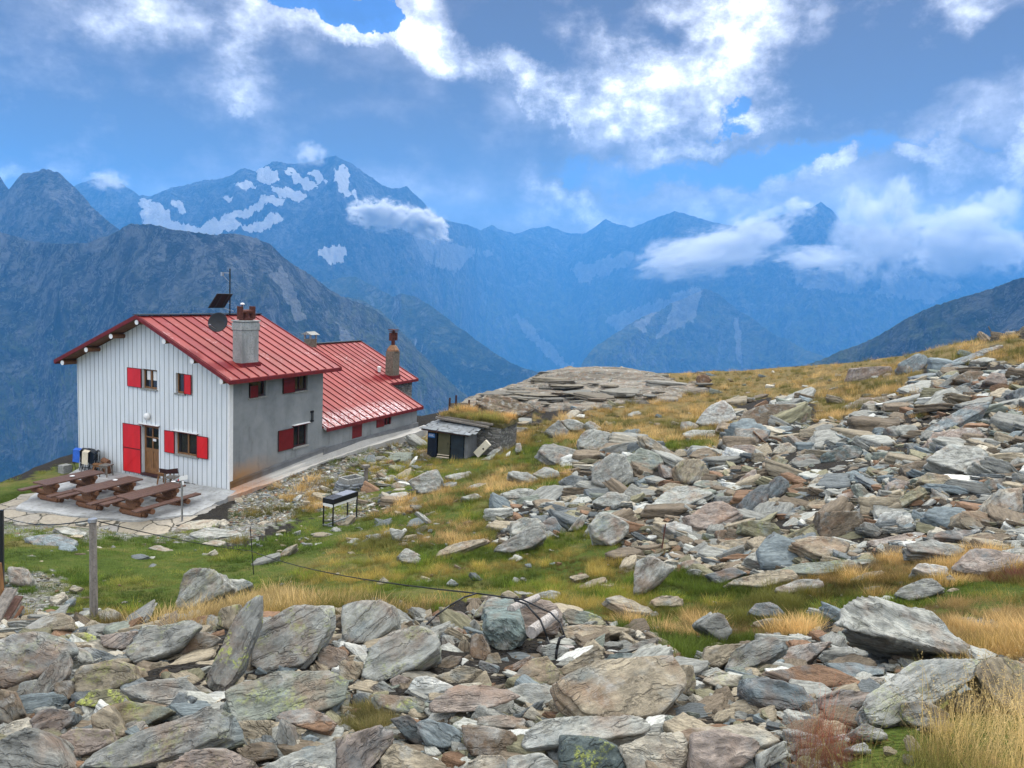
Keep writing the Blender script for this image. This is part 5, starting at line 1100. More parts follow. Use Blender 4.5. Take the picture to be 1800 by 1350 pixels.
# near band, left
h('A', [(0,730),(180,695),(330,745),(385,780),(300,830),(180,900),(80,940),(0,960),(-60,900),(-60,760)], 38, -8, .34, 'grey', .15, lab='broad grey layered slab at left edge below the plank pile')
h('A', [(330,800),(410,765),(580,810),(560,860),(440,865),(330,850)], 30, 0, .14, 'slate')
h('A', [(90,700),(220,620),(300,615),(340,640),(340,690),(200,695)], 40, -10, .2, 'tan', .3)
h('A', [(300,720),(400,705),(460,720),(450,760),(350,745)], 35, 0, .12, 'olive', .9)
h('A', [(455,720),(660,690),(600,790),(470,770)], 45, 5, .14, 'pink')
h('A', [(575,800),(665,668),(925,645),(970,690),(735,770),(640,850)], 24, -6, .50, 'grey', .25, lift=.30, under=.5, lab='thick grey slab roofing a dark hollow, left of the leaning lichen slab')
h('A', [(650,858),(740,765),(960,700),(1050,745),(1000,800),(800,850)], 72, 0, .22, 'brown', lift=.12, under=.4)
h('A', [(980,905),(1110,640),(1190,530),(1240,535),(1235,640),(1150,860),(1060,1000),(1010,965)], 52, 14, .13, 'grey', 1.0, lab='long pale slab spotted with yellow lichen, leaning upright in the foreground')
h('A', [(1185,850),(1250,640),(1400,580),(1560,590),(1560,690),(1490,800),(1420,880),(1230,900)], 54, -6, .30, 'light', .35, lab='big pale boulder face right of the leaning lichen slab')
h('A', [(1025,665),(1040,600),(1130,562),(1150,600),(1090,700)], 58, 0, .2, 'tan', .4)
h('A', [(832,590),(850,440),(900,400),(1030,408),(1060,450),(1050,520),(990,570),(940,600)], 60, -5, .75, 'light', .2, lab='pale square boulder half sunk in grass behind the foreground rocks')
h('A', [(1040,500),(1060,450),(1150,450),(1210,480),(1150,500),(1060,530)], 40, 5, .4, 'light', .1)
h('A', [(870,635),(900,600),(945,600),(950,640),(900,650)], 50, 0, .12, 'light')
h('A', [(460,610),(500,580),(560,605),(550,650),(480,655)], 50, 0, .2, 'tan', .2)
h('A', [(350,690),(470,665),(650,655),(700,680),(520,700),(380,705)], 20, 0, .14, 'grey')
h('A', [(150,1035),(160,950),(310,785),(340,850),(330,900),(190,1050)], 48, 22, .16, 'grey', .0)
h('A', [(345,960),(350,870),(400,850),(480,880),(620,840),(650,910),(560,960),(380,1020)], 50, 0, .30, 'tan', .3)
h('A', [(560,970),(700,930),(880,920),(930,960),(925,1030),(800,1060),(640,1010)], 34, 0, .16, 'grey')
h('A', [(885,955),(960,955),(1050,1010),(960,1022)], 35, 12, .10, 'cream')
h('A', [(800,1055),(850,990),(935,1015),(900,1085)], 45, 0, .14, 'slate')
h('A', [(70,1000),(90,940),(180,925),(200,950),(150,1030),(80,1030)], 50, 0, .16, 'grey', .1)
h('A', [(320,1345),(400,1290),(560,1210),(900,1080),(1035,1030),(1080,1100),(1090,1200),(900,1260),(700,1350)], 34, -14, .32, 'grey', .2, lab='long slanting grey slab at the bottom, right of the teal-topped rock')
h('A', [(1040,1000),(1200,900),(1560,890),(1640,940),(1620,1040),(1400,1100),(1080,1140),(1050,1080)], 26, 0, .26, 'green', .35, lab='wide flat greenish slab below the big pale boulder face')
h('A', [(1290,1110),(1340,1080),(1480,1060),(1600,1140),(1570,1195),(1420,1140)], 32, 8, .12, 'rust', 0, lift=.22, under=.3)
h('A', [(1305,1210),(1330,1120),(1375,1150),(1405,1270),(1350,1290)], 65, 0, .14, 'grey')
h('A', [(1430,1210),(1470,1190),(1515,1210),(1485,1255),(1440,1250)], 60, 0, .10, 'blue')
h('A', [(1080,1130),(1280,1120),(1295,1200),(1200,1230),(1110,1240)], 40, 0, .18, 'tan')
h('A', [(440,1065),(600,1030),(830,1068),(700,1145),(620,1190),(540,1110)], 50, 4, .20, 'olive', .6)
h('A', [(130,1110),(210,1060),(370,1085),(310,1135),(290,1185),(140,1175)], 45, 0, .26, 'blue', 0, lab='blue-teal topped rock low in the left foreground')
h('A', [(265,1190),(340,1165),(520,1170),(530,1230),(330,1315),(270,1290)], 46, 0, .28, 'pink', .2)
h('A', [(-40,1230),(150,1150),(220,1180),(310,1330),(250,1400),(-40,1400)], 45, 0, .40, 'grey', 0)
h('A', [(0,970),(70,985),(120,1090),(60,1150),(-30,1120)], 45, 10, .26, 'brown')
h('A', [(360,1050),(440,980),(560,975),(655,1020),(500,1060)], 40, 0, .16, 'olive', 1.0)
h('A', [(0,1150),(130,1110),(200,1150),(100,1190),(-20,1220)], 30, -10, .14, 'cream')
h('A', [(770,1355),(900,1262),(1060,1250),(1240,1330),(1200,1400),(800,1400)], 36, 0, .24, 'pink', .1)
h('A', [(1235,1340),(1500,1260),(1640,1195),(1640,1330),(1500,1400),(1260,1400)], 34, 0, .24, 'light')
h('A', [(1500,805),(1560,762),(1640,790),(1640,850),(1550,890),(1500,860)], 45, 0, .22, 'grey')
h('A', [(1110,1260),(1200,1235),(1290,1220),(1320,1290),(1200,1330)], 45, 0, .18, 'brown'); h('A', [(1270,1240),(1300,1235),(1345,1300),(1300,1320)], 60, 0, .10, 'grey')
h('A', [(560,1210),(620,1180),(600,1130),(680,1120),(700,1150),(640,1200)], 45, 0, .2, 'light'); h('A', [(250,940),(340,930),(350,1010),(270,1050)], 50, 0, .2, 'brown'); h('A', [(430,1100),(520,1040),(600,1200),(520,1240),(440,1180)], 50, 0, .2, 'tan', .2)
# near band, middle
h('B', [(0,490),(60,470),(200,460),(265,490),(275,600),(140,700),(0,690)], 52, 0, .34, 'light', .1, lab='pale blocky boulder below the grass, upper middle of the foreground')
h('B', [(100,880),(150,700),(330,595),(500,600),(525,740),(430,790),(360,850),(200,900)], 50, -8, .40, 'light', .3, lab='large pale rounded-edge boulder left of the log-topped cairn')
h('B', [(0,690),(130,700),(140,770),(100,780)], 30, 8, .08, 'white')
h('B', [(735,640),(755,555),(965,560),(985,650),(945,740),(870,755),(790,725)], 80, 0, .80, 'verdigris', 0, lift=.30, lab='teal-fronted boulder with grey driftwood logs on top, centre foreground', name='boulder', level=6)
h('B', [(770,550),(880,495),(1000,440),(1110,455),(1175,540),(1150,630),(985,655),(965,565)], 40, 6, .40, 'pink', 0, lift=.46)
h('B', [(695,550),(780,430),(870,465),(770,520),(740,560)], 55, 0, .3, 'light', .3); h('B', [(840,430),(880,408),(930,440),(900,470)], 50, 0, .2, 'tan')
h('B', [(530,735),(525,650),(560,640),(600,710),(590,745)], 60, 0, .2, 'light'); h('B', [(600,750),(640,650),(672,690),(670,770)], 60, 0, .16, 'tan'); h('B', [(555,640),(600,600),(660,625),(620,672)], 45, 0, .14, 'rust')
h('B', [(680,760),(690,650),(740,650),(785,740),(740,805)], 65, 0, .2, 'brown'); h('B', [(760,800),(770,750),(830,740),(850,800),(800,815)], 65, 0, .14, 'tan')
h('B', [(720,820),(730,785),(835,820),(832,870),(765,866)], 70, 0, .14, 'blue', 0, lab='small vivid blue rock below the log-topped boulder')
h('B', [(865,910),(1000,770),(1080,765),(1145,840),(1140,912),(1000,908)], 46, 0, .30, 'tan', .2)
h('B', [(845,850),(860,820),(1000,755),(1012,775),(880,862)], 50, -12, .10, 'rust')
h('B', [(1160,600),(1250,585),(1560,618),(1400,652),(1200,682)], 30, 0, .16, 'tan'); h('B', [(1160,540),(1200,500),(1300,545),(1400,560),(1400,590),(1160,590)], 38, 0, .26, 'green', .5)
h('B', [(1150,830),(1350,695),(1388,770),(1290,812),(1180,862)], 48, -6, .20, 'tan'); h('B', [(1050,715),(1100,690),(1210,715),(1200,785),(1080,790)], 50, 0, .18, 'light')
h('B', [(1140,900),(1200,860),(1360,785),(1600,765),(1780,755),(1810,900),(1720,1010),(1640,1090),(1280,1090),(1180,990)], 28, 4, .22, 'tan', 0, lab='largest flat tan slab, right of centre in the foreground', level=6, rough=.6, strata=.6)
h('B', [(1430,745),(1600,670),(1672,660),(1660,692),(1500,742)], 36, -10, .12, 'grey'); h('B', [(1390,780),(1430,735),(1580,745),(1665,780),(1500,812)], 44, 0, .12, 'teal')
h('B', [(845,935),(950,905),(1080,905),(1140,940),(1150,990),(1000,1020),(930,990)], 36, 0, .20, 'light')
h('B', [(440,1005),(620,910),(770,915),(965,965),(860,1010),(700,1050),(480,1062)], 22, 0, .20, 'pink', 0, lift=.24, under=.8, lab='thin pinkish slab with a dark undercut, centre foreground below the logs')
h('B', [(325,945),(380,870),(450,855),(610,915),(560,960),(400,965)], 42, 6, .22, 'white'); h('B', [(490,862),(630,805),(735,830),(660,912),(590,910)], 36, 0, .22, 'tan')
h('B', [(385,1110),(450,1080),(640,1140),(650,1220),(540,1242),(450,1232)], 36, 8, .16, 'blue'); h('B', [(160,960),(300,960),(430,980),(452,1060),(300,1052),(180,1012)], 28, 0, .16, 'green', .5)
h('B', [(250,1090),(350,1065),(405,1110),(452,1200),(420,1237),(330,1182)], 50, 0, .18, 'dark', 0, lab='near-black rock in the centre of the foreground')
h('B', [(890,1280),(960,1150),(1050,1085),(1300,1075),(1560,1060),(1672,1120),(1560,1170),(1150,1222)], 22, -4, .26, 'light', 0, lab='long pale striped slab below the largest tan slab', strata=1.3, level=6)
h('B', [(1150,1365),(1160,1220),(1220,1190),(1350,1200),(1460,1240),(1515,1320),(1500,1375)], 58, 0, .34, 'teal', .9, lab='dark teal boulder with yellow lichen at the bottom centre')
h('B', [(195,1300),(260,1210),(350,1230),(565,1330),(540,1380),(200,1380)], 36, 6, .2, 'tan'); h('B', [(-20,1180),(180,1110),(270,1160),(230,1260),(150,1380),(-20,1380)], 46, 0, .34, 'pink', .1)
h('B', [(640,1115),(700,1130),(880,1140),(935,1200),(860,1292),(700,1282),(655,1200)], 50, 0, .24, 'brown'); h('B', [(650,1335),(740,1280),(860,1285),(882,1330),(850,1380),(660,1380)], 44, 0, .2, 'cream')
h('B', [(880,1295),(1060,1265),(1155,1350),(1100,1390),(880,1380)], 36, 0, .2, 'light'); h('B', [(1455,1235),(1620,1170),(1810,1150),(1840,1250),(1810,1370),(1520,1375)], 34, 0, .3, 'cream', 0)
h('B', [(1680,1122),(1800,1080),(1830,1150),(1700,1155)], 30, 0, .14, 'light'); h('B', [(700,1070),(800,1060),(970,1085),(960,1140),(820,1130),(720,1120)], 28, 0, .14, 'light'); h('B', [(955,1080),(1000,1020),(1060,1080),(1040,1110)], 55, 0, .14, 'cream')
h('B', [(840,1060),(850,1035),(920,1030),(930,1065),(880,1075)], 60, 0, .12, 'green'); h('B', [(570,1095),(600,1075),(690,1090),(670,1130),(600,1130)], 45, 0, .12, 'olive', .6); h('B', [(490,800),(560,755),(640,760),(600,820),(520,850)], 45, 0, .2, 'brown')
h('B', [(250,890),(310,855),(362,880),(320,940),(270,930)], 60, 0, .2, 'pink'); h('B', [(140,930),(220,885),(305,960),(200,960)], 48, 0, .16, 'grey'); h('B', [(-10,780),(110,785),(120,830),(70,900),(-10,890)], 48, 0, .24, 'tan'); h('B', [(60,960),(120,950),(165,1010),(60,1030)], 45, 0, .14, 'slate')
h('B', [(440,560),(560,525),(640,520),(700,560),(640,600),(500,610)], 38, 0, .26, 'grey', .2); h('B', [(660,600),(700,560),(735,600),(725,650),(680,650)], 60, 0, .18, 'light'); h('B', [(740,510),(770,495),(810,510),(790,545),(750,545)], 50, 0, .12, 'white')
# near band, right
h('C', [(795,560),(850,495),(960,448),(1100,485),(1290,510),(1450,620),(1595,768),(1350,712),(1100,655),(960,615)], 24, 10, .78, 'light', .05, lift=.06, under=.42, lab='giant pale boulder with a deep dark overhang, right foreground', level=6, strata=1.2, name='boulder')
h('C', [(215,830),(250,740),(430,640),(560,655),(575,700),(450,785),(280,840)], 42, -12, .30, 'grey', .1, lab='grey layered rock left of the giant overhanging boulder')
h('C', [(100,800),(120,708),(350,688),(300,740),(200,820)], 44, 0, .2, 'tan'); h('C', [(500,800),(560,705),(800,675),(720,745),(640,805)], 38, 0, .16, 'pink')
h('C', [(430,835),(740,795),(790,850),(1010,925),(720,920),(540,885)], 30, 6, .12, 'rust'); h('C', [(740,805),(880,795),(1100,810),(1080,850),(880,868)], 22, 0, .10, 'blue')
h('C', [(775,880),(900,865),(1075,875),(1020,922),(850,918)], 26, 0, .12, 'light'); h('C', [(105,885),(200,835),(335,870),(300,915),(180,920)], 34, 0, .18, 'cream', .2)
h('C', [(320,940),(330,880),(450,868),(650,915),(722,1010),(640,1045),(400,1035)], 50, 5, .30, 'blue', 0, lab='rounded blue-grey boulder low in the right foreground')
h('C', [(705,975),(820,930),(1002,945),(940,1055),(730,1048)], 42, 0, .24, 'pink'); h('C', [(930,1085),(1000,950),(1180,820),(1250,785),(1450,778),(1620,780),(1560,860),(1430,930),(1250,1010),(1120,1120)], 34, -8, .36, 'light', .25, lab='long pale violet-grey slab below the giant overhanging boulder', level=6)
h('C', [(1560,850),(1640,765),(1780,775),(1830,830),(1830,1080),(1700,1010),(1640,960)], 62, -8, .34, 'tan', .2, lab='upright brownish rock at right edge below the giant boulder')
h('C', [(1420,985),(1500,940),(1600,958),(1645,1020),(1500,1055)], 40, 0, .2, 'tan'); h('C', [(1275,1130),(1350,1085),(1445,1120),(1400,1165)], 45, 0, .2, 'tan'); h('C', [(1160,1010),(1300,990),(1420,1060),(1400,1110),(1250,1130),(1170,1100)], 50, 0, .3, 'grey', .7)
h('C', [(-20,1155),(330,1110),(525,1190),(400,1232),(50,1215)], 22, 0, .2, 'cream', 0); h('C', [(35,1310),(50,1160),(200,1150),(425,1210),(320,1345),(40,1370)], 42, 0, .34, 'pink', 0); h('C', [(395,1275),(550,1200),(565,1290),(400,1370)], 50, 0, .28, 'light')
h('C', [(795,1190),(850,1165),(892,1198),(860,1228)], 50, 0, .12, 'white', 0, lab='small white quartz stone near the dry grass, bottom right'); h('C', [(850,1245),(960,1210),(1012,1270),(900,1265)], 36, 0, .1, 'white'); h('C', [(900,1150),(960,1110),(1060,1140),(1080,1200),(960,1200)], 46, 0, .24, 'light')
h('C', [(-20,800),(60,800),(72,900),(60,970),(-20,965)], 60, 0, .3, 'tan', .7); h('C', [(350,525),(390,480),(460,475),(530,510),(545,550),(380,548)], 44, 0, .22, 'blue', 0, lab='smooth blue-grey rock in the grass left of the giant boulder')
h('C', [(95,600),(200,528),(242,572),(225,690),(190,622)], 60, 14, .3, 'grey', 0, lab='pointed grey rock standing in the grass, left of the giant boulder'); h('C', [(365,580),(450,558),(605,570),(560,602),(400,605)], 24, 0, .12, 'tan')
h('C', [(1105,445),(1150,400),(1310,335),(1402,400),(1280,452),(1180,468)], 40, -10, .34, 'grey', .1); h('C', [(1215,295),(1260,265),(1390,290),(1402,330),(1330,338)], 34, 0, .3, 'white'); h('C', [(1370,350),(1410,330),(1450,360),(1400,385)], 45, 0, .2, 'tan'); h('C', [(1395,410),(1430,395),(1475,410),(1420,430)], 40, 0, .15, 'tan')
h('C', [(1438,275),(1530,185),(1640,200),(1830,235),(1800,315),(1600,322),(1500,302)], 30, 6, .3, 'pink', 0, lab='broad pinkish slab at right edge behind the dark red bush'); h('C', [(575,160),(630,130),(780,132),(895,160),(840,232),(720,228)], 26, 0, .3, 'tan', 0)
h('C', [(318,235),(370,195),(580,215),(590,262),(450,288)], 28, 0, .24, 'light'); h('C', [(730,132),(735,0),(950,0),(950,132),(850,140)], 74, 0, .6, 'brown', 0, lab='square brown block standing upright in the rubble', rough=.5); h('C', [(300,105),(310,50),(400,40),(510,60),(525,120),(420,152)], 62, 0, .4, 'olive', .3)
h('C', [(505,145),(730,40),(732,130),(560,158)], 52, -6, .3, 'olive'); h('C', [(85,205),(250,145),(355,135),(330,190),(130,228)], 32, -6, .18, 'tan', .3); h('C', [(445,315),(650,265),(1032,240),(1035,292),(750,322)], 20, 0, .22, 'green', .3)
h('C', [(205,375),(430,310),(600,295),(625,345),(440,392)], 26, -6, .26, 'tan'); h('C', [(475,405),(600,358),(730,352),(742,392),(560,425)], 26, 0, .26, 'grey'); h('C', [(125,325),(260,288),(335,320),(200,375)], 32, 0, .2, 'slate')
h('C', [(975,155),(1200,105),(1345,92),(1180,172),(1000,188)], 22, -5, .18, 'pink'); h('C', [(1175,165),(1320,140),(1505,190),(1450,232),(1200,212)], 26, 0, .26, 'grey'); h('C', [(1475,155),(1560,115),(1830,120),(1830,182),(1500,188)], 22, 0, .2, 'brown')
h('C', [(1305,135),(1360,100),(1585,85),(1500,142)], 22, 0, .16, 'slate'); h('C', [(1665,205),(1800,180),(1830,238)], 20, 0, .14, 'light'); h('C', [(1035,60),(1060,0),(1200,-8),(1225,60),(1090,85)], 48, 0, .4, 'white'); h('C', [(1285,0),(1440,-10),(1455,60),(1300,82)], 52, 0, .4, 'grey')
h('C', [(1445,55),(1470,-5),(1600,-8),(1665,90),(1500,92)], 52, 0, .4, 'tan'); h('C', [(-5,22),(260,-6),(325,8),(180,92),(60,82)], 28, 0, .3, 'pink'); h('C', [(955,50),(1000,60),(1062,100),(1030,135),(970,120)], 58, 0, .2, 'grey'); h('C', [(170,100),(230,92),(252,130),(190,155)], 50, 0, .2, 'brown')
h('C', [(880,355),(960,320),(1065,305),(1050,330),(920,365)], 26, 0, .12, 'tan'); h('C', [(220,240),(360,195),(520,170),(525,190),(330,240)], 24, 0, .14, 'grey'); h('C', [(-10,260),(60,245),(105,265),(60,310),(-10,300)], 40, 0, .26, 'grey')
# middle slope and rubble hill
h('B', [(782,200),(900,130),(1000,75),(1062,60),(1082,130),(1000,190),(900,215)], 46, -14, .5, 'grey', 0, lab='brown-grey wedge boulder in the middle of the meadow', under=.2); h('B', [(868,65),(960,28),(1062,52),(960,90),(890,98)], 40, 0, .4, 'light', .2); h('B', [(1062,52),(1120,20),(1170,90),(1120,110),(1075,90)], 45, 10, .3, 'blue')
h('B', [(1302,60),(1400,0),(1522,50),(1510,110),(1440,185),(1320,120)], 52, 0, .6, 'light', .2, lab='pale block on the meadow edge left of the rusty stake'); h('B', [(1533,445),(1550,250),(1630,215),(1700,250),(1762,290),(1690,370),(1600,432)], 54, -10, .7, 'light', 0, lab='pale angular boulder with dark right side below the rusty stake', under=.15)
h('B', [(488,242),(520,190),(640,155),(760,135),(782,150),(620,205)], 28, -6, .2, 'tan', 0, lab='low tan rock ledge in the green meadow'); h('B', [(253,85),(340,100),(300,155),(265,130)], 50, 0, .2, 'light'); h('B', [(298,245),(350,188),(415,240),(412,272),(340,265)], 45, 0, .26, 'light')
h('B', [(1378,455),(1470,440),(1620,500),(1662,542),(1500,522)], 20, 8, .12, 'tan'); h('B', [(1620,460),(1700,440),(1802,445),(1802,492),(1650,497)], 24, 0, .16, 'tan'); h('B', [(1198,100),(1270,10),(1302,20),(1262,92)], 60, 14, .2, 'light'); h('B', [(1230,400),(1330,350),(1400,335),(1390,375),(1280,405)], 24, -6, .12, 'tan')
h('B', [(550,380),(580,350),(622,380),(580,390)], 45, 0, .1, 'blue'); h('B', [(900,360),(910,340),(940,352),(925,375)], 45, 0, .1, 'light'); h('B', [(1200,340),(1290,322),(1310,340),(1230,362)], 24, 0, .1, 'tan'); h('B', [(270,500),(310,462),(350,490),(330,515)], 50, 0, .18, 'tan'); h('B', [(180,380),(220,340),(255,370),(230,385)], 50, 0, .14, 'tan')
h('D', [(1278,565),(1400,420),(1490,385),(1560,455),(1578,540),(1500,578),(1350,592)], 60, -6, 1.3, 'white', 0, lab='big whitish boulder alone on the upper meadow', under=.1, name='boulder')
h('D', [(558,1005),(570,880),(700,785),(785,800),(838,880),(842,970),(720,1032)], 66, 0, .9, 'light', 0, lab='tall rounded grey boulder where the rubble meets the grass', name='boulder')
h('P', [(1294,747),(1308,722),(1350,710),(1400,710),(1424,724),(1410,746),(1340,752)], 58, 0, 1.0, 'brown', 0, lab='long brown boulder directly right of the whitish boulder', name='boulder')
h('D', [(715,672),(800,612),(880,610),(902,640),(820,667)], 44, 0, .4, 'blue', 0, lab='blue-grey rock on the meadow edge below the upper meadow'); h('D', [(888,650),(960,668),(1202,818),(1150,842),(920,722)], 46, 16, .3, 'tan')
h('D', [(775,825),(900,735),(1050,790),(1062,850),(930,922),(840,900)], 36, 0, .45, 'green'); h('D', [(1138,865),(1200,820),(1330,808),(1392,890),(1360,960),(1200,1002)], 60, 0, .6, 'tan', .2); h('D', [(1475,772),(1550,722),(1680,718),(1785,795),(1600,802)], 44, 0, .4, 'pink')
h('D', [(938,1175),(1130,1000),(1280,1003),(1432,1050),(1300,1112),(1100,1192),(980,1213)], 30, -8, .36, 'light', .1, lab='long pale pink and green slab right of the tall grey boulder'); h('D', [(1193,1245),(1350,1140),(1450,1100),(1612,1180),(1400,1292),(1330,1332)], 32, -6, .34, 'pink')
h('D', [(1575,1135),(1700,1015),(1795,990),(1795,1100),(1680,1202),(1620,1192)], 46, -10, .4, 'slate', 0, lab='dark blue-grey rock with white streaks in the rubble'); h('D', [(518,1315),(620,1180),(830,1258),(905,1290),(750,1348),(560,1350)], 44, 6, .4, 'light')
h('D', [(328,965),(420,930),(542,958),(522,1022),(380,1012)], 44, 0, .4, 'slate'); h('D', [(138,925),(230,868),(320,890),(332,942),(230,962)], 46, 0, .4, 'light'); h('D', [(-10,1242),(180,1233),(232,1290),(240,1352),(-10,1352)], 44, 0, .5, 'light', .1)
h('D', [(558,1115),(680,1048),(822,1075),(800,1152),(640,1142)], 40, 0, .36, 'light'); h('D', [(228,625),(330,543),(392,620),(402,662),(290,668)], 58, 0, .7, 'grey'); h('D', [(338,552),(430,540),(502,570),(492,622),(400,612)], 50, 0, .6, 'light'); h('D', [(508,572),(540,543),(645,612),(560,622)], 48, 10, .5, 'light')
h('D', [(448,692),(540,608),(692,640),(692,722),(560,762),(470,732)], 50, 0, .6, 'light', .1); h('D', [(168,762),(250,708),(400,740),(562,800),(550,842),(300,852)], 32, 0, .5, 'grey'); h('D', [(998,1032),(1100,983),(1212,1000),(1100,1062)], 32, 0, .2, 'tan')
h('D', [(1048,1282),(1130,1250),(1272,1300),(1282,1347),(1150,1347)], 40, 6, .26, 'white'); h('D', [(1258,992),(1350,963),(1462,985),(1472,1032),(1300,1012)], 34, 0, .26, 'green'); h('D', [(1568,972),(1700,878),(1717,940),(1600,1002)], 48, -8, .2, 'pink')
h('D', [(1178,652),(1270,613),(1532,620),(1520,652),(1250,667)], 24, 0, .3, 'light'); h('D', [(1308,292),(1305,228),(1370,233),(1402,270),(1370,297)], 72, 0, .9, 'rust', 0, lab='dark rust-coloured rock upright on the middle skyline', d=58); h('D', [(1180,560),(1240,555),(1310,590),(1290,615),(1190,620)], 50, 0, .5, 'light')
h('D', [(1030,850),(1100,880),(1140,900),(1130,950),(1060,950)], 55, 0, .3, 'pink'); h('D', [(1560,600),(1787,610),(1787,660),(1700,720),(1560,680)], 34, 0, .5, 'grey'); h('D', [(1430,720),(1480,680),(1530,690),(1560,740),(1480,750)], 55, 0, .4, 'grey'); h('D', [(640,290),(700,250),(700,260),(660,310)], 50, 0, .2, 'light')
h('E', [(898,315),(1030,240),(1122,250),(1135,300),(1050,382),(940,388)], 52, -8, 1.5, 'blue', 0, lab='big blue-grey boulder near the right skyline, right of the pink block', name='boulder', under=.15); h('E', [(578,445),(590,338),(880,330),(912,390),(870,442)], 72, 0, 1.2, 'pink', 0, lab='pinkish-tan block near the skyline, left of the big blue-grey boulder', name='boulder')
h('E', [(505,625),(650,550),(1052,530),(900,602),(700,622)], 20, 0, .6, 'brown'); h('E', [(648,602),(720,570),(800,588),(732,622)], 34, 0, .4, 'light'); h('E', [(990,845),(1130,750),(1400,600),(1532,590),(1532,625),(1300,712),(1100,825)], 24, -10, .35, 'blue', 0, lab='long pale blue slab streaking up the rubble at right')
h('E', [(1065,862),(1150,790),(1450,750),(1542,840),(1350,882),(1130,902)], 30, 0, .5, 'pink'); h('E', [(1115,985),(1270,880),(1520,900),(1562,970),(1400,1082),(1370,1002)], 32, 0, .6, 'light', 0, lab='large grey-tan slab in the right rubble below the pale blue slab'); h('E', [(938,1025),(1050,985),(1372,1000),(1360,1062),(1000,1102)], 34, 0, .4, 'brown')
h('E', [(380,1000),(390,940),(540,875),(690,910),(640,970),(500,1002)], 50, 0, .6, 'teal', 0, lab='dark teal boulder in the upper rubble'); h('E', [(138,992),(270,940),(380,930),(382,1000),(200,1022)], 34, 0, .4, 'grey'); h('E', [(-5,985),(60,953),(152,980),(100,1042),(-5,1062)], 40, 0, .4, 'olive', .3)
h('E', [(768,1002),(870,938),(952,960),(900,1012)], 40, 0, .3, 'cream'); h('E', [(288,1152),(340,1098),(430,1100),(462,1150),(340,1172)], 46, 0, .36, 'cream'); h('E', [(-5,1185),(20,1120),(100,1083),(172,1140),(100,1242),(-5,1262)], 56, -10, .5, 'slate')
h('E', [(265,1305),(300,1270),(500,1262),(722,1260),(600,1302),(330,1335)], 30, 0, .24, 'tan'); h('E', [(818,1152),(900,1120),(1002,1130),(960,1192),(830,1192)], 36, 0, .24, 'pink'); h('E', [(1038,1132),(1110,1068),(1252,1085),(1322,1150),(1200,1192)], 44, 0, .4, 'tan', .2)
h('E', [(828,1315),(1050,1160),(1132,1200),(900,1332)], 34, -10, .24, 'olive'); h('E', [(1478,1172),(1540,1120),(1662,1108),(1640,1192),(1510,1202)], 46, 0, .4, 'teal'); h('E', [(1548,1285),(1620,1180),(1795,1158),(1795,1348),(1560,1342)], 52, 0, .6, 'cream')
h('E', [(818,762),(900,743),(1022,770),(900,822)], 32, 0, .4, 'grey'); h('E', [(318,738),(380,713),(532,740),(450,757)], 26, 0, .3, 'tan'); h('E', [(598,745),(780,700),(960,678),(972,720),(780,755)], 30, -4, .4, 'brown'); h('E', [(1218,572),(1260,490),(1390,458),(1462,520),(1350,572)], 46, 0, .7, 'grey')
h('E', [(1288,425),(1400,358),(1512,370),(1450,452)], 50, 0, .8, 'brown'); h('E', [(1508,432),(1570,368),(1652,380),(1682,462)], 50, 0, .7, 'pink'); h('E', [(1405,295),(1500,268),(1602,280),(1550,302)], 22, 0, .4, 'light'); h('E', [(1448,225),(1640,178),(1642,202),(1500,242)], 26, 0, .5, 'grey')
h('E', [(1548,745),(1700,698),(1795,700),(1795,780),(1600,802)], 36, 0, .5, 'tan'); h('E', [(1588,865),(1720,780),(1795,775),(1700,852)], 30, -6, .25, 'blue'); h('E', [(1745,395),(1755,320),(1795,300),(1795,395)], 60, 0, .8, 'white'); h('E', [(1690,510),(1795,470),(1795,580),(1740,570)], 50, 0, .7, 'slate')
h('E', [(1230,330),(1300,290),(1500,240),(1640,165),(1640,200),(1400,290),(1260,350)], 20, 0, .5, 'blue'); h('E', [(450,800),(530,800),(640,800),(560,850),(520,860)], 36, 0, .3, 'white'); h('E', [(740,760),(820,760),(800,815),(750,800)], 50, 0, .3, 'blue'); h('E', [(880,860),(940,810),(1000,820),(960,860)], 45, 0, .3, 'slate')
h('E', [(700,900),(850,885),(830,915),(720,920)], 30, 0, .25, 'rust'); h('E', [(600,1060),(700,1030),(850,1020),(840,1040),(640,1070)], 26, 0, .2, 'blue'); h('E', [(480,1230),(600,1200),(600,1250),(490,1250)], 34, 0, .2, 'pink'); h('E', [(600,1150),(650,1140),(730,1240),(630,1255)], 50, 14, .2, 'green')
h('E', [(130,810),(180,815),(290,890),(240,900)], 44, 14, .3, 'light'); h('E', [(-10,760),(100,750),(190,760),(120,800),(-10,810)], 24, 0, .3, 'blue'); h('E', [(30,940),(60,890),(140,860),(200,900),(170,950)], 48, 0, .4, 'cream'); h('E', [(1140,430),(1200,420),(1300,430),(1270,470),(1160,470)], 30, 0, .5, 'tan')
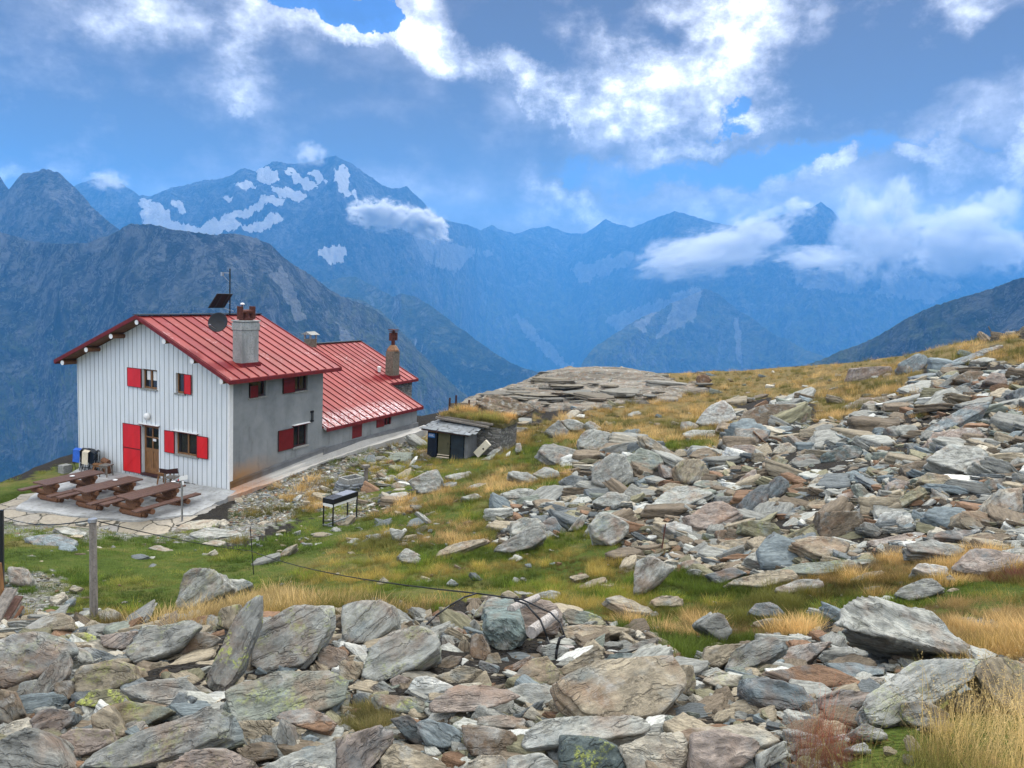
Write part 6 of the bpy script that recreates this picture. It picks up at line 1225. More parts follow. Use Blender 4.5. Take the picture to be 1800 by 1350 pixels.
# rocks about the shed and meadow
h('F', [(765,350),(850,250),(980,232),(1200,290),(1440,355),(1475,420),(1250,492),(1100,472),(900,430)], 30, -4, 1.5, 'brown', .1, lift=.9, under=.8, lab='huge dark-bellied layered boulder overhanging beside the shed', name='boulder', d=41.5, level=6, strata=1.5)
h('F', [(75,1175),(200,1110),(400,1028),(460,1160),(472,1275),(220,1315)], 56, -14, .5, 'light', 0, lab='tilted layered slab in the meadow below the shed', strata=1.6); h('F', [(468,1205),(540,1180),(620,1182),(600,1232),(480,1225)], 36, 0, .3, 'grey'); h('F', [(1405,1105),(1560,1018),(1702,1090),(1560,1152)], 50, 0, .5, 'light', .1)
h('F', [(1148,1085),(1230,1053),(1400,1090),(1505,1160),(1400,1192),(1180,1122)], 44, 8, .5, 'light'); h('F', [(728,1215),(860,1192),(1002,1200),(1042,1240),(760,1252)], 26, 0, .26, 'light', .2); h('F', [(648,1345),(820,1298),(902,1340),(760,1380)], 36, 0, .3, 'light'); h('F', [(1095,1295),(1250,1252),(1380,1250),(1532,1310),(1480,1350),(1100,1350)], 40, 0, .36, 'light', .1)
h('F', [(928,895),(1000,840),(1090,800),(1095,832),(1012,902)], 44, -8, .4, 'light'); h('F', [(1178,640),(1220,605),(1372,610),(1300,650),(1190,668)], 34, 0, .5, 'light'); h('F', [(1000,690),(1100,660),(1180,690),(1100,760),(1010,760)], 50, 0, .6, 'pink'); h('F', [(1230,860),(1240,780),(1290,770),(1310,850),(1260,880)], 62, 0, .4, 'light')
h('F', [(480,1120),(700,1120),(760,1060),(740,1130),(600,1160)], 30, 0, .3, 'light'); h('F', [(210,980),(230,880),(290,880),(350,920),(300,1000)], 60, 0, .4, 'brown', 0, d=36)
h('G', [(1325,875),(1400,835),(1520,823),(1558,860),(1500,892),(1340,897)], 34, 0, .22, 'white'); h('G', [(1365,1110),(1490,1140),(1430,1222),(1390,1180)], 44, 0, .18, 'light'); h('G', [(1575,985),(1600,980),(1715,1070),(1690,1085)], 34, 16, .12, 'light'); h('G', [(1345,710),(1390,692),(1430,710),(1380,737)], 40, 0, .18, 'light')
h('G', [(970,1100),(1060,1010),(1100,1020),(1040,1090)], 44, -14, .2, 'tan'); h('G', [(480,1340),(560,1270),(640,1240),(560,1330)], 40, -12, .3, 'tan'); h('G', [(910,1120),(950,1105),(1000,1140),(940,1150)], 30, 0, .1, 'light'); h('G', [(740,1160),(850,1145),(900,1165),(800,1178)], 18, 0, .1, 'light'); h('G', [(600,890),(660,850),(680,860),(640,905)], 40, 0, .12, 'white')
h('G', [(1380,770),(1440,750),(1500,770),(1480,800),(1400,800)], 36, 0, .3, 'tan'); h('G', [(1420,1345),(1500,1270),(1620,1330),(1560,1370)], 44, 0, .2, 'light'); h('G', [(430,770),(470,750),(520,785),(500,790)], 20, 0, .06, 'tan'); h('G', [(140,880),(200,870),(220,910),(150,915)], 22, 0, .08, 'tan')
# flat ledges in the lawn, lower left
h('L', [(110,1105),(240,1085),(390,1080),(522,1130),(500,1182),(200,1165)], 8, 0, .16, 'blue', 0, lift=.06, lab='flat pale blue-grey ledge in the lawn left of the wooden post', strata=.4, rough=.6); h('L', [(325,1022),(420,1015),(602,1060),(560,1092),(400,1065)], 8, 0, .12, 'light', lift=.05)
h('L', [(1078,1182),(1160,1158),(1290,1200),(1200,1212)], 12, 0, .16, 'tan', lift=.07, lab='small flat oval stone alone in the green lawn'); h('L', [(1288,1035),(1400,970),(1560,950),(1692,962),(1640,1010),(1350,1055)], 9, 0, .28, 'cream', 0, lift=.24, lab='flat cream rock ledge at the foot of the signpost', under=.3, strata=1.4)
h('L', [(1378,1085),(1560,1015),(1800,1050),(1860,1075),(1780,1095),(1500,1115)], 8, 0, .2, 'light', 0, lift=.1, strata=1.4); h('L', [(1505,1145),(1600,1120),(1702,1130),(1640,1172)], 10, 0, .14, 'cream', lift=.06); h('L', [(0,985),(100,965),(240,965),(200,985),(60,1010)], 7, 0, .1, 'cream', lift=.05); h('L', [(1275,1138),(1310,1128),(1345,1142),(1310,1150)], 12, 0, .08, 'grey', lift=.04)
h('P', [(15,1025),(14,995),(45,998),(55,1015),(48,1028)], 45, 0, .4, 'light', lab='pale rock right behind the black post at the left edge'); h('P', [(85,1052),(112,1038),(118,1048),(98,1062)], 24, 0, .1, 'cream'); h('P', [(120,1036),(128,1028),(146,1032),(134,1040)], 24, 0, .1, 'tan'); h('P', [(112,1060),(128,1048),(134,1052),(122,1064)], 20, 0, .1, 'blue')
h('L', [(500,985),(560,975),(600,985),(540,997)], 8, 0, .08, 'light', lift=.04); h('G', [(320,1080),(380,1055),(430,1065),(380,1085)], 8, 0, .1, 'cream', lift=.05); h('G', [(0,1080),(60,1040),(110,1070),(60,1100)], 8, 0, .1, 'cream', lift=.04); h('L', [(730,1030),(765,1012),(780,1022),(750,1038)], 14, 0, .06, 'light', lift=.03)
# layered outcrop on the skyline
def build_outcrop():
    nx, ny = 420, 330; x = np.linspace(-10, 16, nx); y = np.linspace(44, 66, ny); X_, Y_ = np.meshgrid(x, y); m_ = out_mask(X_, Y_); P2 = np.stack([X_, Y_], -1)
    base = ground(X_, Y_); hgt = .45 * np.clip(m_ * 1.3, 0, 1) ** .6 - 1.2 * (1 - np.clip(m_ * 6, 0, 1))
    z = base + hgt + (fbm(P2 / np.array([6., 3.0]), 3, 411, .4) - .5) * .9 * m_
    bed = z - .035 * X_ + .05 * Y_ * 0 + (fbm(P2 / np.array([16.0, 1.5]) + .25 * fbm(P2 / 4.0, 2, 9)[..., None], 3, 417, .4) - .5) * 2.0; st = .24
    q = bed / st; f = q - np.floor(q); sh = np.clip((f - .72) / .28, 0, 1); zq = (np.floor(q) + sh * sh) * st; z = z + (zq - bed) * .95 + (fbm(P2 / np.array([2.5, .35]), 3, 431, .6) - .5) * .05
    px, py, d = proj(np.stack([X_, Y_, z], -1).reshape(-1, 3))
    o = mesh_np('rock_outcrop', np.stack([X_, Y_, z], -1).reshape(-1, 3), grid_faces(nx, ny), M_OUT, None, True); o.color = (.20, .178, .145, .12)
    tag(o, 'wide layered rock outcrop forming the skyline right of the stone shed', 'rock outcrop')
build_outcrop()
NHERO = len(ROCKS)

# ------------------------------------------------------------------ masks used for scattering and for the ground colour
GRASS = [[(-450,890),(60,838),(140,820),(140,900),(330,935),(420,965),(560,905),(640,880),(760,790),(870,770),(905,745),(1000,800),(1010,850),(900,875),(860,900),(870,960),(1020,930),(1085,930),(1110,1010),(1000,1050),(850,1050),(700,1078),(480,1085),(330,1095),(170,1095),(60,1045),(-450,1040)],
 [(930,1060),(1120,1000),(1300,1020),(1450,1000),(1620,965),(2350,1010),(2350,1150),(1640,1165),(1460,1065),(1420,1115),(1200,1165),(1130,1110)],
 [(1010,745),(1040,725),(1170,655),(1300,645),(1500,630),(1650,600),(2350,560),(2350,600),(1640,650),(1560,705),(1440,740),(1420,700),(1300,700),(1290,765),(1250,800),(1150,790),(1080,770)],
 [(1440,1400),(1500,1290),(1600,1230),(2350,1180),(2350,1420),(1440,1420)], [(600,1290),(640,1240),(680,1240),(690,1290)],
 [(900,745),(1000,728),(1060,735),(1050,790),(980,800),(905,770)], [(740,700),(760,690),(800,690),(780,705)],[(480,920),(560,878),(600,838),(700,800),(748,772),(775,790),(640,890),(560,910)]]
GRAVEL = [[(395,925),(420,868),(520,828),(590,822),(600,850),(560,880),(500,915),(440,940),(400,945)], [(560,815),(745,762),(748,770),(650,812),(600,835)], [(-450,905),(60,895),(320,925),(450,925),(450,955),(330,950),(200,945),(-450,930)], [(-450,1040),(0,1000),(100,1000),(130,1060),(60,1075)], [(1690,1080),(2350,1075),(2350,1115),(1700,1110)], [(560,905),(640,870),(660,900),(600,930)]]
def maskval(px, py, polys):
    w1 = (fbm(np.c_[px, py] / 22., 4, 61, .6) - .5) * 60; w2 = (fbm(np.c_[px, py] / 22., 4, 77, .6) - .5) * 40; m_ = np.zeros(len(px), bool)
    for pl in polys: m_ |= inpoly(px + w1, py + w2, pl)
    return m_
def hutdist(x, y):
    q = np.stack([x, y], -1) - CORNER[:2]; hb = q @ HB[:2]; ha = q @ HA[:2]; return hb, ha
def paint_ground():
    me = GROUND.data; n = len(me.vertices); V = np.empty(n * 3, np.float32); me.vertices.foreach_get('co', V); V = V.reshape(-1, 3).astype(float)
    px, py, d = proj(V); ok = (d > .5) & (px > -800) & (px < 2800) & (py < 1900)
    g = np.zeros(n, np.float32); gr = np.zeros(n, np.float32)
    g[ok] = maskval(px[ok], py[ok], GRASS); gr[ok] = maskval(px[ok], py[ok], GRAVEL)
    # hidden ground behind the near rocks is turf too
    hid = (V[:, 1] > 9.3) & (V[:, 1] < 18) & (V[:, 0] < -1.5); g[hid] = 1
    g[V[:, 1] > 75] = 1
    dr = np.zeros(n, np.float32); dr[ok] = np.clip((790 - py[ok]) / 60, 0, 1) * (px[ok] > 880)
    for nm, a_ in (('grass', g), ('gravel', gr), ('dry', dr)): at_ = me.attributes.new(nm, 'FLOAT', 'POINT'); at_.data.foreach_set('value', a_.astype(np.float32))
    m, t, b = new_mat('ground'); p = t.new('ShaderNodeNewGeometry').outputs['Position']
    n1 = t.noise(p, .35, 6, .6); n2 = t.noise(p, 3.0, 6, .65); n3 = t.noise(p, 22, 5, .7)
    gc = t.ramp(t.math('ADD', t.math('MULTIPLY', n1, .6), t.math('MULTIPLY', n2, .4)), [(.36, (.045, .075, .010)), (.47, (.085, .125, .02)), (.56, (.15, .15, .04)), (.66, (.22, .18, .07))])
    gc = t.mix(t.rng(n3, .35, .7, .45, 0), gc, (.018, .022, .008))
    gc = t.mix(t.math('MULTIPLY', t.attr('dry', 'Fac'), t.rng(n2, .3, .6, .5, 1)), gc, t.ramp(n3, [(.3, (.10, .075, .03)), (.7, (.30, .21, .09))]))
    vo = t.new('ShaderNodeTexVoronoi'); t.put(vo.inputs['Vector'], t.mapping(p, scale=(1, 1.6, 1.6))); t.put(vo.inputs['Scale'], 11.0)
    ve = t.new('ShaderNodeTexVoronoi'); ve.feature = 'DISTANCE_TO_EDGE'; t.put(ve.inputs['Vector'], t.mapping(p, scale=(1, 1.6, 1.6))); t.put(ve.inputs['Scale'], 11.0)
    rc = t.ramp(vo.outputs['Color'], [(.15, (.07, .065, .06)), (.4, (.14, .13, .12)), (.6, (.11, .09, .07)), (.85, (.22, .21, .19))]); rc = t.mix(t.rng(ve.outputs['Distance'], .10, .0), rc, (.025, .022, .018)); rc = t.vmath('SCALE', rc, scale=.28); rc = t.mix(.45, rc, t.ramp(n3, [(.35, (.012, .011, .009)), (.7, (.05, .044, .036))]))  # rubble colour darkened to paint in the shade of gaps between stones
    gv = t.mix(t.rng(ve.outputs['Distance'], .08, 0), t.ramp(vo.outputs['Color'], [(.15, (.14, .14, .14)), (.5, (.27, .26, .24)), (.85, (.42, .41, .39))]), (.05, .045, .035)); gv = t.mix(t.rng(n2, .45, .62, 0, .8), gv, gc)
    c = t.mix(t.attr('grass', 'Fac'), rc, gc); c = t.mix(t.math('MULTIPLY', t.attr('gravel', 'Fac'), .9), c, gv)
    t.put(b.inputs['Base Color'], c); b.inputs['Roughness'].default_value = 1; b.inputs['Specular IOR Level'].default_value = .1
    bump(t, b, t.math('ADD', t.math('MULTIPLY', n3, .5), t.math('MULTIPLY', t.math('MINIMUM', ve.outputs['Distance'], .12), 3.0)), 1.0, .05)
    me.materials.clear(); me.materials.append(m)
paint_ground()

# ------------------------------------------------------------------ more single rocks, picked largest first, in the gaps
PROT = []
def proto_rocks():
    rnd = random.Random(77); out = []
    for i in range(14):
        ex = np.array([1, rnd.uniform(.5, .9), rnd.uniform(.14, .42)]); pl = []
        k = rnd.randint(5, 8)
        for j in range(k):
            a = 2 * math.pi * (j + rnd.uniform(-.3, .3)) / k; nn = np.array([math.cos(a) / ex[0], math.sin(a) / ex[1], rnd.uniform(-.5, .5)]); nn /= np.linalg.norm(nn)
            pl.append((nn, rnd.uniform(.72, 1.0) * abs(nn[0] * ex[0]) ** 1 * .6 + rnd.uniform(.55, .8) * abs(nn[1]) * ex[1] * .9 + .1))
        pl += [(np.array([rnd.uniform(-.12, .12), rnd.uniform(-.12, .12), 1.]), ex[2]), (np.array([rnd.uniform(-.2, .2), rnd.uniform(-.2, .2), -1.]), ex[2])]
        V, F_ = rock_shape(pl, 0, ex, 4, 500 + i, 1.0, 1.1); out.append((V, F_))
    return out
PROT = proto_rocks()
RUB_FILL = 300
def fill_rocks():
    rnd = random.Random(5); taken = [(i['px'], i['py'], i['sp']) for _, i in ROCKS]; meshes = []
    for V, F_ in PROT:
        o = mesh_np('rock', V, F_, M_ROCK, None, False); meshes.append(o.data); bpy.data.objects.remove(o)
    tries = 0; cols = ['grey'] * 5 + ['light'] * 4 + ['tan'] * 4 + ['pink'] * 3 + ['brown'] * 3 + ['green', 'blue', 'slate', 'cream', 'white', 'olive', 'rust', 'slate', 'teal']
    while len(ROCKS) < RUB_FILL and tries < 30000:
        tries += 1; px = rnd.uniform(0, 1800); py = rnd.choice([rnd.uniform(690, 960), rnd.uniform(1080, 1350), rnd.uniform(760, 1000)])
        if px < 880 and py < 1090: continue
        q = np.array([px]); r = np.array([py])
        ing = maskval(q, r, GRASS)[0]
        if ing and rnd.random() > .06: continue
        sz = {True: rnd.uniform(22, 46), False: rnd.uniform(45, 95)}[py < 1000] * (1 if py > 760 else .7)
        if ing: sz *= .5
        if any(abs(px - a) < (sz + s) * .42 and abs(py - b_) < (sz * .5 + s * .45) * .55 for a, b_, s in taken): continue
        P = hit(px, py)
        dd = (P @ MC)[2]
        if dd > 62: continue
        k = dd / FPX; L = sz * k * .5
        o = bpy.data.objects.new('rock', rnd.choice(meshes)); COL.objects.link(o)
        tx = rnd.gauss(.25, .28); ty = rnd.gauss(-.05, .25)
        o.matrix_world = Matrix.Translation(Vector(P) + Vector((0, 0, L * .12))) @ Matrix.Rotation(tx, 4, 'X') @ Matrix.Rotation(ty, 4, 'Y') @ Matrix.Rotation(rnd.uniform(0, 6.28), 4, 'Z') @ Matrix.Diagonal((L * rnd.uniform(.9, 1.2), L * rnd.uniform(.8, 1.1), L * rnd.uniform(.8, 1.5), 1))
        c = rnd.choice(cols); li = rnd.choice([0, 0, 0, .5]); f = rnd.uniform(.85, 1.15); o.color = (*[v * f for v in PAL[c]], li); taken.append((px, py, sz))
        ROCKS.append((o, dict(px=px, py=py, sp=sz, col=c, lich=li, lab=None, asp=.2, long=1.3, tilt=20)))
fill_rocks()

# ------------------------------------------------------------------ labels for rocks: colour, shape, nearest landmark
LM = [('the teal boulder carrying logs', 915, 1100), ('the round wooden fence post', 165, 1000), ('the steel barbecue', 600, 890), ('the stone water trough', 618, 850), ('the stone shed', 800, 770),
      ('the leaning lichen slab', 410, 1130), ('the largest flat tan slab', 1090, 1205), ('the giant overhanging boulder', 1590, 1110), ('the dry grass at bottom right', 1700, 1300), ('the whitish boulder', 1260, 720),
      ('the big blue-grey skyline boulder', 1605, 640), ('the layered skyline outcrop', 1000, 690), ('the rusty stake', 1167, 940), ('the square brown block', 1480, 915), ('the dark teal rubble boulder', 1485, 797),
      ('the long pale blue slab', 1670, 740), ('the tall rounded grey boulder', 1075, 830), ('the leaning board pile', 15, 1080), ('the near-black rock', 715, 1282), ('the yellow-lichened teal boulder', 1040, 1330), ('the long striped slab', 1020, 1285),
      ('the blue-topped rock', 90, 1265), ('the signpost', 320, 900), ('the tilted meadow slab', 745, 848), ('the huge overhanging shed boulder', 890, 715), ('the pale angular boulder', 1150, 1010), ('the broad pink edge slab', 1740, 985), ('the blue-grey foreground boulder', 1370, 1215), ('the brown long boulder', 1360, 730), ('the small vivid blue rock', 860, 1175), ('the big grey-tan rubble slab', 1690, 800), ('the pink skyline block', 1535, 655)]
def dirword(dx, dy):
    a = math.degrees(math.atan2(dy, dx))
    return ['right of', 'below and right of', 'below', 'below and left of', 'left of', 'above and left of', 'above', 'above and right of'][int(((a + 22.5) % 360) // 45)]
def label_rocks():
    used = set(o.get('label') for o in bpy.data.objects if o.get('label')); rest = []
    for o, i in ROCKS:
        o['category'] = 'rock'; o['group'] = 'loose rocks of the scree and meadow'
        if i['lab']:
            o['label'] = i['lab']; used.add(i['lab'])
        else: rest.append((o, i))
    rest.sort(key=lambda q: -q[1]['sp'])
    for o, i in rest:
        size = 'big ' if i['sp'] > 110 else 'small ' if i['sp'] < 34 else ''
        shape = 'long slab' if i['long'] > 2.2 else 'slab' if i['asp'] < .2 else 'block' if i['asp'] > .42 else 'rock'
        if i['tilt'] > 58: shape = 'upright ' + shape
        li = ' with yellow lichen' if i['lich'] >= .5 else ''
        near = sorted(LM, key=lambda l: math.hypot(l[1] - i['px'], l[2] - i['py'])); done = False
        def ok(lb):
            if lb in used or len(lb.split()) > 16: return False
            used.add(lb); o['label'] = lb; return True
        base = f"{size}{CN[i['col']]} {shape}"
        for l in near[:3]:
            dx, dy = i['px'] - l[1], i['py'] - l[2]; dist = math.hypot(dx, dy); w0 = 'just ' if dist < 70 else ''
            if math.hypot(dx, dy) < 12: continue
            for e in ('', li):
                if ok(f"{base}{e} {w0}{dirword(dx, dy)} {l[0]}"): done = True; break
            if done: break
        if done: continue
        l, l2 = near[0], near[1]
        for extra in ('second', 'third', 'another'):
            if ok(f"{base} {'well ' if math.hypot(i['px']-l[1], i['py']-l[2]) > 120 else ''}{dirword(i['px'] - l[1], i['py'] - l[2])} {l[0]}, towards {l2[0]}"): done = True; break
            if ok(f"{base} between {l[0]} and {near[2][0]}"): done = True; break
        if not done:
            o['label'] = f"{base} among others near {l[0]}"
label_rocks()
for k_, v_ in (('teal-fronted boulder with grey driftwood logs on top, centre foreground', 0),): pass
# ------------------------------------------------------------------ logs and wire on the cairn boulder
def wlog(x0, y0, x1, y1, r, d0, d1, lab):
    mb = MB(); rnd = random.Random(int(x0)); mb.tube(Vector(at(x0, y0, d0)), Vector(at(x1, y1, d1)), r, r * .85, n=14, wob=.12, rnd=rnd); tag(mb.build('driftwood_log', MT['driftwood'], None), lab, 'log', 'logs on the cairn boulder')
MT['driftwood'] = mat_basic('bleached_driftwood', (.38, .35, .32), .95, nscale=9, var=.4, bumps=.8, dist=.02, streak=(6, 6, 1.2), dirt=(.16, .14, .12))
_k = None
for o, i in ROCKS:
    if i.get('lab') and 'driftwood' in i['lab']: _k = (np.array(o.matrix_world.translation) @ MC)[2]
D0 = _k - .42
wlog(934, 1112, 975, 1080, .058, D0 - .02, D0 + .45, 'thick bleached log lying across the right part of the teal boulder')
wlog(898, 1071, 918, 1060, .042, D0 + .30, D0 + .55, 'short bleached log with a cut end, upper left on the teal boulder'); wlog(918, 1062, 945, 1050, .04, D0 + .60, D0 + .95, 'bleached log at the back of the teal boulder top')
wlog(950, 1145, 1006, 1143, .055, D0 + .05, D0 + .3, 'squared grey timber wedged under the right side of the teal boulder')
wire = MB()
ptA = Vector(FPT)
P0 = at(-30, 884, 20); P1 = np.array(FPT); P2 = np.array(ST); P3 = at(838, 1043, D0 + .3)
def sag(a, b_, s, n=14): return [tuple(np.array(a) * (1 - t_) + np.array(b_) * t_ - np.array([0, 0, s * 4 * t_ * (1 - t_)])) for t_ in np.linspace(0, 1, n)]
Q = at(50, 901, 14)
P2 = np.array(at(440, 968, (np.array(SB) @ MC)[2]))
wire.path(sag(P0, P1, .25), .008); wire.path(sag(P1, P2, .05), .007); wire.path(sag(P2, P3, .12), .008)
P4 = at(918, 1054, D0 + .2); P5 = at(968, 1077, D0 - .1); P6 = at(985, 1095, D0 - .25); P7 = at(993, 1120, D0 - .3); P8 = at(980, 1165, D0 - .3)
wire.path([tuple(q) for q in (P3, P4, P5, P6, P7)], .008); wire.path([tuple(at(*q)) for q in ((993, 1118, D0 - .3), (984, 1122, D0 - .32), (979, 1140, D0 - .3), (976, 1170, D0 - .25))], .013)
wire.path([tuple(at(*q)) for q in ((905, 1055, D0 + .2), (925, 1062, D0), (950, 1090, D0 - .1), (962, 1120, D0 - .15), (974, 1165, D0 - .25))], .010)
wire.path([tuple(at(*q)) for q in ((838, 1043, D0 + .3), (815, 1050, D0 + .2), (790, 1065, D0 + .1), (765, 1083, D0), (750, 1098, D0 - .1))], .009)
tag(wire.build('wire', MT['black'], None, smooth=True), 'long dark wire from the wooden post across the meadow to the log-topped boulder', 'wire')
# wire from the post to the left plays out towards the terrace
# ------------------------------------------------------------------ scree (uncountable small stones) and grass, instanced on points
def gn_scatter(name, pts, rot, scl, tint, protos, mat, seed=0):
    me = bpy.data.meshes.new(name); n = len(pts); me.vertices.add(n); me.vertices.foreach_set('co', np.asarray(pts, np.float32).ravel())
    for an, typ, A in (('rot', 'FLOAT_VECTOR', rot), ('scl', 'FLOAT_VECTOR', scl)):
        at_ = me.attributes.new(an, typ, 'POINT'); at_.data.foreach_set('vector', np.asarray(A, np.float32).ravel())
    at_ = me.attributes.new('tint', 'FLOAT_COLOR', 'POINT'); at_.data.foreach_set('color', np.asarray(tint, np.float32).ravel())
    at_ = me.attributes.new('pick', 'INT', 'POINT'); at_.data.foreach_set('value', (np.random.RandomState(seed).randint(0, len(protos), n)).astype(np.int32))
    me.update(); o = bpy.data.objects.new(name, me); COL.objects.link(o)
    ng = bpy.data.node_groups.new(name, 'GeometryNodeTree'); ng.interface.new_socket('Geometry', in_out='INPUT', socket_type='NodeSocketGeometry'); ng.interface.new_socket('Geometry', in_out='OUTPUT', socket_type='NodeSocketGeometry')
    N = ng.nodes; Lk = ng.links; gi = N.new('NodeGroupInput'); go = N.new('NodeGroupOutput'); join = N.new('GeometryNodeJoinGeometry')
    def na(an, typ): nd = N.new('GeometryNodeInputNamedAttribute'); nd.data_type = typ; nd.inputs[0].default_value = an; return nd.outputs[0]
    pk = na('pick', 'INT')
    for i, pr in enumerate(protos):
        ins = N.new('GeometryNodeInstanceOnPoints'); oi = N.new('GeometryNodeObjectInfo'); oi.inputs['Object'].default_value = pr; oi.inputs['As Instance'].default_value = True
        cmpn = N.new('FunctionNodeCompare'); cmpn.data_type = 'INT'; cmpn.operation = 'EQUAL'; Lk.new(pk, cmpn.inputs[2]); cmpn.inputs[3].default_value = i
        Lk.new(gi.outputs[0], ins.inputs['Points']); Lk.new(cmpn.outputs[0], ins.inputs['Selection']); Lk.new(oi.outputs['Geometry'], ins.inputs['Instance'])
        Lk.new(na('rot', 'FLOAT_VECTOR'), ins.inputs['Rotation']); Lk.new(na('scl', 'FLOAT_VECTOR'), ins.inputs['Scale']); Lk.new(ins.outputs[0], join.inputs[0])
    Lk.new(join.outputs[0], go.inputs[0]); md = o.modifiers.new('scatter', 'NODES'); md.node_group = ng
    return tag(o, kind='stuff')
def unlinked(name, V, F_, mat, attrs=None, smooth=True):
    o = mesh_np(name, V, F_, mat, None, smooth, attrs); COL.objects.unlink(o); return o
def mat_scree():
    m, t, b = new_mat('scree_stone'); p = obc(t); tn = t.attr('tint', 'Color', 'INSTANCER'); n = t.noise(t.mapping(p, scale=(1, 3, 9)), 2.5, 6, .65); n2 = t.noise(p, 9, 4, .6)
    c = t.vmath('SCALE', tn, scale=t.rng(t.math('ADD', n, t.math('MULTIPLY', n2, .3)), .45, .8, .55, 1.4)); t.put(b.inputs['Base Color'], c); b.inputs['Roughness'].default_value = .88; b.inputs['Specular IOR Level'].default_value = .2
    bump(t, b, n, .6, .06); return m
def build_scree():
    ms = mat_scree(); prot = []
    rnd = random.Random(31)
    for i in range(12):
        ex = np.array([1, rnd.uniform(.45, .85), rnd.uniform(.12, .38)]); pl = []
        for j in range(5):
            a = 2 * math.pi * (j + rnd.uniform(-.35, .35)) / 5; nn = np.array([math.cos(a) / ex[0], math.sin(a) / ex[1], rnd.uniform(-.6, .6)]); nn /= np.linalg.norm(nn); pl.append((nn, rnd.uniform(.5, .85)))
        pl += [(np.array([0, .1, 1.]), ex[2]), (np.array([.1, -.1, -1.]), ex[2])]
        V, F_ = rock_shape(pl, 0, ex, 4, 900 + i, .7, 1.0); V = V / np.abs(V).max(); prot.append(unlinked('scree_stone', V, F_, ms, smooth=False))
    rs = np.random.RandomState(9); n = 40000
    px = rs.uniform(-450, 2400, n); py = np.where(rs.rand(n) < .5, rs.uniform(565, 1000, n), rs.uniform(960, 1560, n)); n2_ = 9000; px = np.r_[px, rs.uniform(380, 770, n2_)]; py = np.r_[py, rs.uniform(760, 960, n2_)]; n += n2_
    # points uniform in view, then dropped on the ground by marching a coarse height table
    az = np.array([math.atan2(*ray(a, b_)[:2]) for a, b_ in zip(px[:1], py[:1])]); R3 = (np.stack([px - PCX, py - PCY, np.full(n, FPX)], -1) @ MC.T) / FPX
    T = np.geomspace(2.2, 70, 170); X_ = R3[:, None, :] * T[None, :, None]; cell = ground_fast(X_[..., 0], X_[..., 1]); S = X_[..., 2] - cell; idx = np.argmax(S < 0, 1); good = (S.min(1) < 0) & (idx > 0)
    px, py, X_, S, idx = px[good], py[good], X_[good], S[good], idx[good]; ii = np.arange(len(px)); f = S[ii, idx - 1] / (S[ii, idx - 1] - S[ii, idx]); P = X_[ii, idx - 1] * (1 - f[:, None]) + X_[ii, idx] * f[:, None]
    gm = maskval(px, py, GRASS); gv = maskval(px, py, GRAVEL); hb, ha = hutdist(P[:, 0], P[:, 1]); inh = ((hb > -1.05) & (hb < 11) & (ha > -4.2) & (ha < 18)) | ((hb > -1.6) & (hb < 6.5) & (ha > -6.0) & (ha < -1.6))
    om0 = out_mask(P[:, 0], P[:, 1]) > .25
    pr_ = np.where((py < 775) & (px > 900), .16, np.where((px < 740) & (px > 420) & (py < 900), .3, .06)); u_ = rs.rand(len(px))
    norm = ((~gm & ~gv & ((px > 830) | (py > 1075))) | (gv & (u_ < .62)) | (gm & (u_ < pr_))) & ~((px < 1000) & (py < 740))
    keep = np.where(om0, u_ < .3, norm) & ~inh
    P, gv, gm, px, py = P[keep], gv[keep], gm[keep], px[keep], py[keep]; m_ = len(P); d = P @ MC; d = d[:, 2]
    sp = np.exp(rs.normal(np.log(17), .62, m_)) ; sp = np.where(gv, np.minimum(sp, 7) * .9, sp); sp = np.where(py > 1080, sp * 1.2, sp); sp = np.where(gv | gm, sp, np.maximum(sp, 10)); sp = np.clip(sp, 4, 74); s = sp * d / FPX * .62
    s = np.where(gm & ~gv, s * .5, s); s = np.clip(s, .025, 1.1)
    pal = np.array([PAL[c] for c in ('grey', 'grey', 'grey', 'light', 'light', 'tan', 'tan', 'tan', 'tan', 'rust', 'brown', 'brown', 'brown', 'green', 'blue', 'slate', 'cream', 'light', 'rust', 'olive', 'slate', 'grey', 'olive', 'brown', 'white', 'tan')]); tint = pal[rs.randint(0, len(pal), m_)] * rs.uniform(.75, 1.2, (m_, 1)); tint = np.c_[tint, np.ones(m_)]
    big = sp > 14; rz_ = np.where(big, rs.normal(.1, .45, m_) + math.pi * rs.randint(0, 2, m_), rs.uniform(0, 6.28, m_)); rot = np.stack([rs.normal(.22, .28, m_), rs.normal(-.12, .24, m_), rz_], -1); scl = np.stack([s * rs.uniform(.8, 1.4, m_), s * rs.uniform(.7, 1.1, m_), s * rs.uniform(.6, 1.5, m_)], -1)
    om = out_mask(P[:, 0], P[:, 1]) > .25; s = np.where(om, np.clip(s * 2.2, .4, 1.8), s); tint[om] = tint[om] * .25 + np.array([.105, .095, .075, 1]) * .8; scl = np.where(om[:, None], scl * np.clip(s / np.maximum(scl.max(1), .01), 1, 3)[:, None] * np.array([1.0, .9, .42]), scl); rot = np.where(om[:, None], rot * np.array([.15, .15, .12]), rot)
    P[:, 2] += np.where(om, .38, s * .05)
    gn_scatter('scree', P, rot, scl, tint, prot, ms, 1)
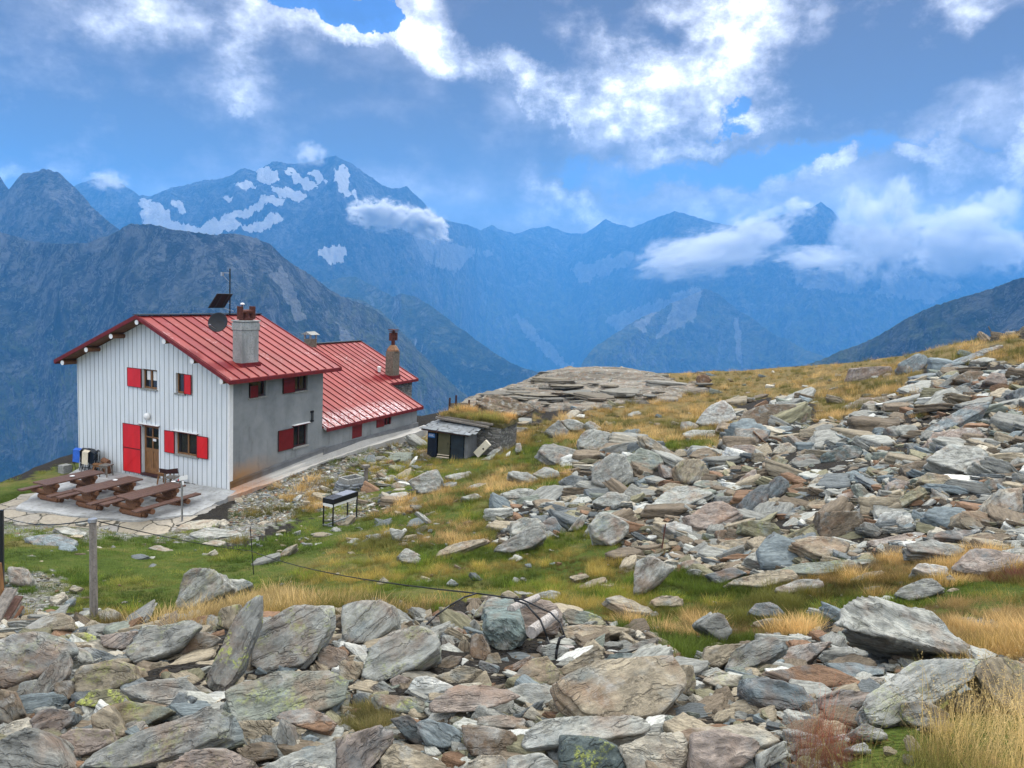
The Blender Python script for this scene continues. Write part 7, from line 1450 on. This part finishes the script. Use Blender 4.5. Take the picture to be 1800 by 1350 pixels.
# height table for fast lookups
_tx = np.linspace(-48, 48, 640); _ty = np.linspace(.3, 75, 560)
_TX, _TY = np.meshgrid(_tx, _ty); _TZ = ground(_TX, _TY)
def ground_fast(x, y):
    fx = np.clip((x - _tx[0]) / (_tx[1] - _tx[0]), 0, len(_tx) - 1.001); fy = np.clip((y - _ty[0]) / (_ty[1] - _ty[0]), 0, len(_ty) - 1.001); i = fx.astype(int); j = fy.astype(int); u = fx - i; v = fy - j
    return (_TZ[j, i] * (1 - u) + _TZ[j, i + 1] * u) * (1 - v) + (_TZ[j + 1, i] * (1 - u) + _TZ[j + 1, i + 1] * u) * v
build_scree()

def mat_blade():
    m, t, b = new_mat('grass_blade'); tn = t.attr('tint', 'Color', 'INSTANCER'); v = t.attr('v', 'Fac'); rn = t.attr('r', 'Fac')
    c = t.vmath('SCALE', tn, scale=t.rng(rn, 0, 1, .65, 1.4)); c = t.mix(t.math('MULTIPLY', v, .5), c, t.vmath('ADD', t.vmath('SCALE', tn, scale=1.1), (.06, .045, .01)))
    t.put(b.inputs['Base Color'], c); b.inputs['Roughness'].default_value = .7; b.inputs['Specular IOR Level'].default_value = .2
    tr = t.new('ShaderNodeBsdfTranslucent'); t.put(tr.inputs[0], c); mx = t.new('ShaderNodeMixShader'); mx.inputs[0].default_value = .3
    out = [n for n in t.n if n.bl_idname == 'ShaderNodeOutputMaterial'][0]; t.l.new(b.outputs[0], mx.inputs[1]); t.l.new(tr.outputs[0], mx.inputs[2]); t.l.new(mx.outputs[0], out.inputs[0]); return m
MB_GRASS = mat_blade()
def clump(seed, nb, h, spread, wd, lean, bend, heads=False):
    rs = np.random.RandomState(seed); V = []; F_ = []; vv = []; rr = []
    for i in range(nb):
        a = rs.uniform(0, 6.28); r0 = spread * math.sqrt(rs.rand()); b0 = np.array([math.cos(a) * r0, math.sin(a) * r0, -.02]); hh = h * rs.uniform(.45, 1.1); dr = np.array([math.cos(a + rs.normal(0, .7)), math.sin(a + rs.normal(0, .7)), 0]); ln = lean * rs.uniform(.2, 1.3); w = wd * rs.uniform(.6, 1.2); sd = np.array([-dr[1], dr[0], 0]); rnd_ = rs.rand()
        base = len(V); K = 3
        for k in range(K):
            t_ = k / K; p = b0 + np.array([0, 0, hh * t_ * (1 - .15 * bend * t_)]) + dr * (ln * hh * (t_ + bend * t_ * t_)); ww = w * (1 - t_ * .75); V += [p - sd * ww / 2, p + sd * ww / 2]; vv += [t_, t_]; rr += [rnd_, rnd_]
        p = b0 + np.array([0, 0, hh * (1 - .15 * bend)]) + dr * (ln * hh * (1 + bend)); V += [p, p + np.array([0, 0, .0005])]; vv += [1, 1]; rr += [rnd_, rnd_]
        for k in range(K): F_.append([base + 2 * k, base + 2 * k + 1, base + 2 * k + 3, base + 2 * k + 2])
        if heads and rs.rand() < .5:
            for q in range(5):
                c = V[-2] - (V[-2] - V[base + 4]) * q * .11; e = len(V); s_ = np.array([rs.normal(), rs.normal(), rs.normal() * .5 + .6]) * .008; u = np.cross(s_, dr); u = u / (np.linalg.norm(u) + 1e-6) * .0022
                V += [c - u, c + u, c + s_ + u, c + s_ - u]; vv += [1] * 4; rr += [rnd_] * 4; F_.append([e, e + 1, e + 2, e + 3])
    return unlinked('grass_clump', np.array(V), np.array(F_), MB_GRASS, {'v': np.array(vv, np.float32), 'r': np.array(rr, np.float32)}, False)
def build_grass():
    turf = [clump(i, 42, .10, .16, .008, .5, .5) for i in range(3)]
    mid = [clump(10 + i, 46, .26, .15, .008, .45, .6) for i in range(3)]
    tall = [clump(20 + i, 20, .62, .16, .0036, .34, .6, True) for i in range(5)]
    rs = np.random.RandomState(4)
    def drop(n, box, extra=0):
        px = rs.uniform(box[0], box[1], n); py = rs.uniform(box[2], box[3], n); R3 = (np.stack([px - PCX, py - PCY, np.full(n, FPX)], -1) @ MC.T) / FPX
        T = np.geomspace(2.2, 72, 150); P_ = []
        out = []
        for s in range(0, n, 20000):
            r3 = R3[s:s + 20000]; X_ = r3[:, None, :] * T[None, :, None]; S = X_[..., 2] - ground_fast(X_[..., 0], X_[..., 1]); idx = np.argmax(S < 0, 1); good = (S.min(1) < 0) & (idx > 0); idx = np.maximum(idx, 1); ii = np.arange(len(r3)); f = S[ii, idx - 1] / (S[ii, idx - 1] - S[ii, idx] + 1e-9)
            P = X_[ii, idx - 1] * (1 - f[:, None]) + X_[ii, idx] * f[:, None]; out.append(np.c_[P, px[s:s + 20000], py[s:s + 20000]][good])
        return np.concatenate(out)
    def hutfree(Q): hb, ha = hutdist(Q[:, 0], Q[:, 1]); return ~((hb > -1.05) & (hb < 10.5) & (ha > -4.6 - .0 * hb) & (ha < 18)) & ~((hb > -2.3) & (hb < 7) & (ha > -6.2) & (ha < -1))
    def shedfree(Q): L_ = (np.array(SHED_M.inverted()) @ np.c_[Q[:, :3], np.ones(len(Q))].T).T; return ~((L_[:, 0] > -.9) & (L_[:, 0] < 2.7) & (L_[:, 1] > -.5) & (L_[:, 1] < 3.5))
    sets = {'turf': ([], turf), 'mid': ([], mid), 'tall': ([], tall)}
    def put(kind, Q, hs, cols, seed=0):
        n = len(Q); c = np.array(cols); fld = fbm(Q[:, :2] / 1.6, 3, 300 + seed); k = np.clip(((fld - .5) * 3.2 + .5) * len(c) + rs.normal(0, .7, n), 0, len(c) - 1).astype(int); mot = fbm(Q[:, :2] / .42, 3, 320 + seed); col = c[k] * (rs.uniform(.8, 1.25, n) * np.clip(.35 + (mot - .28) * 3.0, .45, 1.7))[:, None]
        s = hs * rs.uniform(.7, 1.35, n) * np.clip(.7 + (mot - .4) * 1.6, .6, 1.5); sets[kind][0].append((Q[:, :3] + np.array([0, 0, .0]), s, col))
    Q = drop(94000, (-430, 2320, 480, 1180)); gvm = maskval(Q[:, 3], Q[:, 4], GRAVEL); g = (maskval(Q[:, 3], Q[:, 4], GRASS) & ~gvm | gvm & (fbm(Q[:, :2] / .8, 3, 71) > .55)) & hutfree(Q) & shedfree(Q); Q = Q[g]; d = (Q[:, :3] @ MC)[:, 2]
    lawn = inpoly(Q[:, 3], Q[:, 4], [(-450,800),(150,800),(420,960),(560,900),(700,850),(760,860),(660,900),(560,990),(470,1030),(340,1080),(140,1080),(-450,1080)])
    put('turf', Q[lawn], np.clip(d[lawn] * .045, .5, 1.1), [(.038, .068, .008), (.055, .095, .010), (.090, .13, .016), (.15, .15, .03)], 1)
    R_ = Q[~lawn]; dr = d[~lawn]; dry = (fbm(R_[:, :2] / 3.2, 3, 55) > .50) | (R_[:, 4] < 775)
    put('mid', R_[~dry], np.clip(dr[~dry] * .032, .45, 1.1), [(.045, .07, .008), (.085, .13, .013), (.16, .16, .025), (.24, .18, .045)], 2)
    put('mid', R_[dry], np.clip(dr[dry] * .036, .55, 1.3), [(.09, .09, .02), (.17, .125, .035), (.29, .19, .065), (.38, .26, .11)], 3)
    # crest of the rocky edge: pale dry grass with a few russet tufts
    Q = drop(5000, (170, 1130, 1040, 1110)); g = inpoly(Q[:, 3], Q[:, 4], [(340,1090),(400,1070),(470,1040),(560,1050),(720,1065),(760,1085),(560,1100),(470,1075),(400,1100)]) | (inpoly(Q[:, 3], Q[:, 4], [(170,1085),(330,1085),(400,1100),(330,1110),(180,1105)]) & (rs.rand(len(Q)) < .25)); put('mid', Q[g], np.full(g.sum(), .75), [(.07, .085, .014), (.14, .12, .03), (.24, .17, .06), (.32, .23, .10)], 4)
    # tall dry grass, bottom right corner, and tussocks
    Q = drop(4200, (1400, 2200, 1130, 1480)); w = inpoly(Q[:, 3], Q[:, 4], [(1480,1440),(1560,1370),(1640,1310),(1720,1250),(1780,1225),(2200,1160),(2200,1500)]) | (rs.rand(len(Q)) < .04); w &= rs.rand(len(Q)) < .17; put('tall', Q[w], np.full(w.sum(), .50), [(.14, .13, .035), (.24, .18, .065), (.34, .25, .10), (.40, .29, .13)], 5)
    w &= (Q[:, 4] > 1290) & (rs.rand(len(Q)) < .6); put('mid', Q[w], np.full(w.sum(), .45), [(.12, .13, .03), (.20, .18, .05), (.34, .25, .09)], 6)
    Q = drop(420, (1330, 1520, 1250, 1400)); w = inpoly(Q[:, 3], Q[:, 4], [(1370,1400),(1400,1310),(1450,1290),(1480,1330),(1480,1400)]); put('tall', Q[w], np.full(w.sum(), .35), [(.16, .05, .035), (.22, .08, .05), (.30, .18, .09)], 7)
    Q = drop(420, (1745, 1830, 1000, 1030)); put('mid', Q[rs.rand(len(Q)) < .35], np.full(len(Q), .6)[:1], [(.11, .03, .03), (.14, .05, .04)], 8)
    # tussocks among the rubble
    Q = drop(14000, (860, 1860, 660, 1240)); g = ~maskval(Q[:, 3], Q[:, 4], GRASS) & (fbm(Q[:, :2] / 1.1, 2, 66) > .66) & (rs.rand(len(Q)) < .8); put('mid', Q[g], np.clip((Q[g][:, :3] @ MC)[:, 2] * .03, .4, 1.2), [(.12, .12, .03), (.26, .19, .07), (.32, .20, .08)], 9)
    Q = drop(900, (560, 720, 1220, 1300)); w = inpoly(Q[:, 3], Q[:, 4], [(600,1290),(630,1240),(680,1240),(690,1290)]); put('mid', Q[w], np.full(w.sum(), .4), [(.16, .15, .05), (.28, .22, .09)], 10)
    # turf roof of the shed
    bx0, bx1, by0, by1, hz = SHED_B; n = 420; L_ = np.c_[rs.uniform(bx0, bx1, n), rs.uniform(by0, by1, n), np.zeros(n), np.ones(n)]; L_[:, 2] = hz + .16 - .12 * (L_[:, 0] - bx0) / (bx1 - bx0)
    Wp = (np.array(SHED_M) @ L_.T).T; put('mid', np.c_[Wp[:, :3], np.zeros(n), np.zeros(n)], np.full(n, 1.25), [(.16, .15, .04), (.36, .22, .08), (.46, .30, .12)], 11)
    nm = {'turf': 'grass', 'mid': 'meadow_grass', 'tall': 'dry_grass'}
    for k, (lst, pr) in sets.items():
        P = np.concatenate([a for a, _, _ in lst]); s = np.concatenate([np.broadcast_to(b_, len(a)) for a, b_, _ in lst]); c = np.concatenate([c_ for _, _, c_ in lst]); n = len(P)
        rot = np.stack([rs.normal(0, .12, n), rs.normal(0, .12, n), rs.uniform(0, 6.28, n)], -1); scl = np.stack([s, s, s], -1)
        gn_scatter(nm[k], P, rot, scl, np.c_[c, np.ones(n)], pr, MB_GRASS, 3)
build_grass()
# ------------------------------------------------------------------ low clouds hanging on the far slopes
def mat_cloud(name, dens, thr, sc=2.2, soft=.22):
    m = bpy.data.materials.new(name); m.use_nodes = True; t = NT(m.node_tree); m.node_tree.nodes.clear()
    out = t.new('ShaderNodeOutputMaterial'); v = t.new('ShaderNodeVolumePrincipled'); t.l.new(v.outputs[0], out.inputs['Volume'])
    p = obc(t); oi = t.new('ShaderNodeObjectInfo'); cb = t.new('ShaderNodeCombineXYZ'); t.put(cb.inputs[0], t.math('MULTIPLY', oi.outputs['Random'], 50.)); q = t.vmath('ADD', p, cb.outputs[0])
    r = t.new('ShaderNodeVectorMath', operation='LENGTH'); t.put(r.inputs[0], p)
    n = t.noise(t.mapping(q, scale=(1, 1, .8)), sc, 8, .66, .3)
    f = t.math('SUBTRACT', t.math('ADD', n, t.math('MULTIPLY', t.math('SUBTRACT', 1.0, r.outputs['Value']), .30)), thr)
    d = t.math('MULTIPLY', t.math('MULTIPLY', t.rng(f, 0, soft), t.math('MULTIPLY', t.math('SUBTRACT', 1.0, r.outputs['Value']), 4.0, clamp=True)), dens); t.put(v.inputs['Density'], d); v.inputs['Color'].default_value = (1, 1, 1, 1); v.inputs['Anisotropy'].default_value = .3
    return m
MC1 = mat_cloud('cloud_dense', .12, .60, 3.0, .16); MC2 = mat_cloud('cloud_thin', .016, .59, 2.8, .20)
def cloud(px, py, w, hgt, d, mat, lab, rot=0, dep=.6):
    k = d / FPX; V, F_ = ICO[3]; o = mesh_np('cloud', V, F_, mat, None, True)
    o.matrix_world = Matrix.Translation(Vector(at(px, py, d))) @ Matrix.Rotation(R(rot), 4, 'Y') @ Matrix.Diagonal((w * k * 1.4, w * k * dep, hgt * k * 1.4, 1))
    tag(o, lab, 'cloud', 'low clouds among the peaks')
cloud(668, 378, 50, 26, 6000, MC1, 'bright white cloud on the flank of the highest peak'); cloud(742, 392, 48, 24, 6000, MC1, 'bright white cloud tail just right of the one on the highest peak', 18)
cloud(545, 270, 30, 20, 6400, MC2, 'small cloud puff touching the highest summit')
cloud(1245, 445, 120, 38, 7000, MC2, 'long pale cloud lying across the right-hand massif', -12); cloud(1330, 405, 60, 34, 7000, MC2, 'ragged cloud rising between long pale cloud and the pointed right peak', -20)
cloud(1440, 455, 75, 22, 6900, MC2, 'low flat cloud below the pointed right peak'); cloud(1540, 420, 75, 66, 7000, MC2, 'billowing cloud tower right of the pointed peak'); cloud(1582, 350, 34, 46, 7000, MC2, 'curled cloud plume above the cloud tower', 15)
cloud(1502, 352, 24, 32, 7200, MC2, 'slim cloud wisp above the pointed peak\'s right shoulder'); cloud(1680, 425, 110, 60, 7000, MC2, 'broad torn cloud over the right end of the far ridge'); cloud(1735, 372, 60, 34, 7200, MC2, 'cloud wisp above the right end of the far ridge', -30)
cloud(1400, 365, 34, 18, 7300, MC2, 'thin cloud cap left of the pointed right peak'); cloud(1768, 440, 60, 34, 6800, MC2, 'low cloud at the right edge over the dark slope')
cloud(190, 318, 36, 18, 6900, MC2, 'thin cloud veil on the peak behind the left summits')
